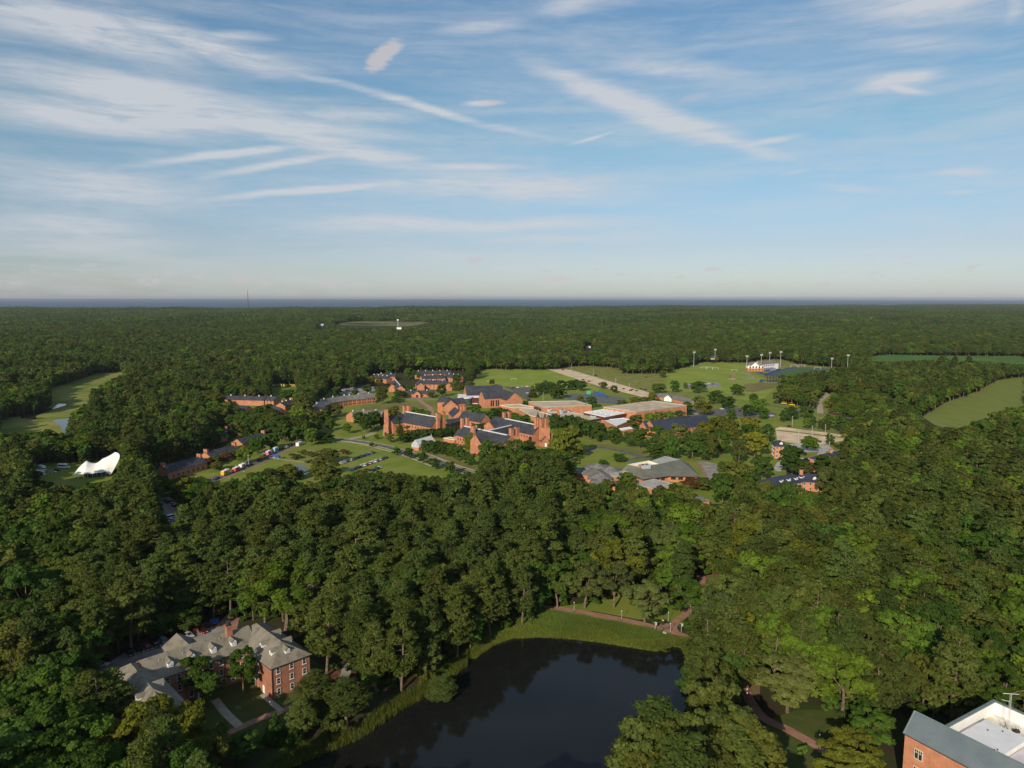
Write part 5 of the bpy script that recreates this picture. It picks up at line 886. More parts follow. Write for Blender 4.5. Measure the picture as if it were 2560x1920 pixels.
# ------------------------------------------------------------------ vehicles
def car_meshes(L_, W_, H_, kind):
    """Body, glass, wheel meshes of a car of that size, nose to +X."""
    b = MB(); hw = W_ / 2; zb = .28; zs = H_ * (.56 if kind != 'van' else .5); 
    if kind == 'pickup': prof = [(-.5, .62 * zs), (-.5, zs), (-.14, zs), (-.1, zs), (.22, zs), (.47, .86 * zs), (.5, .5 * zs)]; cab = [(-.12, -.08, .10, .20)]
    elif kind == 'suv': prof = [(-.5, .6 * zs), (-.49, zs), (.2, zs), (.46, .86 * zs), (.5, .5 * zs)]; cab = [(-.48, -.44, .06, .22)]
    elif kind == 'van': prof = [(-.5, .6 * zs), (-.5, zs), (.38, zs), (.48, .8 * zs), (.5, .5 * zs)]; cab = [(-.49, -.48, .26, .40)]
    else: prof = [(-.5, .6 * zs), (-.47, .94 * zs), (-.32, zs), (.16, zs), (.45, .82 * zs), (.5, .5 * zs)]; cab = [(-.38, -.24, .02, .20)]
    ring = [(-.49, zb)] + prof + [(.49, zb)]; n = len(ring)
    pts = [(x * L_, -hw * (.97 if z < zs * .7 else .93), z) for x, z in ring] + [(x * L_, hw * (.97 if z < zs * .7 else .93), z) for x, z in ring]
    b.mesh(pts, [(i, i + 1, n + i + 1, n + i) for i in range(n - 1)] + [(n - 1, 0, n, 2 * n - 1), tuple(range(n - 1, -1, -1)), tuple(range(n, 2 * n))], PAINT)
    g = MB()
    for x0, x1, x2, x3 in cab:
        lo = hw * .90; up = hw * .72; q = [(x0 * L_, -lo, zs), (x3 * L_, -lo, zs), (x3 * L_, lo, zs), (x0 * L_, lo, zs), (x1 * L_, -up, H_ - .06), (x2 * L_, -up, H_ - .06), (x2 * L_, up, H_ - .06), (x1 * L_, up, H_ - .06)]
        g.mesh(q, [(0, 1, 5, 4), (1, 2, 6, 5), (2, 3, 7, 6), (3, 0, 4, 7)], GLASS); b.mesh([(x1 * L_ - .05, -up - .03, H_ - .06), (x2 * L_ + .05, -up - .03, H_ - .06), (x2 * L_ + .05, up + .03, H_ - .06), (x1 * L_ - .05, up + .03, H_ - .06), (x1 * L_ + .1, -up + .08, H_), (x2 * L_ - .1, -up + .08, H_), (x2 * L_ - .1, up - .08, H_), (x1 * L_ + .1, up - .08, H_)], [(0, 1, 5, 4), (1, 2, 6, 5), (2, 3, 7, 6), (3, 0, 4, 7), (4, 5, 6, 7)], PAINT)
        for s_ in (-1, 1):
            xm = (x1 + x2) / 2; 
            for xa, xb in ((x1, x0), (x2, x3), (xm, xm)): b.tube((xa * L_, s_ * (up + .02), H_ - .05), (xb * L_, s_ * (lo + .02), zs), .05, .05, PAINT, 4)
    w = MB(); w.tube((0, -.11, 0), (0, .11, 0), .33, .33, TYRE, 12); w.tube((0, -.125, 0), (0, .125, 0), .19, .19, STEEL, 10)
    hl_ = MB(); hl_.box((L_ * .485, 0, zs * .68), (.12, .38, .16), LAMPG); tl = MB(); tl.box((-L_ * .487, 0, zs * .8), (.1, .3, .22), REDL)
    return b, g, w, hl_, tl
CAR = {}
for k_, dim in {'saloon': (4.6, 1.8, 1.45), 'suv': (4.7, 1.9, 1.72), 'pickup': (5.6, 2.0, 1.85), 'van': (5.0, 1.95, 1.95)}.items():
    b_, g_, w_, h_, t_ = car_meshes(*dim, k_); CAR[k_] = (b_.data('body'), g_.data('windows'), w_.data('wheel'), h_.data('headlight'), t_.data('tail_light'), dim)
    one = MB()
    for src in (b_, g_): 
        for f_, mi_ in zip(src.f, src.m): one.poly([src.v[i] for i in f_], src.mats[mi_])
    for sx in (-.31, .31):
        for sy in (-.44, .44): one.tube((sx * dim[0], sy * dim[1] - .1, .33), (sx * dim[0], sy * dim[1] + .1, .33), .33, .33, TYRE, 10)
    CAR[k_ + '_far'] = one.data('parked_car')
CCOL = {'white': (.72, .72, .71), 'silver': (.42, .43, .44), 'black': (.012, .012, .014), 'grey': (.11, .115, .12), 'red': (.36, .015, .02), 'blue': (.03, .075, .17), 'dark': (.03, .034, .04), 'maroon': (.13, .012, .018), 'lightblue': (.25, .32, .38), 'green': (.03, .07, .05)}
def car(p, hd, kind, colour, label, group=None, near=False, z=.07):
    c = (*CCOL[colour], 1)
    if not near:
        o = link('parked_car', CAR[kind + '_far'], None, (*p, z), hd); o.color = c; return tag(o, label, 'car', group)
    t = thing('parked_car', label, 'car', (*p, z), hd, group); bd, gl_, wh, hlm, tlm, dim = CAR[kind]
    o = link('body', bd, t); o.color = c; link('windows', gl_, t)
    for sx in (-.31, .31):
        for sy in (-.42, .42): link('wheel', wh, t, (sx * dim[0], sy * dim[1], .33))
    for sy in (-.36, .36): link('headlight', hlm, t, (0, sy * dim[1], 0)); link('tail_light', tlm, t, (0, sy * dim[1], 0))
    return t
def row(f, a, b, cols, where, end, group, kinds='saloon suv saloon suv', turn=0, near=False, along=False):
    p0, p1 = V2(f(*a)), V2(f(*b)); d = p1 - p0; n = len(cols); ks = kinds.split(); hd = math.atan2(d.y, d.x) + (0 if along else math.pi / 2) + turn
    for i, c in enumerate(cols):
        t_ = i / max(1, n - 1); k = ks[i % len(ks)]; car(p0.lerp(p1, t_), hd + random.Random(i * 7 + n).uniform(-.05, .05), k, c, f"{CNAME[c]} {KNAME[k]}, {ORD[i]} from {end} in {where}", group, near)
CNAME = {'white': 'white', 'silver': 'silver', 'black': 'black', 'grey': 'grey', 'red': 'red', 'blue': 'dark blue', 'dark': 'charcoal', 'maroon': 'dark red', 'lightblue': 'pale blue', 'green': 'dark green'}; KNAME = {'saloon': 'saloon', 'suv': 'tall car', 'pickup': 'pickup', 'van': 'van'}
row(D, (1300, 1028), (1585, 935), ['silver', 'lightblue', 'grey', 'silver', 'maroon', 'dark', 'black', 'dark', 'blue', 'blue', 'silver', 'dark'], 'the rear row on the car meadow', 'the willow', 'cars in the rear meadow row')
row(D, (1375, 1098), (1700, 982), ['green', 'blue', 'dark', 'black', 'silver', 'white', 'red', 'silver', 'white', 'white', 'grey', 'silver', 'dark', 'dark'], 'the middle row on the car meadow', 'the wood', 'cars in the middle meadow row')
row(D, (1555, 1108), (1645, 1072), ['silver', 'dark', 'grey', 'dark', 'white'], 'the short row on the car meadow', 'the wood', 'cars in the front meadow row')
row(E, (398, 492), (795, 362), ['black', 'black', 'maroon', 'black', 'lightblue', 'maroon', 'black'], 'the bay behind the grey-roofed hall', 'the wood corner', 'cars behind the brick hall', 'suv saloon saloon suv suv saloon suv', near=True, turn=math.pi)
car(E(858, 352), -.6, 'saloon', 'silver', 'silver saloon parked behind the rear gable of the brick hall', None, True); car(E(965, 318), -.7, 'suv', 'maroon', 'dark red car parked alone before the brick plaza', None, True); car(E(165, 588), .2, 'saloon', 'white', 'white saloon half under trees at the end of the hall car park', None, True)
car(E(965, 15), .6, 'suv', 'white', 'white car glimpsed between pine trunks above the brick plaza', None, True)
row(Cc, (1535, 1375), (1700, 1462), ['dark', 'grey', 'silver', 'red', 'maroon', 'grey'], 'the small car park in the pines', 'the road', 'cars in the small pine car park', turn=0); car(Cc(1575, 1532), .9, 'van', 'white', 'white van at the near edge of the small pine car park'); car(Cc(1590, 1555), .9, 'saloon', 'white', 'white saloon behind the van in the small pine car park'); car(Cc(1410, 1318), .3, 'suv', 'black', 'black car on the lane above the small car park'); car(Cc(1735, 1500), .9, 'saloon', 'dark', 'charcoal car under pine crowns beside the small car park')
rd = V2((-171, 564.5)) - V2((-189.5, 444.7)); RH = math.atan2(rd.y, rd.x)
def on_road(x_, y_): return D(x_, y_)
for x_, y_, k, c, l in ((155, 1175, 'pickup', 'dark', 'charcoal pickup towing the nearest yellow trailer'), (440, 1062, 'pickup', 'dark', 'dark pickup between the red truck and the lamp post'), (470, 1048, 'suv', 'black', 'black car parked next to the lamp post on the food truck road'), (540, 1008, 'pickup', 'black', 'black pickup in front of the middle yellow trailer'), (745, 905, 'suv', 'dark', 'charcoal car behind the pale blue truck'), (770, 893, 'saloon', 'dark', 'charcoal saloon second behind the pale blue truck'), (800, 882, 'saloon', 'white', 'white saloon between dark cars at the end of the truck line'), (835, 868, 'suv', 'black', 'black car last in the line before the white cabin'), (870, 858, 'suv', 'dark', 'charcoal car beside the white cabin')): car(on_road(x_, y_), RH, k, c, l)
car(Cc(485, 1112), .25, 'saloon', 'white', 'white saloon parked on the grass near the tent'); car(Cc(520, 1098), .25, 'saloon', 'dark', 'charcoal saloon behind the white one near the tent')
def food_truck(p, hd, col, label, L_=6.5, H_=3.0, awn=None, trailer=True):
    t = thing('food_truck', label, 'food truck', (*p, .07), hd); bm = mat('van_paint_' + label.split()[0], col, .05, 1, .4); m = MB(); m.box((-L_ * .05, 0, .55 + (H_ - .55) / 2), (L_ * .9, 2.3, H_ - .55), bm); m.box((-L_ * .05, 0, H_ + .06), (L_ * .88, 2.2, .12), WHITE); m.build('body', t)
    m = MB(); m.box((-.3, -1.18, 1.95), (2.4, .06, 1.0), DARKM); m.build('serving_hatch', t); m = MB(); m.poly([(-1.6, -1.15, 2.5), (1.0, -1.15, 2.5), (1.0, -2.2, 2.75), (-1.6, -2.2, 2.75)], awn or bm); m.build('hatch_flap', t)
    if not trailer: m = MB(); m.box((L_ * .46, 0, 1.1), (1.3, 2.1, 1.3), bm); m.mesh([(L_ * .40, -1.0, 1.7), (L_ * .52, -1.0, 1.7), (L_ * .52, 1.0, 1.7), (L_ * .40, 1.0, 1.7), (L_ * .40, -1, 2.5), (L_ * .40, 1, 2.5)], [(0, 1, 4), (1, 2, 5, 4), (2, 3, 5)], GLASS); m.build('cab', t)
    else: m = MB(); m.tube((L_ * .4, 0, .55), (L_ * .58, 0, .5), .08, .06, DARKM, 5); m.build('tow_bar', t)
    for x_ in (-1.4, -.4) if trailer else (-L_ * .28, L_ * .38):
        for y_ in (-1.02, 1.02): m = MB(); m.tube((x_, y_ - .12, .36), (x_, y_ + .12, .36), .36, .36, TYRE, 10); m.build('wheel', t)
    m = MB(); m.box((.8, .3, H_ + .4), (.7, .7, .6), STEEL); m.build('roof_fan', t)
food_truck(D(238, 1132), RH, (.72, .40, .02), 'yellow food trailer nearest the wood with its hatch open', 8.2, 3.2); food_truck(D(336, 1100), RH, (.62, .10, .09), 'red food truck behind the first yellow trailer', 6.5, 2.8, None, False); food_truck(D(395, 1070), RH, (.72, .70, .68), 'white food truck with a red awning next to the red one', 6.8, 3.0, mat('red_awning', (.55, .05, .05), .1, 1), False); food_truck(D(583, 978), RH, (.70, .42, .03), 'yellow square food trailer by the blue canopy', 5.6, 3.2); food_truck(D(636, 948), RH, (.66, .20, .33), 'pink food truck with a striped awning', 6.4, 3.1, mat('pink_awning', (.7, .45, .55), .1, 1), False); food_truck(D(697, 918), RH, (.30, .50, .58), 'pale blue food truck at the top of the line', 6.4, 3.2, None, False)
t = thing('portable_cabin', 'low white cabin at the end of the food truck road', 'cabin', (*D(912, 862), 0), RH); m = MB(); m.box((0, 0, 1.3), (6, 2.4, 2.4), WHITE); m.build('wall', t); m = MB(); m.box((0, 0, 2.6), (6.3, 2.7, .2), MEMB); m.build('roof', t); m = MB(); m.box((1, -1.22, 1.1), (.9, .08, 2), STEEL); m.build('door', t)
p_ = D(700, 985); t = thing('canopy_tent', 'bright blue pop-up canopy with white legs beside the path', 'canopy', (*p_, 0), RH + 1.2); m = MB(); w_ = 4.2; m.mesh([(-w_, -1.9, 2.3), (w_, -1.9, 2.3), (w_, 1.9, 2.3), (-w_, 1.9, 2.3), (-w_ * .4, 0, 3.3), (w_ * .4, 0, 3.3)], [(0, 1, 5, 4), (1, 2, 5), (2, 3, 4, 5), (3, 0, 4)], BLUEP); m.build('top', t)
for x_ in (-w_, 0, w_):
    for y_ in (-1.85, 1.85): m = MB(); m.tube((x_, y_, 0), (x_, y_, 2.3), .06, .06, WHITE, 4); m.build('leg', t)
for k in range(3): t = thing('folding_table', f'white folding table, {ORD[k]} from the road under the blue canopy', 'table', (*(V2(p_) + Vector((math.cos(RH + 1.2), math.sin(RH + 1.2))) * (k - 1) * 2.4), 0), RH + 1.2, 'tables under the blue canopy'); m = MB(); m.box((0, 0, .74), (1.9, .8, .06), WHITE); m.build('tabletop', t); m = MB(); m.box((-.8, 0, .36), (.06, .6, .72), STEEL); m.build('leg', t); m = MB(); m.box((.8, 0, .36), (.06, .6, .72), STEEL); m.build('leg', t)
# shuttle bus and box lorries by the tent
t = thing('shuttle_bus', 'white shuttle bus with dark windows parked beside the tall trees', 'bus', (*Cc(588, 1072), 0), -.18); m = MB(); m.box((-.4, 0, 1.75), (7, 2.3, 2.5), WHITE); m.box((3.7, 0, 1.1), (1.4, 2.1, 1.2), WHITE); m.box((-.4, 0, 3.05), (6.8, 2.1, .14), MEMB); m.build('body', t); m = MB(); m.box((-.5, 0, 2.15), (6.2, 2.36, .95), GLASS); m.build('windows', t); m = MB(); m.box((3.12, 0, 2.15), (.1, 2.0, 1.0), GLASS); m.build('windscreen', t)
for x_ in (-2.2, 3.2):
    for y_ in (-1.0, 1.0): m = MB(); m.tube((x_, y_ - .13, .42), (x_, y_ + .13, .42), .42, .42, TYRE, 10); m.build('wheel', t)
for k, (x_, y_, l) in enumerate(((385, 1090, 'white box lorry with its nose towards the trees near the tent'), (365, 1135, 'white box trailer nearest the hedge beside the lorry'))):
    t = thing('box_lorry', l, 'lorry', (*Cc(x_, y_), 0), -.5 + .2 * k); m = MB(); m.box((0, 0, 2.0), (5.4, 2.3, 2.6), WHITE); m.build('cargo_box', t); m = MB(); m.box((3.4, 0, 1.3), (1.5, 2.1, 1.7), WHITE); m.build('cab', t); m = MB(); m.box((3.7, 0, 1.8), (1.0, 2.14, .6), GLASS); m.build('windows', t)
    for xx in (-1.7, 3.2):
        for yy in (-1.0, 1.0): m = MB(); m.tube((xx, yy - .12, .42), (xx, yy + .12, .42), .42, .42, TYRE, 10); m.build('wheel', t)
# campus car parks
RC = random.Random(11); CP = ['white', 'silver', 'grey', 'black', 'dark', 'blue', 'red', 'white', 'silver']
row(D, (1300, 352), (1460, 372), ['red', 'white', 'blue', 'silver', 'dark', 'blue', 'grey'], 'the pale car park near row', 'the trees', 'cars in the pale car park near row'); row(D, (1400, 338), (1560, 362), ['white', 'blue', 'white', 'silver', 'red', 'maroon'], 'the pale car park far row', 'the trees', 'cars in the pale car park far row')
row(A, (1410, 335), (1540, 322), ['black', 'white', 'silver', 'white'], 'the asphalt lot beside the auditorium', 'the auditorium', 'cars beside the auditorium'); car(A(1545, 382), .4, 'saloon', 'white', 'white saloon alone in the middle of the asphalt lot'); car(A(1560, 448), .2, 'suv', 'black', 'black car at the lot edge near the gymnasium')
for x_, y_, k, c, l in ((160, 250, 'suv', 'maroon', 'dark red car on the sand strip'), (200, 262, 'pickup', 'red', 'bright red pickup on the sand strip'), (20, 182, 'pickup', 'red', 'red machine truck at the head of the sand strip'), (65, 186, 'van', 'white', 'white works van at the head of the sand strip'), (247, 219, 'suv', 'black', 'black car on the meadow edge of the sand strip'), (440, 312, 'saloon', 'maroon', 'dark red saloon at the low end of the sand strip'), (488, 325, 'suv', 'red', 'red car at the low end of the sand strip'), (500, 318, 'saloon', 'grey', 'grey saloon behind the red one at the sand strip'), (530, 326, 'saloon', 'dark', 'charcoal saloon near the end tree of the sand strip'), (560, 312, 'saloon', 'maroon', 'dark red saloon next to the large roadside tree'), (592, 318, 'suv', 'dark', 'charcoal car closest to the large roadside tree'), (596, 232, 'saloon', 'dark', 'dark saloon on the meadow lane'), (395, 338, 'saloon', 'maroon', 'dark red saloon on the road above the tennis courts'),
    (1888, 486, 'saloon', 'red', 'red saloon driving on the lane past the shrubs'), (1585, 572, 'saloon', 'maroon', 'dark red saloon at the corner of the bare gravel car park'), (1465, 500, 'saloon', 'white', 'white saloon on the lane among lawn trees'), (1275, 462, 'saloon', 'white', 'white saloon parked under the lawn trees'), (1245, 466, 'suv', 'dark', 'charcoal car next to the white saloon under the lawn trees'), (905, 490, 'suv', 'black', 'black car beyond the end of the big gymnasium'), (945, 487, 'saloon', 'silver', 'silver saloon beyond the end of the big gymnasium'), (1120, 452, 'saloon', 'white', 'first white car behind the yellow-green tree'), (1150, 448, 'saloon', 'blue', 'blue car behind the yellow-green tree'), (1700, 800, 'saloon', 'black', 'black saloon between two dormitories'), (1545, 415, 'van', 'grey', 'grey tractor van at the lane side'), (1762, 447, 'suv', 'dark', 'dark car parked beside the round lane tree')): car(B(x_, y_), .15 + (x_ % 7) * .1, k, c, l)
row(B, (890, 287), (945, 276), ['white', 'white', 'silver'], 'the lot behind the dark trees', 'the pine', 'cars in the lot behind the lawn trees', along=True); row(B, (1030, 275), (1085, 285), ['white', 'grey', 'lightblue'], 'the lot end near the field path', 'the trees', 'cars near the field path')
for x_, y_, l in ((1545, 418, 'yellow earth mover parked on the lawn beside the lane'), (1600, 428, 'small yellow roller next to the earth mover')):
    t = thing('earth_mover', l, 'digger', (*B(x_, y_), 0), .3); m = MB(); m.box((0, 0, 1.5), (4.2, 2.2, 1.2), YELL); m.build('body', t); m = MB(); m.box((-.4, 0, 2.7), (1.6, 1.6, 1.4), GLASS); m.box((-.4, 0, 3.45), (1.8, 1.8, .15), YELL); m.build('cab', t); m = MB(); m.box((2.9, 0, .8), (1.0, 2.5, 1.1), YELL); m.build('bucket', t)
    for xx in (-1.4, 1.4):
        for yy in (-1.0, 1.0): m = MB(); m.tube((xx, yy - .2, .6), (xx, yy + .2, .6), .6, .6, TYRE, 10); m.build('wheel', t)
# ------------------------------------------------------------------ lamps, benches, bins, people by the pond and paths
def lamp(p, h, label, group=None, z=.08):
    t = thing('street_lamp', label, 'street lamp', (*p, z), 0, group); m = MB(); m.tube((0, 0, 0), (0, 0, .5), .13, .1, DARKM, 8); m.tube((0, 0, .5), (0, 0, h - .5), .065, .05, STEEL if h > 3.9 else DARKM, 8); m.build('post', t); m = MB(); m.tube((0, 0, h - .5), (0, 0, h - .1), .13, .2, LAMPG, 8); m.build('lantern', t); m = MB(); m.tube((0, 0, h - .1), (0, 0, h + .12), .26, .05, DARKM, 8); m.build('cap', t); return t
lamp(F(743, 415), 4.1, 'street lamp farthest along the pond path, beside the reeds'); lamp(F(1118, 482), 4.1, 'street lamp in the middle of the pond path'); lamp(F(1487, 495), 4.1, 'street lamp beside the blue bin at the path junction'); lamp(F(1502, 585), 4.1, 'street lamp on the pond side of the path junction'); lamp(F(2108, 1110), 3.8, 'street lamp on the path bend under the broad green tree'); lamp(G(592, 1240), 4.1, 'black street lamp beside the brick path over the lower lawn'); lamp(G(22, 890), 3.8, 'street lamp where the brick path leaves the pond'); lamp(E(1505, 955), 3.6, 'street lamp on the courtyard lawn of the brick hall'); lamp(F(1835, 225), 3.8, 'street lamp in the brown clearing above the path')
for x_, y_, l in ((1383, 558, 'grey post with a banner arm at the west side of the junction'), (1590, 568, 'grey post with a banner arm at the east side of the junction')):
    t = thing('banner_post', l, 'post', (*F(x_, y_), .08)); m = MB(); m.tube((0, 0, 0), (0, 0, 3.3), .09, .07, STEEL, 6); m.build('post', t); m = MB(); m.box((0, 0, 2.9), (1.3, .1, .12), STEEL); m.box((.35, 0, 2.4), (.5, .05, .9), STEEL); m.build('arm', t)
for x_, y_, l in ((1425, 565, 'dark timber bench facing the pond at the junction'), (1472, 548, 'second timber bench on the brick junction, nearer the lamp')):
    t = thing('park_bench', l, 'bench', (*F(x_, y_), .09), .2); m = MB(); m.box((0, 0, .45), (1.9, .5, .07), WOODB); m.build('seat', t); m = MB(); m.box((0, .25, .75), (1.9, .07, .5), WOODB); m.build('backrest', t)
    for s_ in (-.8, .8): m = MB(); m.box((s_, 0, .21), (.08, .45, .42), DARKM); m.build('leg', t)
for (x_, y_, l, mt) in ((1442, 502, 'blue and white recycling bin beside the lamp at the junction', BLUEP), (1456, 500, 'dark waste bin next to the blue recycling bin', DARKM)):
    t = thing('litter_bin', l, 'bin', (*F(x_, y_), .08)); m = MB(); m.tube((0, 0, 0), (0, 0, 1.05), .42, .46, mt, 12); m.build('body', t); m = MB(); m.tube((0, 0, 1.05), (0, 0, 1.25), .5, .3, WHITE if mt is BLUEP else DARKM, 12); m.build('lid', t)
t = thing('boulder', 'pale rounded boulder at the brick junction beside the bench', 'boulder', (*F(1458, 582), .05)); m = MB(); rb = random.Random(2); bmx = bmesh.new(); bmesh.ops.create_icosphere(bmx, subdivisions=2, radius=.75)
for v in bmx.verts: v.co *= rb.uniform(.8, 1.1); v.co.z = v.co.z * .6 + .3
me = bpy.data.meshes.new('stone'); bmx.to_mesh(me); bmx.free(); me.materials.append(mat('pale_stone', (.42, .36, .28), .2, 2)); link('stone', me, t)
t = thing('waste_skip', 'blue waste container beside the brick plaza', 'skip', (*E(1065, 248), .05), .6); m = MB(); m.box((0, 0, .8), (2.6, 1.6, 1.4), BLUEP, 0, 1.1); m.build('body', t); m = MB(); m.box((0, 0, 1.55), (2.7, 1.7, .1), BLUEP); m.build('lid', t)
def street_pole(p, h, label, arm=True):
    t = thing('utility_pole', label, 'pole', (*p, 0)); m = MB(); m.tube((0, 0, 0), (0, 0, h), .18, .13, WOODB if arm else STEEL, 6); m.build('post', t); m = MB(); m.box((0, 0, h - .8), (2.6 if arm else 1.4, .15, .15), WOODB if arm else STEEL); m.build('cross_arm', t)
street_pole(B(1722, 435), 13, 'timber utility pole with cross arm beside the dirt track'); street_pole(B(1800, 488), 9, 'thin pole at the foot of the dirt track'); street_pole(D(448, 1060), 9, 'lamp pole on the food truck road next to the black car', False); street_pole(A(1688, 445), 9, 'lamp pole behind the lower gymnasium', False); street_pole(A(1160, 730), 9, 'pale flagpole in the science hall court', False)
for x_, y_, ty in ((1648, 680, 0), (1742, 640, 0), (1832, 630, 0), (1605, 570, 0), (1862, 700, 0), (230, 225, 0), (385, 285, 0), (478, 322, 0), (80, 175, 0)): street_pole(B(x_, y_), 9.5, {1648: 'lamp pole in the middle of the bare gravel car park', 1742: 'lamp pole on the gravel divider, nearer the dormitory', 1832: 'lamp pole on the gravel divider, nearer the tall trees', 1605: 'lamp pole at the gravel car park far corner', 1862: 'lamp pole at the gravel car park near corner', 230: 'lamp pole first along the sand strip after the works van', 385: 'lamp pole halfway down the sand strip', 478: 'lamp pole at the low end of the sand strip', 80: 'lamp pole beside the works van on the sand strip'}[x_], False)
# people: one continuous figure, grown from a jointed skeleton
def person_mesh():
    V = [(0, 0, .93), (0, 0, 1.15), (0, 0, 1.38), (0, 0, 1.50), (0, .02, 1.60), (0, .03, 1.70), (-.10, 0, .88), (-.12, .03, .50), (-.13, -.03, .08), (-.13, .10, .04), (.10, 0, .88), (.12, .06, .50), (.14, .0, .08), (.14, .13, .04), (-.18, 0, 1.40), (-.25, -.02, 1.13), (-.26, .06, .90), (-.26, .08, .80), (.18, 0, 1.40), (.26, -.01, 1.13), (.27, .08, .90), (.27, .10, .80)]
    Ed = [(0, 1), (1, 2), (2, 3), (3, 4), (4, 5), (0, 6), (6, 7), (7, 8), (8, 9), (0, 10), (10, 11), (11, 12), (12, 13), (2, 14), (14, 15), (15, 16), (16, 17), (2, 18), (18, 19), (19, 20), (20, 21)]
    Rd = [.15, .14, .15, .06, .085, .075, .10, .07, .045, .04, .10, .07, .045, .04, .07, .05, .04, .035, .07, .05, .04, .035]
    me = bpy.data.meshes.new('person'); me.from_pydata(V, Ed, []); o = bpy.data.objects.new('person', me); COL.objects.link(o); md = o.modifiers.new('skin', 'SKIN')
    for i, v in enumerate(me.skin_vertices[0].data): v.radius = (Rd[i], Rd[i] * .85); v.use_root = i == 0
    o.modifiers.new('sub', 'SUBSURF').levels = 1; dg = bpy.context.evaluated_depsgraph_get(); r = bpy.data.meshes.new_from_object(o.evaluated_get(dg)); bpy.data.objects.remove(o); r.materials.clear(); r.materials.append(CLOTH); r.materials.append(SKIN); r.materials.append(mat('trousers', (.05, .06, .09), .2, 3)); r.materials.append(mat('hair', (.05, .03, .02), .2, 4))
    for p in r.polygons:
        c = p.center; p.material_index = 3 if c.z > 1.66 or (c.z > 1.55 and c.y < -.01) else 1 if c.z > 1.47 or (abs(c.x) > .2 and c.z < 1.12) else 2 if c.z < .95 else 0; p.use_smooth = True
    return r
PER = person_mesh()
for i, (f_, x_, y_, c, l) in enumerate(((D, 655, 992, (.6, .6, .6), 'person in a white top at the road end of the canopy'), (D, 672, 1000, (.5, .12, .12), 'person in a red top in front of the canopy'), (D, 690, 998, (.55, .5, .45), 'person in a cream top before the canopy tables'), (D, 715, 996, (.1, .15, .4), 'person in a blue top at the middle of the canopy'), (D, 742, 994, (.6, .58, .5), 'person in a pale top at the far corner of the canopy'), (D, 515, 1030, (.1, .1, .1), 'person in dark clothes in front of the black pickup'), (D, 435, 1080, (.7, .7, .7), 'person in a white top next to the lamp pole'), (D, 655, 970, (.7, .7, .7), 'person in a white top at the pink truck hatch'), (D, 128, 1140, (.7, .7, .7), 'person in a white top on the verge by the pickup'), (D, 267, 1175, (.6, .5, .4), 'person in a tan top walking below the yellow trailer'), (D, 405, 1120, (.6, .6, .55), 'person in a pale top on the path below the trucks'), (D, 843, 845, (.5, .2, .15), 'person in a rust top behind the last parked car'))):
    o = link('person', PER, None, (*f_(x_, y_), .05), i * 1.3); o.color = (*c, 1); tag(o, l, 'person')
# ------------------------------------------------------------------ trees
def mesh_np(name, verts, quads, mats, midx=None, tint=None):
    me = bpy.data.meshes.new(name); nv, nf = len(verts), len(quads); me.vertices.add(nv); me.vertices.foreach_set('co', np.asarray(verts, np.float32).ravel())
    me.loops.add(nf * 4); me.loops.foreach_set('vertex_index', np.asarray(quads, np.int32).ravel()); me.polygons.add(nf); me.polygons.foreach_set('loop_start', np.arange(nf, dtype=np.int32) * 4)
    if midx is not None: me.polygons.foreach_set('material_index', np.asarray(midx, np.int32))
    for m in mats: me.materials.append(m)
    if tint is not None: a = me.attributes.new('tint', 'FLOAT', 'FACE'); a.data.foreach_set('value', np.asarray(tint, np.float32))
    me.update(calc_edges=True); return me
def leaf_quads(cl, n_per, size, rs, aspect=1.0, up=.25, shell=(.62, 1.08), rnd=.55, centre=(0, 0, 0), clip=-.55):
    """Leaf sprays on the shells of many small clumps: cl rows are x, y, z, radius, flatness."""
    cl = np.asarray(cl, float); k = len(cl); d = rs.normal(size=(k, n_per, 3)); d /= np.linalg.norm(d, axis=2, keepdims=True); d[..., 2] = np.where(d[..., 2] < clip, -d[..., 2] * .7, d[..., 2])
    r = cl[:, None, 3] * rs.uniform(*shell, (k, n_per)); off = d * r[..., None]; off[..., 2] *= cl[:, None, 4]; c = cl[:, None, :3] + off
    out = cl[:, :3] - np.asarray(centre); out /= np.linalg.norm(out, axis=1, keepdims=True) + 1e-6
    nrm = d * .8 + out[:, None, :] * .45 + rs.normal(size=d.shape) * rnd; nrm[..., 2] += up; nrm /= np.linalg.norm(nrm, axis=2, keepdims=True)
    t = np.cross(nrm, rs.normal(size=nrm.shape)); t /= np.linalg.norm(t, axis=2, keepdims=True); b = np.cross(nrm, t)
    s = size * rs.uniform(.65, 1.35, (k, n_per, 1)); t = t * s * aspect ** .5; b = b * s / aspect ** .5
    v = np.stack([c - t, c - b * .8, c + t, c + b * .8], 2).reshape(-1, 3); q = np.arange(len(v)).reshape(-1, 4)
    tint = np.clip(rs.uniform(.15, .85, (k, 1)) * .7 + rs.uniform(0, 1, (k, n_per)) * .3 + .0, 0, 1).ravel(); return v, q, tint
def broad_clumps(h, Rr, rs, lobes=9, per=8, low=.30, zl=.65):
    cz = h * (1 + low) / 2; rz = h * (1 - low) / 2; L_ = []
    for i in range(lobes):
        a = i * 2.4 + rs.uniform(-.5, .5); u = (i + .5) / lobes; z = 1 - (1 + zl) * u; rad = math.sqrt(max(0, 1 - z * z * .8)) * rs.uniform(.50, .74); lc_ = np.array([Rr * rad * math.cos(a), Rr * rad * math.sin(a), cz + rz * (z * .70) + rs.uniform(-.05, .05) * h]); lr = Rr * rs.uniform(.34, .50)
        for j in range(per):
            d = rs.normal(size=3); d /= np.linalg.norm(d); d[2] = abs(d[2]) * .9 if rs.rand() < .72 else d[2]; p = lc_ + d * lr * rs.uniform(.6, 1.0) * np.array([1, 1, .85]); L_.append([*p, lr * rs.uniform(.32, .50), rs.uniform(.7, .95)])
    return np.array(L_), (0, 0, cz)
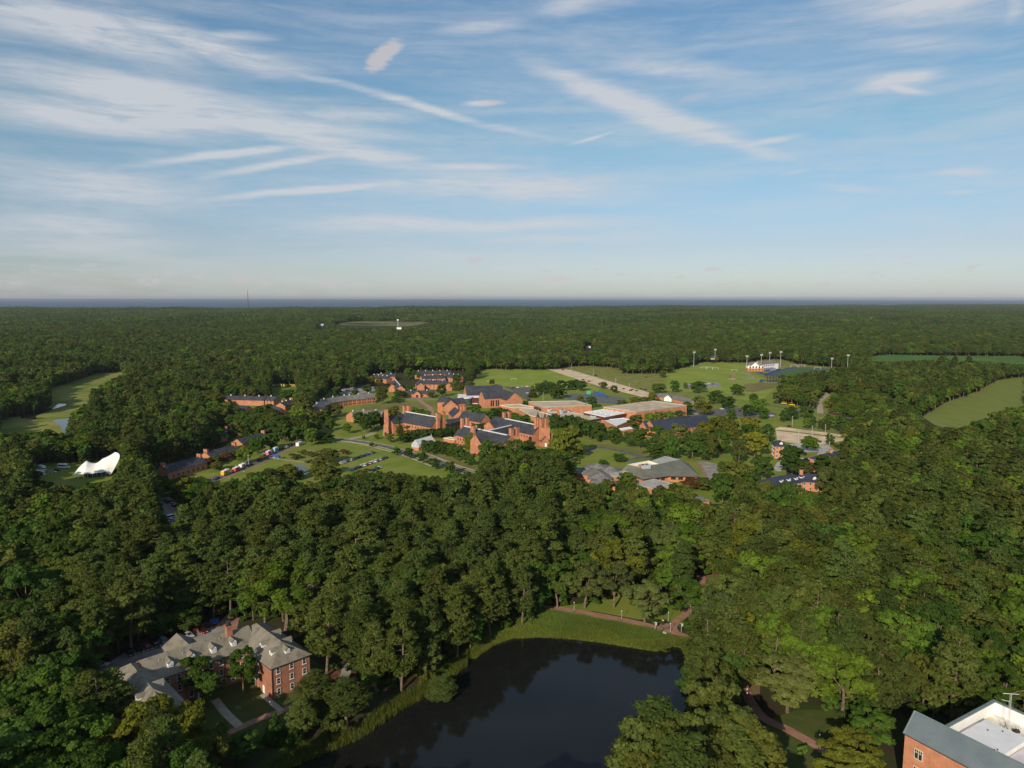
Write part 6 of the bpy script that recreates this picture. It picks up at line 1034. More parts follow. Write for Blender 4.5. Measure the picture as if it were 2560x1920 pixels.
def pine_clumps(h, Rr, rs, levels=11, lowf=.30):
    L_ = []; br = []
    for i in range(levels):
        t = i / (levels - 1); z = h * (lowf + (1 - lowf) * t * .96); prof = Rr * (math.sin(math.pi * (.20 + .72 * t)) ** .8) * (1 - .15 * t); nb = 5 if t < .8 else 4; a0 = rs.uniform(0, 6.28)
        for k in range(nb):
            if rs.rand() < .12 and t < .7: continue
            a = a0 + k * 6.28 / nb + rs.uniform(-.35, .35); ln = prof * rs.uniform(.62, 1.08); dz = rs.uniform(-.02, .05) * h; e = np.array([ln * math.cos(a), ln * math.sin(a), z + dz]); br.append((z - .03 * h, e)); rr = rs.uniform(.95, 1.5) * Rr / 4.4
            L_.append([*e, rr, .62])
            for f_ in (rs.uniform(.55, .75),): L_.append([*(e * [f_, f_, 1] + [rs.normal() * .5, rs.normal() * .5, rs.uniform(.1, .7)]), rr * rs.uniform(.75, 1.0), .65])
            if ln > 2.6:
                for s_ in (-1, 1): a2 = a + s_ * rs.uniform(.28, .5); L_.append([ln * .86 * math.cos(a2), ln * .86 * math.sin(a2), z + dz + rs.uniform(-.3, .4), rr * rs.uniform(.65, .9), .62])
    L_.append([0, 0, h * .98, Rr * .24, .9]); return np.array(L_), br, (0, 0, h * .66)
def cone_clumps(h, Rr, rs, levels=11, lowf=.10):
    L_ = []
    for i in range(levels):
        t = i / (levels - 1); z = h * (lowf + (1 - lowf) * t); r = Rr * (1 - t) ** .8 + .15; nb = max(2, int(7 * (1 - t) + 1))
        for k in range(nb): a = k * 6.28 / nb + i * .7 + rs.uniform(-.2, .2); L_.append([r * .7 * math.cos(a), r * .7 * math.sin(a), z + rs.uniform(-.3, .3), max(.5, r * rs.uniform(.34, .48)), .9])
    return np.array(L_), (0, 0, h * .45)
def trunk_mb(h, r0, rs, limbs=(), top=.8, sides=6, mt=None):
    m = MB(); mt = mt or M_BARK; z = -.4; x = y = 0.0; r = r0; n = 4; pts = []
    for i in range(n + 1): pts.append(((x, y, z), r)); x += rs.normal() * .012 * h; y += rs.normal() * .012 * h; z += (h * top + .4) / n; r = r0 * (1 - .80 * (i + 1) / n)
    for i in range(n): m.tube(pts[i][0], pts[i + 1][0], pts[i][1], pts[i + 1][1], mt, sides, False)
    for (z0, e) in limbs:
        t = min(.99, max(0, (z0 + .4) / (h * top + .4))) * n; i = int(t); f = t - i; p = Vector(pts[i][0]).lerp(Vector(pts[min(n, i + 1)][0]), f); m.tube(p, e, r0 * .32, r0 * .10, mt, 4, False)
    return m
def to_np(m): 
    v = np.array(m.v, float); q = [list(f) if len(f) == 4 else list(f)[:3] + [f[2]] for f in m.f]; return v, np.array(q, int)
VAR = {}       # kind -> list of (crown mesh, trunk mesh, h, R)
def make_tree(kind, seed, n_per, size, cl_scale=1.0):
    rs = np.random.RandomState(seed)
    if kind == 'pine': h, Rr = 25.0, 4.5; cl, br, ce = pine_clumps(h, Rr, rs); v, q, t = leaf_quads(cl, n_per, size, rs, 1.7, .35, (.35, 1.1), .7, ce); limbs = br[::2]; m = M_PINE; r0 = .36; top = .97
    elif kind == 'cone': h, Rr = 12.0, 2.9; cl, ce = cone_clumps(h, Rr, rs); v, q, t = leaf_quads(cl, n_per, size, rs, 1.3, .1, (.5, 1.1), .6, ce); limbs = []; m = M_GREEN; r0 = .22; top = .9
    elif kind == 'bush': h, Rr = 3.2, 2.2; cl, ce = broad_clumps(h, Rr, rs, 5, 4, .0); v, q, t = leaf_quads(cl, n_per, size, rs, 1.1, .25, centre=ce); limbs = []; m = M_OLIVE; r0 = .1; top = .6
    elif kind == 'ball': h, Rr = 8.0, 3.3; cl, ce = broad_clumps(h, Rr * .92, rs, 11, 6, .14, 1.0); v, q, t = leaf_quads(cl, n_per, size, rs, 1.1, .25, centre=ce); limbs = []; m = M_DARK; r0 = .16; top = .6
    elif kind == 'lawn': h, Rr = 14.0, 6.0; cl, ce = broad_clumps(h, Rr, rs, 15, 8, .08, 1.0); v, q, t = leaf_quads(cl, n_per, size, rs, 1.1, .25, centre=ce); limbs = []; m = M_GREEN; r0 = .30; top = .7
    else:
        h, Rr = 18.0, 6.2; cl, ce = broad_clumps(h, Rr, rs, 12 if seed % 2 else 10, 8, .16 if seed % 3 else .26, .85); v, q, t = leaf_quads(cl, n_per, size, rs, 1.15, .25, centre=ce); limbs = [(h * rs.uniform(.25, .5), cl[i, :3]) for i in range(3, len(cl), 9)]; m = M_GREEN; r0 = .38; top = .72
    v[:, 2] *= h / np.percentile(v[:, 2], 99.7)
    return (v, q, t, m, trunk_mb(h, r0, rs, limbs, top), h, Rr)
def variant(kind, seed, n_per, size):
    v, q, t, m, tr, h, Rr = make_tree(kind, seed, n_per, size); return (mesh_np('crown', v, q, [m], None, t), tr.data('trunk'), h, Rr)
VAR['pine'] = [variant('pine', 10 + i, 52, .31) for i in range(5)]; VAR['broad'] = [variant('broad', 20 + i, 105, .33) for i in range(7)]; VAR['lawn'] = [variant('lawn', 140 + i, 66, .42) for i in range(6)]
VAR['cone'] = [variant('cone', 40 + i, 40, .34) for i in range(2)]; VAR['ball'] = [variant('ball', 50 + i, 46, .36) for i in range(3)]; VAR['bush'] = [variant('bush', 60 + i, 50, .30) for i in range(2)]
TREES = []; TN = 0
def tree(kind, x, y, h, Rr, m, label, name, group=None, cat='tree'):
    global TN
    rr = random.Random(int(x * 37 + y * 91)); cm, tm, h0, R0 = rr.choice(VAR[kind]); z = float(terrain(x, y)); t = link(name, None, None, (x, y, z - .1), rr.uniform(0, 6.28)); sx = Rr / R0 * {'broad': 1.15, 'ball': 1.3, 'lawn': 1.08}.get(kind, 1.1); sz = h / h0
    t.scale = (sx * rr.uniform(.94, 1.06), sx * rr.uniform(.94, 1.06), sz); link('trunk', tm, t); c = link('crown', cm, t); tag(t, label, cat, group)
    if m is not None and cm.materials[0] is not m: c.material_slots[0].link = 'OBJECT'; c.material_slots[0].material = m
    return t
MK = dict(g=M_GREEN, d=M_DARK, l=M_LIME, o=M_OLIVE, y=M_YEL, s=M_GREY, r=M_RUST, p=M_PINE, q=M_PINE2)
HUE = dict(g='mid-green', d='dark green', l='bright green', o='olive green', y='yellow-green', s='grey-green', r='rust-red', p='dark pine-green', q='olive pine-green')
MANUAL = []
def T(f, x, ytop, h, Rr, kind, mk, label, group=None, name=None):
    if kind == 'broad' and f in (A, B, D): kind = 'lawn'
    px, py = f(x, ytop, h * .97); MANUAL.append((px, py, Rr, h)); nm = name or {'pine': 'pine_tree', 'broad': 'broadleaf_tree', 'lawn': 'lawn_tree', 'cone': 'conical_tree', 'ball': 'street_tree', 'bush': 'shrub'}[kind]
    tree(kind, px, py, h, Rr, MK[mk], label, nm, group, 'shrub' if kind == 'bush' else 'tree')
# ---- trees one can single out, placed by their tops
for i, (x, y, h) in enumerate(((332, 880, 6.2), (455, 890, 7.8), (572, 922, 8.6), (692, 985, 7.6), (828, 1013, 9.0))): T(A, x, y, h, 2.9 + .12 * i, 'ball', 'd', f'round dark street tree, {ORD[i]} from the road bend on the meadow side', 'round street trees along the meadow', 'street_tree')
T(A, 108, 833, 4, 1.7, 'ball', 'd', 'smallest round street tree, at the road bend'); T(A, 35, 770, 3.4, 1.3, 'ball', 'd', 'tiny round tree in the lawn beside the side road')
for i, (x, y, h, r) in enumerate(((610, 815, 10, 4), (665, 822, 10.5, 4.3), (735, 825, 10.5, 4.4), (800, 830, 11, 4.4), (860, 850, 11, 4.2), (918, 868, 11, 4.4))): T(A, x, y, h, r, 'broad', 'd', f'dark shade tree, {ORD[i]} from the greenhouse in the close row', 'close row of shade trees by the greenhouse')
T(A, 1000, 955, 7.5, 3.4, 'ball', 'd', 'separate round tree at the end of the shade tree row')
T(A, 345, 590, 15.5, 4.0, 'cone', 'g', 'pointed green tree against the chimney tower wall'); T(A, 445, 578, 14, 4.6, 'cone', 'l', 'bright pointed tree before the science hall roof'); T(A, 490, 640, 10, 9, 'broad', 'o', 'wide pale olive tree in front of the science hall'); T(A, 415, 660, 8, 5, 'broad', 'o', 'lower olive tree beside the wide pale one')
for i, (x, y) in enumerate(((395, 745), (450, 730), (520, 718), (590, 712), (660, 705), (735, 705), (800, 700), (860, 690))): T(A, x, y, 8.5, 5.2, 'broad', 'd', f'low dark tree, {ORD[i]} from the chimney tower in the thick belt', 'thick belt of low trees behind the greenhouse')
T(A, 275, 752, 7.5, 3.4, 'broad', 'o', 'small olive tree near the foot of the chimney tower'); T(A, 150, 760, 4.2, 2.0, 'ball', 'o', 'young tree on the lawn below the chimney tower'); 
T(A, 130, 552, 16, 6, 'broad', 'd', 'tall dark tree left of the chimney tower'); T(A, 60, 600, 14, 5, 'broad', 'd', 'dark tree behind the parked car near the chimney tower'); T(A, 308, 500, 13, 7, 'broad', 'o', 'olive tree showing above the science hall west roof')
for i, (x, y) in enumerate(((510, 510), (560, 528), (610, 545))): T(A, x, y, 10, 4.6, 'broad', 'l', f'bright green tree, {ORD[i]} from the west chimneys behind the science hall', 'bright trees behind the science hall')
T(A, 1070, 488, 10, 5.2, 'broad', 'l', 'bright green tree in front of the glass foyer'); T(A, 1120, 662, 9, 5.4, 'broad', 'd', 'dark tree in the court between the science halls'); T(A, 1040, 655, 8, 2.6, 'cone', 'o', 'thin tree in the court beside the paired chimneys')
for i, (x, y, mk) in enumerate(((1190, 545, 'g'), (1240, 520, 'd'), (1300, 515, 'l'), (1350, 530, 'l'), (1420, 560, 'l'), (1475, 590, 'g'), (1530, 580, 'g'))): T(A, x, y, 10, 5, 'broad', mk, f'{HUE[mk]} tree, {ORD[i]} from the hall gable in the belt behind the science hall', 'belt of trees between science hall and auditorium')
T(A, 1175, 825, 21, 6, 'broad', 'd', 'tall dark tree standing in front of the ivy-clad hall'); T(A, 1265, 838, 16, 5, 'broad', 'o', 'olive-brown tree in front of the small cross gable'); T(A, 1415, 818, 17, 7, 'broad', 'd', 'broad dark tree before the twin-shafted chimney tower'); T(A, 1550, 828, 11, 6, 'broad', 'd', 'round tree beside the porch of the science hall'); T(A, 1345, 868, 13, 5, 'broad', 'd', 'dark tree below the broad one at the chimney tower')
T(A, 1920, 690, 24, 11, 'broad', 'y', 'large yellow-green tree east of the science hall porch'); T(A, 1830, 790, 18, 7, 'broad', 'y', 'yellow-green tree leaning out from the large one')
for i, (x, y, h) in enumerate(((1795, 578, 16), (1870, 625, 14), (1935, 585, 17), (2000, 640, 14), (2065, 620, 15), (2130, 640, 16), (2200, 655, 16))): T(A, x, y, h, 5.4, 'broad', 'd', f'dark tree, {ORD[i]} from the porch in the row before the flat roofs', 'dark row before the flat roofs')
T(A, 1640, 560, 10, 2.4, 'cone', 'd', 'small dark cone tree on the flat roof side, nearer the chimneys'); T(A, 1705, 568, 9, 2.2, 'cone', 'd', 'small dark cone tree closer to the porch tower'); T(A, 1530, 455, 6, 3, 'ball', 'd', 'dark shrubby tree between auditorium and gymnasium')
T(A, 750, 298, 15, 5.4, 'broad', 'd', 'dark tree between townhouses and the gabled hall'); T(A, 890, 208, 14, 6, 'broad', 'g', 'round tree in front of the townhouse gable'); T(A, 870, 268, 13, 5, 'broad', 'o', 'olive tree beside the front townhouse gable'); T(A, 930, 288, 12, 5, 'broad', 'o', 'olive tree behind the auditorium gable'); T(A, 1010, 265, 11, 7, 'broad', 'o', 'spreading olive tree at the corner of the sports lawn'); T(A, 985, 205, 10, 5, 'broad', 'd', 'dark tree beside the last townhouse')
T(A, 1015, 140, 17, 7, 'broad', 'd', 'tall dark tree at the wood corner by the sports lawn'); T(A, 1065, 128, 18, 7, 'broad', 'd', 'tallest tree at the wood corner by the sports lawn'); T(A, 1215, 252, 9, 3.6, 'ball', 'o', 'lone olive tree near the middle of the sports lawn'); T(A, 1590, 312, 14, 5, 'cone', 'o', 'olive conifer beside the asphalt lot')
for i, (x, y) in enumerate(((1655, 290), (1715, 268), (1770, 278), (1855, 262), (1845, 320), (1800, 330), (1945, 262), (1985, 255), (2040, 268))): T(A, x, y, 14 if i < 6 else 13, 6, 'broad', 'd', f'dark round tree, {ORD[i]} from the asphalt lot in the lawn clump', 'dark clump between sports lawn and tennis courts')
T(A, 350, 345, 11, 4.4, 'broad', 'd', 'dark tree in front of the gable-on townhouse row'); T(A, 400, 365, 8, 4, 'broad', 'd', 'low tree at the west end of the gatehouse'); T(A, 455, 300, 8, 5, 'broad', 'd', 'dark tree behind the gatehouse'); T(A, 655, 372, 7, 4, 'broad', 'd', 'tree at the east end of the gatehouse'); T(A, 195, 318, 20, 6.5, 'broad', 'o', 'tall loose olive tree beside the curved residence'); T(A, 335, 405, 8, 5, 'broad', 'd', 'low dark tree on the lawn before the gatehouse')
T(A, 105, 222, 12, 5, 'broad', 'y', 'yellowing tree before the two-gable townhouses'); T(A, 180, 235, 12, 5, 'broad', 'y', 'second yellowing tree before the two-gable townhouses'); T(A, 268, 172, 12, 5, 'broad', 'd', 'dark tree between the pine-side townhouses'); T(A, 450, 148, 16, 7, 'broad', 'g', 'large green tree between the townhouse rows'); T(A, 540, 190, 10, 4, 'broad', 'd', 'dark tree among the rear townhouses'); T(A, 300, 200, 9, 5, 'broad', 'o', 'olive tree beside the gable-on townhouses')
for x, y, h, r, mk, l in ((1200, 605, 12, 4.2, 'l', 'bright upright tree on the lawn by the side road'), (1355, 660, 9, 3.6, 'l', 'smaller bright tree next to the dark parked car'), (1020, 705, 14, 5, 'l', 'bright yellow-green tree beside the road junction'), (1170, 750, 8, 6, 'd', 'low dark tree behind the road junction'), (1090, 740, 9, 5, 'd', 'dark tree close behind the bright junction tree'), (1600, 555, 15, 6, 'd', 'dark tree west of the chimney tower lawn'), (1480, 560, 13, 7, 'd', 'dark round tree behind the upright lawn tree'), (1240, 490, 12, 8, 'o', 'wide olive tree below the curved residence'), (1130, 540, 11, 6, 'd', 'dark tree below the curved residence end'), (940, 420, 14, 7, 'o', 'olive round tree beside the residence chimney'), (990, 490, 12, 5, 'y', 'yellowing tree beside the curved residence end'), (900, 545, 16, 9, 'd', 'large dark tree beside the service road'), (700, 600, 17, 9, 'd', 'large round tree above the food truck road'), (560, 640, 16, 7, 'd', 'round dark tree behind the upper row residence'), (580, 490, 15, 10, 'd', 'great round tree before the western residences'), (330, 520, 17, 9, 'd', 'great dark tree west of the navy roof corner'), (120, 690, 16, 8, 'd', 'dark tree in front of the two-storey brick house'), (400, 870, 13, 5, 'l', 'bright green tree beside the food truck road'), (520, 790, 13, 6, 'g', 'green tree along the upper food truck road'), (640, 750, 13, 6, 'g', 'green tree before the upper row residence'), (1690, 600, 10, 4, 'd', 'dark tree just behind the chimney tower'), (1430, 345, 8, 4, 'd', 'tree in the middle of the pale car park'), (1540, 300, 11, 5, 'd', 'dark tree on the island of the pale car park'), (1260, 320, 11, 7, 'd', 'dark tree at the west side of the pale car park'), (800, 350, 12, 9, 'd', 'wide dark tree in front of the baseball field'), (430, 255, 15, 8, 'o', 'olive-brown tree behind the long residence'), (590, 265, 14, 6, 'o', 'olive tree beside the baseball field'), (1000, 250, 15, 9, 'o', 'broad olive tree on the far side of the baseball fence'), (1140, 260, 16, 5, 'g', 'upright green tree between baseball field and car park')): T(D, x, y, h, r, 'broad', mk, l)
for i, (x, y) in enumerate(((40, 985), (130, 960), (210, 930), (290, 905), (150, 1010))): T(D, x, y, 6.5, 4.5, 'broad', 'r' if i in (0, 2) else 'o', f'{"reddish" if i in (0, 2) else "olive"} small tree, {ORD[i]} from the tent end along the row residences', 'small trees before the row residences')
# trees of the car meadow and reed pond
for x, y, h, r, mk, k, l in ((1090, 985, 13, 7, 'o', 'broad', 'big willowy tree hiding the end of the car rows'), (1180, 890, 11, 7, 'o', 'broad', 'olive willow behind the car rows by the reed pond'), (1190, 1040, 14, 7, 'o', 'broad', 'olive tree at the near end of the middle car row'), (800, 1050, 10, 7, 'o', 'broad', 'bushy tree on the near side of the reed pond'), (920, 1090, 6, 3.5, 'd', 'broad', 'dark shrubby tree at the reed pond edge'), (640, 1090, 11, 7, 'o', 'broad', 'olive tree below the footbridge path'), (520, 1120, 10, 7, 'o', 'broad', 'wide olive tree under the food truck verge'), (1500, 1090, 11, 6, 'o', 'broad', 'olive tree before the short car row'), (950, 900, 4, 4, 'o', 'bush', 'olive shrub on the rough grass hummock'), (1030, 915, 4, 4, 'o', 'bush', 'second olive shrub on the rough grass hummock'), (870, 935, 4, 5, 'o', 'bush', 'low shrub at the footbridge end of the hummock'), (1330, 900, 3.5, 4, 'r', 'bush', 'brownish shrub beside the small upper pool')): T(D, x, y, h, r, k, mk, l)
# eastern campus
for x, y, h, r, mk, l in ((30, 500, 13, 5, 'd', 'dark tree below the low flat roofs'), (130, 508, 14, 6, 'd', 'dark tree beside the maroon fascia'), (210, 528, 14, 5, 'd', 'dark tree in front of the maroon fascia'), (290, 560, 13, 5, 'g', 'first row tree along the asphalt drive'), (380, 575, 14, 5.4, 'g', 'second row tree along the asphalt drive'), (480, 612, 12, 5, 'd', 'third row tree along the asphalt drive, beside the white canopy'), (555, 585, 16, 5.6, 'd', 'tall row tree before the navy-roofed hall end'), (520, 490, 14, 6, 'o', 'olive tree between white roof and navy-roofed hall'), (620, 478, 11, 5, 'l', 'first bright tree before the gymnasium wall'), (690, 470, 11, 5, 'o', 'second bright tree before the gymnasium wall'), (760, 468, 11, 5, 'l', 'third bright tree before the gymnasium wall'), (830, 462, 12, 5, 'o', 'bright tree at the gymnasium corner'), (670, 562, 18, 6.5, 'd', 'dark tree before the small gable of the navy-roofed hall'), (665, 690, 12, 7, 'd', 'low dark dome-shaped tree beside the library'), (770, 640, 18, 5, 'g', 'green tree between the dome tree and the large oaks'), (740, 600, 17, 5, 'o', 'olive tree in front of the navy roof'), (830, 555, 17, 7, 's', 'grey-green tree covering the middle of the navy roof'), (920, 612, 20, 9, 'd', 'massive dark oak behind the library drive'), (1000, 540, 19, 8, 'y', 'first yellow-green oak above the dark oak'), (1100, 508, 19, 9, 'y', 'highest yellow-green oak east of the navy roof'), (1180, 530, 18, 7, 'y', 'yellow-green oak at the end of the oak group'), (960, 590, 16, 5, 's', 'silvery tree among the oaks'), (1110, 600, 19, 7, 'g', 'green oak with a pale trunk beside the library drive'), (1050, 640, 18, 5, 'o', 'brownish tree with double trunk beside the library drive'), (1350, 610, 19, 9, 'y', 'broad yellow-green tree beside the hipped dormitory'), (1300, 560, 15, 6, 'g', 'green tree behind the broad yellow-green one'), (1440, 560, 15, 5, 'd', 'dark tree at the corner of the gravel car park'), (1320, 510, 14, 8, 'y', 'yellow-green crown beyond the oaks'), (1010, 400, 14, 7, 'y', 'yellowing tree beyond the gymnasium corner'), (960, 360, 14, 6, 's', 'grey-green tree beside the school building'), (880, 400, 12, 6, 'd', 'dark tree at the school building end'), (1080, 325, 15, 8, 'g', 'green tree beyond the yellowing one'), (1160, 365, 13, 8, 'd', 'dark spreading tree behind the parked white cars'), (1225, 280, 14, 7, 'd', 'dark tree with reddish crown beside the field path'), (1340, 345, 9, 5, 'd', 'low dark tree at the dry meadow edge'), (1370, 385, 14, 9, 'l', 'pale green tree in the middle of the lawn trees'), (1300, 420, 12, 6, 'g', 'green tree close to the white saloon'), (1410, 440, 12, 5, 'g', 'green tree near the lane bend'), (1185, 452, 11, 4.5, 'd', 'dark tree beside the blue car'), (960, 262, 14, 9, 'd', 'wide dark tree in front of the field lot'), (870, 268, 8, 3, 's', 'thin grey tree by the field lot'), (680, 275, 12, 8, 'd', 'dark tree beside the school roof'), (795, 255, 15, 5.5, 'd', 'dense dark tree between lot and school building'), (640, 150, 12, 6, 'o', 'olive tree in the meadow clump'), (710, 182, 11, 5, 'y', 'yellowing tree in the meadow clump'), (500, 140, 12, 9, 'o', 'wide olive tree in the meadow beside the wood'), (300, 262, 9, 5, 'o', 'olive tree on the sand strip edge'), (375, 288, 9, 4, 'd', 'dark round tree on the sand strip edge'), (640, 335, 11, 5, 'y', 'yellow-green tree before the school building'), (220, 360, 13, 6, 'd', 'dark tree by the tennis courts, beside the gymnasium roof'), (140, 360, 8, 4, 'o', 'olive tree by the tennis courts'), (430, 390, 8, 6, 'o', 'low olive tree behind the big gymnasium roof'), (520, 370, 9, 6, 'o', 'olive tree beside the tennis court lawn'), (590, 365, 9, 5, 'y', 'yellowing tree beside the school drive'), (1555, 460, 11, 5, 'd', 'first dark round tree along the lane'), (1610, 438, 12, 6, 'd', 'second dark round tree along the lane'), (1712, 432, 12, 6.5, 'd', 'dense dark round tree at the track junction'), (1610, 712, 19, 8, 'd', 'large dark tree beside the hipped dormitory'), (1690, 815, 9, 6, 'o', 'low olive tree below the large dark one'), (1730, 640, 12, 6, 'g', 'green tree in front of the gravel car park'), (1870, 622, 9, 3.4, 'd', 'small dark conical tree at the gravel car park'), (1830, 768, 15, 7, 'd', 'dark tree hiding the middle of the second dormitory'), (1130, 815, 7, 3.4, 'd', 'small round tree inside the library drive loop'), (460, 885, 12, 6, 'l', 'bright green tree in front of the library pavilions'), (410, 760, 6, 5, 'g', 'green tree on the lawn beside the drive'), (300, 800, 4, 3, 'g', 'shrubby tree on the lawn near the pavilions'), (930, 930, 7, 7, 'r', 'reddish-brown tree by the library corner'), (1000, 935, 7, 7, 'o', 'dark olive tree next to the reddish one'), (1000, 700, 12, 4, 'd', 'dark tree at the library drive'), (1240, 665, 17, 5, 's', 'grey spruce-like tree on the drive lawn'), (1400, 780, 15, 7, 'd', 'dark tree between spruce and dormitories'), (1230, 820, 20, 9, 'o', 'tall feathery tree in front of the library drive'), (1130, 900, 18, 6, 'g', 'green tree left of the feathery tree'), (1590, 962, 19, 5, 'd', 'dark tree covering the lower wall of the five-dormer dormitory'), (1490, 985, 16, 5, 'o', 'olive tree at the eave end of the five-dormer dormitory'), (1700, 1015, 17, 5, 'l', 'bright green tree below the single-dormer end wing'), (1865, 865, 19, 6.5, 's', 'grey-green tree covering the end of the single-dormer wing'), (1420, 955, 17, 5, 'o', 'olive tree just outside the five-dormer roof end'), (330, 945, 14, 5, 'o', 'olive tree in front of the pavilion roofs'), (440, 965, 13, 4.5, 'd', 'dark tree between pavilions and annexe'), (560, 985, 14, 5, 'g', 'green tree hiding the near corner of the annexe'), (690, 985, 14, 5, 'o', 'olive tree beside the annexe'), (800, 970, 13, 5, 'd', 'dark tree between annexe and library corner'), (880, 990, 14, 5, 'o', 'olive tree above the brick cottage')): T(B, x, y, h, r, 'broad', mk, l)
# pond surroundings
for f, x, y, h, r, k, mk, l in ((F, 1310, 178, 15, 7.2, 'broad', 's', 'round grey-green tree standing alone on the pond lawn'), (F, 830, 45, 17, 7, 'broad', 's', 'grey-green tree behind the pond path lamp'), (F, 1065, 40, 17, 6.5, 'broad', 's', 'upright pale-stemmed tree at the pond lawn edge'), (F, 1555, 25, 12, 3, 'cone', 'l', 'bright narrow tree above the pond lawn'), (F, 1545, 245, 6, 3.2, 'ball', 'r', 'small rust-red tree on the pond lawn'), (F, 1675, 180, 15, 6.2, 'broad', 'g', 'green tree beside the branching brick path'), (F, 1395, 470, 2.2, 2.2, 'bush', 'd', 'dark shrub at the path junction'), (F, 1640, 490, 2.6, 2.4, 'bush', 'd', 'dark shrub beside the banner post'), (F, 640, 150, 8.5, 3, 'cone', 'g', 'pointed green tree at the wood edge over the path'), (F, 700, 200, 5.5, 3, 'broad', 'l', 'low lime tree at the wood edge over the path'),
    (F, 1960, 395, 24, 8, 'pine', 'q', 'broad olive pine on the east bank of the pond'), (F, 1830, 440, 22, 6.5, 'pine', 'q', 'pine leaning over the east bank of the pond'), (F, 1790, 640, 18, 6.5, 'pine', 'q', 'lower pine at the water edge on the east bank'), (F, 2060, 560, 20, 6, 'pine', 'q', 'pine between the pond and the brick path bend'), (F, 1960, 760, 15, 5, 'broad', 'd', 'ivy-trunked tree at the east water edge'), (F, 1700, 800, 12, 4, 'broad', 'd', 'dark tree overhanging the pond corner'),
    (F, 1425, 1105, 25, 7.0, 'pine', 'p', 'tall green pine nearest the pond water'), (F, 1240, 1240, 20, 5.0, 'pine', 'p', 'pine with side branches over the near water'), (F, 1330, 1330, 22, 7.5, 'broad', 'o', 'great olive oak at the near pond corner'), (F, 1560, 1370, 22, 7.5, 'broad', 'o', 'second olive oak beside the near pond corner'), (F, 1760, 1215, 23, 7.0, 'broad', 'o', 'olive oak behind the tall pond pine'), (F, 1960, 1175, 23, 7.5, 'broad', 'o', 'olive oak above the lower lawn'), (F, 2110, 1300, 22, 7, 'broad', 'o', 'olive oak at the lower lawn edge'), (F, 2060, 1430, 22, 6.5, 'pine', 'p', 'green pine among the near olive oaks'), (F, 1850, 1480, 20, 6.5, 'broad', 'o', 'low olive oak between pine and pond corner'), (F, 1340, 1560, 20, 6, 'broad', 'o', 'lowest olive oak at the near water edge'),
    (G, 360, 560, 15, 8.5, 'broad', 's', 'broad half-bare grey tree beside the brick path bend'), (G, 260, 215, 19, 7, 'broad', 'l', 'bright green tree left of the tallest bright one'), (G, 660, 165, 21, 7.5, 'broad', 'l', 'tallest bright green tree above the lower lawn'), (G, 590, 430, 16, 6, 'broad', 'l', 'bright green tree hanging below the tallest one'), (G, 1010, 215, 20, 7.5, 'broad', 'o', 'olive oak in the wood above the lower lawn'), (G, 1180, 520, 15, 7, 'broad', 'o', 'dark olive oak above the lawn end'), (G, 1740, 560, 12, 6.5, 'broad', 's', 'blue-green tree behind the white roof well'), (G, 1500, 480, 13, 5.5, 'broad', 'g', 'green tree beside the blue-green one'), (G, 860, 1140, 11, 5.5, 'broad', 'y', 'blossoming yellow-green tree in front of the slate-roofed building'), (G, 1000, 960, 10, 5.5, 'broad', 'g', 'green tree above the blossoming one'), (G, 790, 1290, 10, 5, 'broad', 'y', 'lowest yellow-green tree by the lower path'), (G, 470, 1210, 3, 1.2, 'bush', 'l', 'young sapling on the lower lawn'),
    (E, 555, 880, 16, 7.0, 'broad', 'y', 'yellow-green plane tree in front of the brick hall wing'), (E, 800, 930, 15, 5.5, 'broad', 'y', 'yellow-green tree beside the plane tree'), (E, 330, 1010, 15, 6, 'broad', 'y', 'lower yellow-green crown left of the plane tree'), (E, 905, 520, 13, 4.3, 'broad', 'g', 'green tree in the courtyard before the hall entrance'), (E, 1020, 650, 10, 3.3, 'broad', 'g', 'lower green tree in the courtyard'), (E, 1275, 465, 14, 3.6, 'broad', 'g', 'green courtyard tree in the inner corner of the hall'), (E, 1850, 640, 13, 5.2, 'pine', 'q', 'bushy pine on the bank beside the hall corner'), (E, 2100, 690, 13, 5, 'pine', 'q', 'bushy pine nearer the reeds'), (E, 1535, 960, 8, 3.0, 'cone', 'g', 'small bright tree below the courtyard path'), (E, 1690, 1040, 6, 2.4, 'cone', 'g', 'smaller bright tree next to the reed bank'), (E, 1750, 870, 10, 4, 'pine', 'q', 'low pine between hall corner and reed bank'), (E, 2000, 960, 6, 3.5, 'bush', 'o', 'olive shrub on the reed bank'), (E, 1100, 1090, 9, 4.5, 'broad', 'd', 'dark tree below the courtyard walk'), (E, 1300, 1130, 7, 4, 'broad', 'd', 'dark tree under the brick path'),
    (E, 80, 640, 22, 5.5, 'pine', 'p', 'pine close to the west wing of the hall'), (E, 230, 640, 20, 5, 'pine', 'p', 'pine touching the west wing roof'), (E, 640, 190, 8, 5, 'broad', 'd', 'dark low tree behind the hall car park'), (E, 450, 220, 8, 5, 'broad', 'd', 'dark low tree at the car park corner'), (E, 840, 150, 9, 5, 'broad', 'd', 'dark low tree behind the maroon parked car'), (S, 1104, 1668, 9, 4.0, 'pine', 'q', 'grey-green cedar bush hanging over the pond')): T(f, x, y, h, r, k, mk, l)
for x, y, h, l in ((1430, 1395, 14, 'first bright cone-shaped tree behind the pond lawn, nearest the pines'), (1596, 1365, 15, 'tallest bright cone-shaped tree behind the pond lawn'), (1562, 1375, 11, 'slim cone-shaped tree beside the tallest one'), (1692, 1412, 11, 'bright cone-shaped tree near the brown clearing'), (1640, 1385, 11, 'cone-shaped tree between the tallest and the clearing')): T(S, x, y, h, 3.0, 'cone', 'l', l)
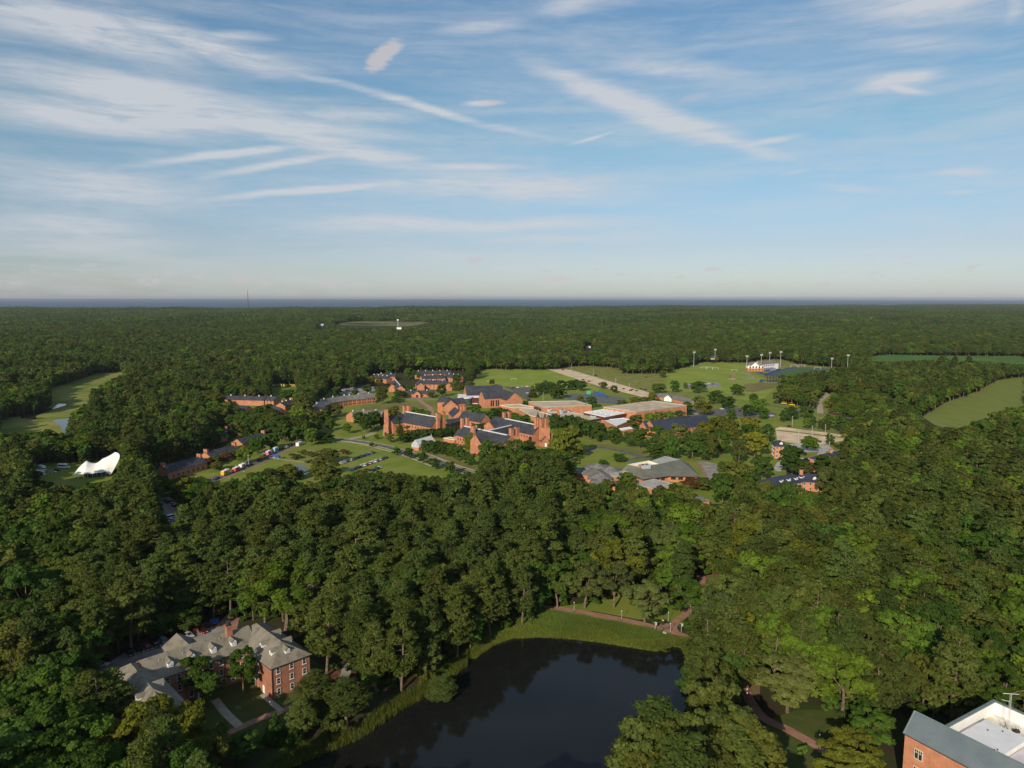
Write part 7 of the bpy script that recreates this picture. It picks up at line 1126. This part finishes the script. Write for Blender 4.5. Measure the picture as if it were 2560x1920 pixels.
# dead pines: bare branches
def dead_tree(p, h, label):
    rs = np.random.RandomState(int(p[0]) % 97); t = thing('dead_tree', label, 'tree', (*p, 0)); m = MB(); m.tube((0, 0, -.3), (.3, 0, h), .26, .05, M_DEAD, 6); m.build('trunk', t); m = MB()
    for i in range(70):
        z = h * rs.uniform(.3, .97); a = rs.uniform(0, 6.28); l = (h - z) * .28 + rs.uniform(.8, 2.2); e = (l * math.cos(a), l * math.sin(a), z - l * rs.uniform(.1, .7)); m.tube((.15, 0, z), e, .06, .02, M_DEAD, 3, False)
        for j in range(5): f_ = rs.uniform(.4, 1); q = (e[0] * f_, e[1] * f_, z + (e[2] - z) * f_); m.tube(q, (q[0] + rs.normal() * .6, q[1] + rs.normal() * .6, q[2] - rs.uniform(.2, 1.1)), .03, .015, M_DEAD, 3, False)
    m.build('branches', t); MANUAL.append((p[0], p[1], 3, h))
dead_tree(S(780, 1425, 22), 22, 'bare brown dead pine hanging among the green pines'); dead_tree(S(1062, 1318, 20), 20, 'bare dead pine in the middle of the pine wood'); dead_tree(S(305, 905, 16), 16, 'bare pale dead tree at the marsh head'); dead_tree(S(322, 910, 14), 14, 'second bare tree at the marsh head')

# ------------------------------------------------------------------ the woods
PX0 = np.array([1280.0, 960.0])
def project(x, y, z):
    cd = y * math.cos(PITCH) - (z - EYE) * math.sin(PITCH); cv = -(y * math.sin(PITCH) + (z - EYE) * math.cos(PITCH)); u, v = x / cd, cv / cd; c, s = math.cos(ROLL), math.sin(ROLL); return 1280 + (u * c - v * s) * FPX, 960 + (u * s + v * c) * FPX
def cv(k, pts): 
    x0, y0, sc = {'A': (900, 880, 3.687), 'B': (1400, 860, 2.765), 'C': (0, 880, 3.687), 'D': (500, 880, 3.687), 'E': (200, 1480, 3.16), 'F': (1200, 1400, 3.16), 'G': (1860, 1480, 3.16), 'K': (1820, 860, 7.373), 'J': (1400, 980, 5.53), 'R': (1700, 700, 2.572)}.get(k, (0, 0, 1)); return [(x0 + x / sc, y0 + y / sc) for x, y in pts]
# open ground: no wood tree may stand on it or hide it (outlines as bearings, with the distance beyond which it ends)
OPEN = [
 (cv('S', [(620, 1960), (720, 1862), (860, 1800), (960, 1750), (1060, 1700), (1085, 1745), (1130, 1712), (1180, 1662), (1240, 1612), (1268, 1580), (1300, 1560), (1358, 1538), (1361, 1515), (1485, 1522), (1500, 1505), (1545, 1490), (1580, 1480), (1652, 1485), (1706, 1504), (1703, 1539), (1738, 1590), (1719, 1618), (1713, 1663), (1710, 1700), (1719, 1748), (1675, 1751), (1592, 1780), (1565, 1834), (1575, 1990), (620, 1990)]), 285),
 (cv('F', [(2020, 800), (2120, 830), (2212, 960), (2250, 1180), (2150, 1180), (2040, 1050), (2060, 930)]), 230),
 (cv('G', [(0, 590), (60, 640), (130, 870), (200, 1010), (420, 970), (700, 950), (770, 1000), (700, 1190), (720, 1420), (380, 1420), (230, 1200), (180, 1060), (0, 880)]), 215),
 (cv('G', [(1190, 1400), (1185, 950), (1345, 925), (1970, 855), (2400, 960), (2400, 1400)]), 185),
 (cv('F', [(1745, 120), (1890, 130), (1920, 165), (1850, 205), (1765, 200)]), 320),
 (cv('E', [(140, 560), (340, 465), (700, 375), (860, 310), (1080, 275), (1180, 175), (1240, 235), (1440, 240), (1530, 255), (1670, 345), (1820, 485), (1815, 640), (1700, 700), (1650, 800), (1640, 920), (1600, 965), (1190, 1120), (1000, 1100), (1040, 830), (820, 880), (690, 900), (560, 860), (350, 830), (230, 690), (150, 640)]), 262),
 (cv('E', [(2050, 600), (2120, 560), (2120, 690), (2060, 690)]), 262),
 (cv('C', [(1480, 1375), (1560, 1350), (1720, 1460), (1690, 1548), (1560, 1560), (1520, 1480)]), 430),
 (cv('C', [(330, 1040), (560, 1015), (760, 1035), (1010, 960), (1085, 960), (1090, 1080), (1000, 1170), (880, 1195), (620, 1222), (380, 1170), (330, 1120)]), 520),
 (cv('C', [(0, 640), (160, 600), (380, 560), (480, 500), (470, 330), (640, 290), (830, 210), (1120, 175), (1130, 195), (830, 330), (820, 440), (640, 560), (610, 730), (560, 700), (0, 740)]), 1450),
 (cv('D', [(95, 1190), (230, 1060), (430, 1010), (560, 950), (880, 830), (960, 800), (1100, 745), (1230, 720), (1700, 690), (2250, 690), (2250, 1170), (2140, 1110), (2050, 1130), (1700, 1085), (1560, 1100), (1370, 1105), (1000, 1190), (880, 1150), (600, 1085), (330, 1155), (130, 1205)]), 640),
 (cv('C', [(1400, 1130), (1400, 1060), (1460, 1035), (1850, 935), (2170, 840), (2212, 870), (2212, 1100), (1960, 1180), (1920, 1130), (1500, 1120)]), 560),
 (cv('D', [(0, 990), (0, 910), (280, 840), (350, 850), (600, 740), (620, 780), (700, 830), (890, 830), (500, 960), (100, 1180)]), 620),
 (cv('D', [(150, 720), (230, 700), (290, 740), (290, 800), (180, 800)]), 640),
 (cv('D', [(220, 395), (700, 400), (720, 430), (860, 435), (865, 480), (780, 570), (640, 480), (450, 500), (450, 545), (365, 540), (365, 490), (220, 430)]), 800),
 (cv('D', [(655, 300), (890, 300), (890, 350), (830, 370), (680, 375)]), 1000), (cv('D', [(1200, 310), (1400, 300), (1650, 320), (1650, 400), (1600, 570), (1700, 570), (1700, 690), (1200, 720), (1090, 600), (1040, 540), (1080, 460), (1190, 420)]), 900),
 (cv('A', [(-20, 560), (0, 330), (60, 310), (100, 200), (330, 190), (500, 160), (960, 175), (1030, 260), (1090, 160), (1340, 85), (1560, 90), (1720, 128), (1830, 148), (2212, 150), (2300, 620), (2212, 680), (1960, 900), (1770, 880), (1600, 880), (1180, 870), (1050, 1100), (-20, 1000)]), 1150),
 (cv('B', [(0, 160), (150, 150), (400, 165), (420, 205), (600, 205), (740, 200), (760, 185), (990, 125), (1290, 130), (1360, 110), (1530, 105), (1650, 140), (1990, 168), (1990, 180), (1740, 180), (1500, 215), (1500, 310), (1400, 350), (1420, 420), (1560, 420), (1690, 450), (1790, 450), (1780, 400), (1850, 335), (1870, 345), (1815, 430), (1810, 480), (2060, 515), (2060, 530), (1750, 490), (1640, 520), (1510, 570), (1960, 620), (1960, 660), (1850, 700), (1950, 735), (1850, 760), (1740, 860), (1840, 900), (1830, 990), (1650, 1020), (1620, 960), (1480, 970), (1400, 985), (1380, 960), (1440, 880), (1300, 850), (1090, 900), (980, 920), (1130, 1040), (1140, 1090), (1040, 1110), (900, 1000), (740, 1000), (530, 985), (300, 970), (140, 930), (130, 830), (190, 720), (0, 600)]), 1420),
 (cv('R', [(1545, 880), (1700, 795), (1900, 725), (2050, 640), (2250, 620), (2250, 800), (2110, 810), (1880, 905), (1800, 940), (1640, 930)]), 1500),
 (cv('R', [(1225, 490), (1330, 480), (1700, 486), (2250, 490), (2250, 545), (2000, 520), (1700, 508), (1400, 515), (1230, 525)]), 2600),
 (cv('S', [(835, 811), (900, 803), (1075, 806), (1080, 812), (1010, 820), (850, 818)]), 4000), (cv('S', [(-60, 803), (36, 804), (36, 809), (-60, 810)]), 4200), (cv('S', [(405, 790), (440, 788), (440, 795), (405, 796)]), 5200), (cv('S', [(1462, 862), (1482, 862), (1482, 876), (1462, 876)]), 2200), (cv('S', [(795, 815), (815, 815), (815, 823), (795, 823)]), 4000), (cv('S', [(985, 796), (1008, 796), (1008, 825), (985, 825)]), 4000),
]
FOOT = []     # building footprints, grown by a few metres
for o in list(SC.objects):
    if o.get('category') == 'building':
        for c in o.children:
            if c.name.startswith('wall'):
                v = np.array([tuple(q.co) for q in c.data.vertices]); FOOT.append((v[:, 0].min() + o.location.x - 3, v[:, 0].max() + o.location.x + 3, v[:, 1].min() + o.location.y - 3, v[:, 1].max() + o.location.y + 3))
def grid_points(y0, y1, sp, seed, wide=.80):
    rs = np.random.RandomState(seed); xs = np.arange(-wide * y1 - 60, wide * y1 + 60, sp); ys = np.arange(y0, y1, sp * .87); X, Y = np.meshgrid(xs, ys); X[1::2] += sp / 2; X = X + rs.uniform(-.36, .36, X.shape) * sp; Y = Y + rs.uniform(-.36, .36, X.shape) * sp; X, Y = X.ravel(), Y.ravel(); k = (np.abs(X) < wide * Y + 45) & ~((X > 55) & (Y < 152)) & (Y < shore_y(X) - 25); return X[k], Y[k], rs
def keep_mask(x, y, h, r):
    d = np.hypot(x, y); ok = np.ones(len(x), bool); zt = terrain(x, y)
    sm = [project(x, y, zt + h * f) for f in (0.05, .18, .32, .46, .6, .76, 1.02)]; rp = 1.12 * r * FPX / np.maximum(d, 60)
    for poly, dmax in OPEN:
        cand = ok & (y < dmax)
        if not cand.any(): continue
        px, py = np.array(poly)[:, 0], np.array(poly)[:, 1]; cand &= (sm[0][0] > px.min() - 40) & (sm[0][0] < px.max() + 40) & (sm[-1][1] < py.max() + 5) & (sm[0][1] > py.min() - 5); i = np.where(cand)[0]
        if not len(i): continue
        bad = np.zeros(len(i), bool)
        for k, (u, v) in enumerate(sm):
            for dx in ((0,), (-.4, 0, .4), (-.7, 0, .7), (-.95, -.5, 0, .5, .95), (-.95, -.5, 0, .5, .95), (-.85, -.4, 0, .4, .85), (-.4, 0, .4))[k]: bad |= inside(poly, u[i] + dx * rp[i], v[i])
        ok[i[bad]] = False
    n = d < 420; ok[n] &= ~(inside(POND, x[n], y[n]) | (edge_dist(POND, x[n], y[n]) < 3))
    for a, b_, c, e in FOOT: ok &= ~((x > a) & (x < b_) & (y > c) & (y < e))
    for mx, my, mr, mh in MANUAL: ok &= np.hypot(x - mx, y - my) > (mr + r) * .62
    return ok
def value_noise(x, y, s): return (np.sin(x / s + 1.3 * np.sin(y / s * .7)) + np.sin(y / s * 1.1 + 1.7 * np.sin(x / s * .6 + 2)) + np.sin((x + y) / s * .53 + 4)) / 3
SCRUB = [P(1700 + a / 2.572, 700 + b / 2.572, 5) for a, b in ((900, 735), (1150, 700), (1350, 745), (1540, 820), (1570, 900), (1350, 905), (1100, 880), (960, 850))]
ALL = []
for (y0, y1, sp, seed) in ((112, 330, 7.6, 1), (330, 560, 8.2, 2), (560, 1150, 8.6, 3), (1150, 2700, 9.6, 4)):
    x, y, rs = grid_points(y0, y1, sp, seed); d = np.hypot(x, y)
    pp = .26 + .22 * value_noise(x, y, 70); pp = np.where((x < 15 + .0 * y) & (x > -.62 * y) & (y < 470) & (y > 150), .80, pp); pp = np.where((y > 430) & (y < 1150), pp * .4, pp); pp = np.where((x > 60) & (y < 430), .30 + .2 * value_noise(x, y, 30), pp); pp = np.where(y > 1150, .14 + .22 * value_noise(x, y, 210), pp); pp = np.where((x > 200) & (y > 900) & (y < 1800), .4 + .3 * value_noise(x, y, 160), pp)
    pine = rs.rand(len(x)) < pp; h = np.where(pine, rs.normal(24, 2.6, len(x)), rs.normal(17.5, 2.6, len(x))); h = np.where((y > 430) & ~pine, h * .92, h) * (1 + .12 * value_noise(x, y, 45)); h = np.where((y > 1150) & pine, h * .84, h); r = np.where(pine, h * rs.uniform(.175, .23, len(x)), h * rs.uniform(.30, .47, len(x)))
    r = np.where(y > 1150, r * 1.18, r); sh = inside(SCRUB, x, y); h = np.where(sh, rs.uniform(4, 9, len(x)), h); r = np.where(sh, h * .55, r); pine = pine & ~sh
    k = keep_mask(x, y, h, r); ALL.append(np.stack([x[k], y[k], h[k], r[k], pine[k], np.clip(rs.rand(k.sum()) * .62 + .19 + .30 * value_noise(x[k], y[k], 95 if y0 > 500 else 40), 0, .999)], 1))
ALL = np.concatenate(ALL); print('wood trees', len(ALL))
u, v = project(ALL[:, 0], ALL[:, 1], ALL[:, 2] * .8); dist = np.hypot(ALL[:, 0], ALL[:, 1]); vis = (u > -30) & (u < 2590) & (v > 0) & (v < 1960)
own = np.zeros(len(ALL), bool)
n_b = sum(1 for o in SC.objects if o.name.startswith('broadleaf_tree')); n_p = sum(1 for o in SC.objects if o.name.startswith('pine_tree')); print('single broadleaf', n_b, 'pine', n_p)
for flag, lim in ((1, 300 - n_p), (0, 300 - n_b)):
    i = np.where(vis & (ALL[:, 4] == flag))[0]; i = i[np.argsort(dist[i])][:max(0, lim)]; own[i] = True
def zone(x, y):
    if y < 178 and x < 0: return 'in the near wood west of the pond'
    if x < -95 and y < 300: return 'in the wood behind the grey-roofed brick hall'
    if x < 20 and y < 300: return 'between the brick hall and the pond head'
    if x < 20: return 'in the pine wood below the car meadow'
    if y < 200: return 'in the wood beside the slate-roofed building'
    if x > 110: return 'on the wooded slope east of the pond path'
    if y < 300: return 'in the wood around the brown clearing'
    return 'in the wood below the library and dormitories'
PALB = [('g', .30), ('d', .24), ('o', .20), ('l', .14), ('y', .05), ('s', .07)]
PALE = [('g', .20), ('d', .10), ('o', .30), ('l', .22), ('y', .07), ('s', .11)]
def pal(t, L_=PALB):
    for k, w in L_:
        if t < w: return k
        t -= w
    return 'g'
for x, y, h, r, pine, t in ALL[own]:
    z = zone(x, y)
    ad = ('very tall ' if h > 26 else 'tall ' if h > 22.5 else 'shorter ') if pine else ('tall ' if h > 19 else 'medium ' if h > 15 else 'small '); ad += ('slim ' if r / h < (.205 if pine else .35) else 'spreading ' if r / h > (.235 if pine else .42) else '')
    if pine: mk = 'p' if t < .62 else 'q'; tree('pine', x, y, h, r, MK[mk], f'{ad}{HUE[mk].replace(" pine-green", "").replace("pine-green", "green")} pine {z}', 'pine_tree', f'{ad}{HUE[mk]} pines {z}')
    else: mk = pal(t, PALE if x > 40 else PALB); tree('broad', x, y, h, r, MK[mk], f'{ad}{HUE[mk]} leafy tree {z}', 'broadleaf_tree', f'{ad}{HUE[mk]} leafy trees {z}')
def source(kind, seed, n_per, size, m, cull=1.0):
    v, q, t, m0, tr, h, Rr = make_tree(kind, seed, n_per, size); tv, tq = to_np(tr); n = len(v); o = bpy.data.objects.new('wood_source', mesh_np('wood_tree', np.vstack([v, tv]), np.vstack([q, tq + n]), [m or m0, M_BARK], np.r_[np.zeros(len(q)), np.ones(len(tq))], np.r_[t, np.zeros(len(tq))])); return o, h, Rr
def scatter(name, label, pts, sources, idx, scl, rot, nm):
    src = bpy.data.collections.new(nm)
    for i, s in enumerate(sources): s.name = f'{nm}_{i:02d}'; src.objects.link(s)
    me = bpy.data.meshes.new(name); me.vertices.add(len(pts)); me.vertices.foreach_set('co', np.asarray(pts, np.float32).ravel())
    for an, ty, dat, key in (('pick', 'INT', np.asarray(idx, np.int32), 'value'), ('size', 'FLOAT_VECTOR', np.asarray(scl, np.float32), 'vector'), ('turn', 'FLOAT_VECTOR', np.asarray(rot, np.float32), 'vector')): me.attributes.new(an, ty, 'POINT').data.foreach_set(key, dat.ravel())
    ng = bpy.data.node_groups.new(nm, 'GeometryNodeTree'); ng.interface.new_socket('Geometry', in_out='INPUT', socket_type='NodeSocketGeometry'); ng.interface.new_socket('Geometry', in_out='OUTPUT', socket_type='NodeSocketGeometry'); N = ng.nodes; L = ng.links
    gi, go = N.new('NodeGroupInput'), N.new('NodeGroupOutput'); ci = N.new('GeometryNodeCollectionInfo'); ci.inputs['Collection'].default_value = src; ci.inputs['Separate Children'].default_value = True; ci.inputs['Reset Children'].default_value = True
    ip = N.new('GeometryNodeInstanceOnPoints'); ip.inputs['Pick Instance'].default_value = True
    def at(n_, ty): a = N.new('GeometryNodeInputNamedAttribute'); a.data_type = ty; a.inputs['Name'].default_value = n_; return a.outputs['Attribute']
    L.new(gi.outputs[0], ip.inputs['Points']); L.new(ci.outputs[0], ip.inputs['Instance']); L.new(at('pick', 'INT'), ip.inputs['Instance Index']); L.new(at('turn', 'FLOAT_VECTOR'), ip.inputs['Rotation']); L.new(at('size', 'FLOAT_VECTOR'), ip.inputs['Scale']); L.new(ip.outputs[0], go.inputs[0])
    o = link(name, me); md = o.modifiers.new('scatter', 'NODES'); md.node_group = ng; o['kind'] = 'stuff'; o['label'] = label; return o
REST = ALL[~own]; d = np.hypot(REST[:, 0], REST[:, 1]); src = []; meta = []
def add(kind, seed, n_per, size, m): s, h, Rr = source(kind, seed, n_per, size, m); src.append(s); meta.append((h, Rr)); return len(src) - 1
mats_b = [M_GREEN, M_DARK, M_OLIVE, M_LIME, M_GREEN, M_DARK, M_GREY, M_YEL]; mid_b = [add('broad', 70 + i, 26, .70, m) for i, m in enumerate(mats_b)]; mid_p = [add('pine', 80 + i, 18, .58, M_PINE if i < 2 else M_PINE2) for i in range(3)]; far_b = [add('broad', 90 + i, 9, 1.45, m) for i, m in enumerate(mats_b)]; far_p = [add('pine', 100 + i, 7, 1.15, M_PINE if i < 2 else M_PINE2) for i in range(3)]
near_b = [add('broad', 110 + i, 52, .48, m) for i, m in enumerate([M_GREEN, M_DARK, M_OLIVE])]; near_p = [add('pine', 120, 32, .42, M_PINE)]; bush = [add('bush', 130, 22, .42, M_DARK), add('bush', 131, 22, .42, M_OLIVE), add('bush', 132, 22, .42, M_GREEN)]
rs = np.random.RandomState(77); pick = np.zeros(len(REST), int)
for i in range(len(REST)):
    p, t = REST[i, 4], REST[i, 5]; L_ = (near_p if p else near_b) if d[i] < 330 else (mid_p if p else mid_b) if d[i] < 950 else (far_p if p else far_b)
    if not p and d[i] >= 330: w = [.24, .46, .64, .76, .86, .93, .975, 1] if REST[i, 0] < 60 or REST[i, 1] > 900 else [.18, .30, .56, .76, .84, .90, .97, 1]; pick[i] = L_[int(np.searchsorted(w, t))]
    else: pick[i] = L_[int(t * len(L_)) % len(L_)]
mt = np.array(meta); sc = np.stack([REST[:, 3] / mt[pick, 1], REST[:, 3] / mt[pick, 1], REST[:, 2] / mt[pick, 0]], 1); rot = np.zeros((len(REST), 3)); rot[:, 2] = rs.uniform(0, 6.28, len(REST)); pts = np.stack([REST[:, 0], REST[:, 1], terrain(REST[:, 0], REST[:, 1]) - .1], 1)
# a lower storey of young leafy trees fills the gaps under the tall pines
lx, ly, lr_ = grid_points(135, 640, 9.0, 17); lh = lr_.uniform(8, 15, len(lx)); lr2 = lh * .36; k = keep_mask(lx, ly, lh, lr2); lx, ly, lh, lr2 = lx[k], ly[k], lh[k], lr2[k]; lp = np.array(mid_b)[np.searchsorted([.26, .46, .66, .84, .92, .96, .98], lr_.rand(len(lx)))]
pts = np.vstack([pts, np.stack([lx, ly, terrain(lx, ly) - .1], 1)]); pick = np.r_[pick, lp]; sc = np.vstack([sc, np.stack([lr2 / mt[lp, 1], lr2 / mt[lp, 1], lh / mt[lp, 0]], 1)]); lrot = np.zeros((len(lx), 3)); lrot[:, 2] = lr_.uniform(0, 6.28, len(lx)); rot = np.vstack([rot, lrot])
# undergrowth between and in front of the near trees
bx, by, rb_ = grid_points(125, 560, 6.0, 9); bh = rb_.uniform(1.6, 4.6, len(bx)); k = keep_mask(bx, by, bh, bh * .6); bx, by, bh = bx[k], by[k], bh[k]; bp = np.array(bush)[rb_.randint(0, 3, len(bx))]; bs = bh / 3.2
pts = np.vstack([pts, np.stack([bx, by, terrain(bx, by) - .1], 1)]); pick = np.r_[pick, bp]; sc = np.vstack([sc, np.stack([bs * 1.15, bs * 1.15, bs], 1)]); br_ = np.zeros((len(bx), 3)); br_[:, 2] = rb_.uniform(0, 6.28, len(bx)); rot = np.vstack([rot, br_])
scatter('woodland', 'unbroken mixed wood of pines and leafy trees around the campus', pts, src, pick, sc, rot, 'wood_source')
# the far wood: hectare patches of small crowns
def patch(seed):
    rs = np.random.RandomState(seed); V, Q, Tn, Mi = [], [], [], []; n = 0; ml = [M_GREEN, M_DARK, M_OLIVE, M_LIME, M_PINE]; S_ = 125.0
    g = np.arange(-S_ / 2, S_ / 2, 10.4)
    for gx in g:
        for gy in g:
            h = rs.normal(17, 3); r = rs.uniform(6.0, 8.0); c = np.array([gx + rs.uniform(-3.5, 3.5), gy + rs.uniform(-3.5, 3.5), h - r * .7]); cl = [[c[0], c[1], c[2], r, .8], [c[0] + rs.uniform(-3, 3), c[1] + rs.uniform(-3, 3), c[2] + 1.5, r * .6, .9], [c[0], c[1], c[2] - r, r * .9, 1.2]]
            v, q, t = leaf_quads(cl, 18, 2.1, rs, 1.1, .3, (.8, 1.0), .35, c - np.array([0, 0, 3])); tone = rs.uniform(-.25, .25); V.append(v); Q.append(q + n); n += len(v); Tn.append(np.clip(t + tone, 0, 1)); Mi.append(np.full(len(q), rs.choice(5, p=[.30, .24, .2, .1, .16])))
    return bpy.data.objects.new('far_wood_source', mesh_np('far_wood', np.vstack(V), np.vstack(Q), ml, np.concatenate(Mi), np.concatenate(Tn)))
P_ = [patch(i) for i in range(4)]; xs, ys, rs2 = [], [], np.random.RandomState(4)
gy = 2660.0; px_, py_ = [], []
while gy < 14500:
    gx = -.80 * gy - 150
    while gx < .80 * gy + 150: px_.append(gx + rs2.uniform(-8, 8)); py_.append(gy + rs2.uniform(-8, 8)); gx += 112
    gy += 112
px_, py_ = np.array(px_), np.array(py_); ok = py_ < shore_y(px_) - 60; dd_ = np.hypot(px_, py_)
for poly, dmax in OPEN:
    if dmax < 3500: continue
    uu, vv = project(px_, py_, 14.0 + terrain(px_, py_)); u0, v0 = project(px_, py_, terrain(px_, py_)); 
    for sx in (-40, 0, 40):
        for f_ in (0, .5, 1): ok &= ~(inside(poly, uu + (u0 - uu) * f_ + sx * FPX / dd_, vv + (v0 - vv) * f_) & (dd_ < dmax + 300))
px_, py_ = px_[ok], py_[ok]; n = len(px_); print('far patches', n); rot = np.zeros((n, 3)); rot[:, 2] = rs2.uniform(0, 6.28, n); s_ = np.stack([np.full(n, 1.0), np.full(n, 1.0), rs2.uniform(.85, 1.15, n)], 1)
scatter('far_woodland', 'far woods stretching to the bay', np.stack([px_, py_, terrain(px_, py_) - .5], 1), P_, rs2.randint(0, 4, n), s_, rot, 'far_wood_source')

# ------------------------------------------------------------------ reeds and lilies round the pond
def reed_bed(name, n, lo, hi, cond, hgt, m, seed, label):
    rs = np.random.RandomState(seed); P0 = np.array(POND); V, Q, Tn = [], [], []; cnt = 0; x = rs.uniform(P0[:, 0].min() - 8, P0[:, 0].max() + 8, n * 14); y = rs.uniform(158, P0[:, 1].max() + 24, n * 14); sd = np.where(inside(POND, x, y), -1, 1) * edge_dist(POND, x, y); k = (sd > lo) & (sd < hi(x, y)) & cond(x, y); x, y, sd = x[k][:n], y[k][:n], sd[k][:n]; z = np.maximum(terrain(x, y), WATER_Z) - .1; n = len(x)
    h = hgt * rs.uniform(.5, 1.3, n) * (1 + .35 * value_noise(x, y, 2.3)); a = rs.uniform(0, 3.14, n); w = rs.uniform(.05, .11, n); lx, ly = rs.normal(0, .28, n), rs.normal(0, .28, n); c = np.stack([x, y, z], 1); t = np.stack([np.cos(a) * w, np.sin(a) * w, np.zeros(n)], 1); top = c + np.stack([lx, ly, h], 1); v = np.stack([c - t, c + t, top + t * .35, top - t * .35], 1).reshape(-1, 3)
    tn = np.clip(rs.uniform(0, 1, n) * .5 + .25 + .3 * value_noise(x, y, 6), 0, 1); o = link(name, mesh_np(name, v, np.arange(len(v)).reshape(-1, 4), [m], None, tn)); o['kind'] = 'stuff'; o['label'] = label
wall_l = lambda x, y: (x < -14) & (y < 240)
reed_bed('reeds', 26000, -1.4, lambda x, y: 3.4 + .8 * value_noise(x, y, 3), wall_l, 1.4, M_REED, 1, 'tall green reeds along the west bank of the pond')
reed_bed('bank_grass', 70000, 2.0, lambda x, y: 24 + 0 * x, lambda x, y: (y > 222) & (x > -14) & (y < 257.3 - (x - 11.4) * .43 - np.maximum(0, x - 50) * .35), .55, M_REED, 5, 'rough grass on the bank between reeds and brick path')
reed_bed('reeds', 42000, -.9, lambda x, y: np.clip(4 + 2.5 * np.sin(x / 4.0) + 3 * value_noise(x, y, 3), 2.5, 12), lambda x, y: (y > 222) & (x > -14), .8, M_REED, 2, 'reed and grass belt along the pond head below the path')
reed_bed('reeds', 5000, -1, lambda x, y: 4 + 0 * x, lambda x, y: (x > 42) & (y < 232), 1.2, M_OLIVE, 3, 'rank growth along the east bank of the pond')
rs = np.random.RandomState(8); cl = []
for i in range(60):
    q = F(rs.uniform(1130, 1470), 0); u_ = rs.rand(); c0 = V2(F(1140 + 330 * u_, 640 + 62 * u_ + rs.uniform(-22, 22), WATER_Z)); cl.append([c0.x, c0.y, WATER_Z + .15, rs.uniform(.45, .9), .55])
v, q, t = leaf_quads(np.array(cl), 60, .17, rs, 1.0, .9, (.7, 1.0), .3); o = link('water_lilies', mesh_np('water_lilies', v, q, [M_LIME], None, t)); o['kind'] = 'stuff'; o['label'] = 'rounded clumps of water plants at the pond head'

# ------------------------------------------------------------------ air
def haze():
    m = bpy.data.materials.new('haze'); m.use_nodes = True; N = m.node_tree.nodes; N.remove(N['Principled BSDF']); v = N.new('ShaderNodeVolumePrincipled'); v.inputs['Color'].default_value = (.84, .90, .97, 1); v.inputs['Density'].default_value = HAZE; v.inputs['Anisotropy'].default_value = 0.2; m.node_tree.links.new(v.outputs[0], N['Material Output'].inputs['Volume'])
    b = MB(); b.box((0, 29000, 62.0), (150000, 90000, 164.0), m); o = b.build('haze'); o['kind'] = 'stuff'; o['label'] = 'thin blue haze over the woods'
HAZE = 2.5e-5
if HAZE > 0: haze()
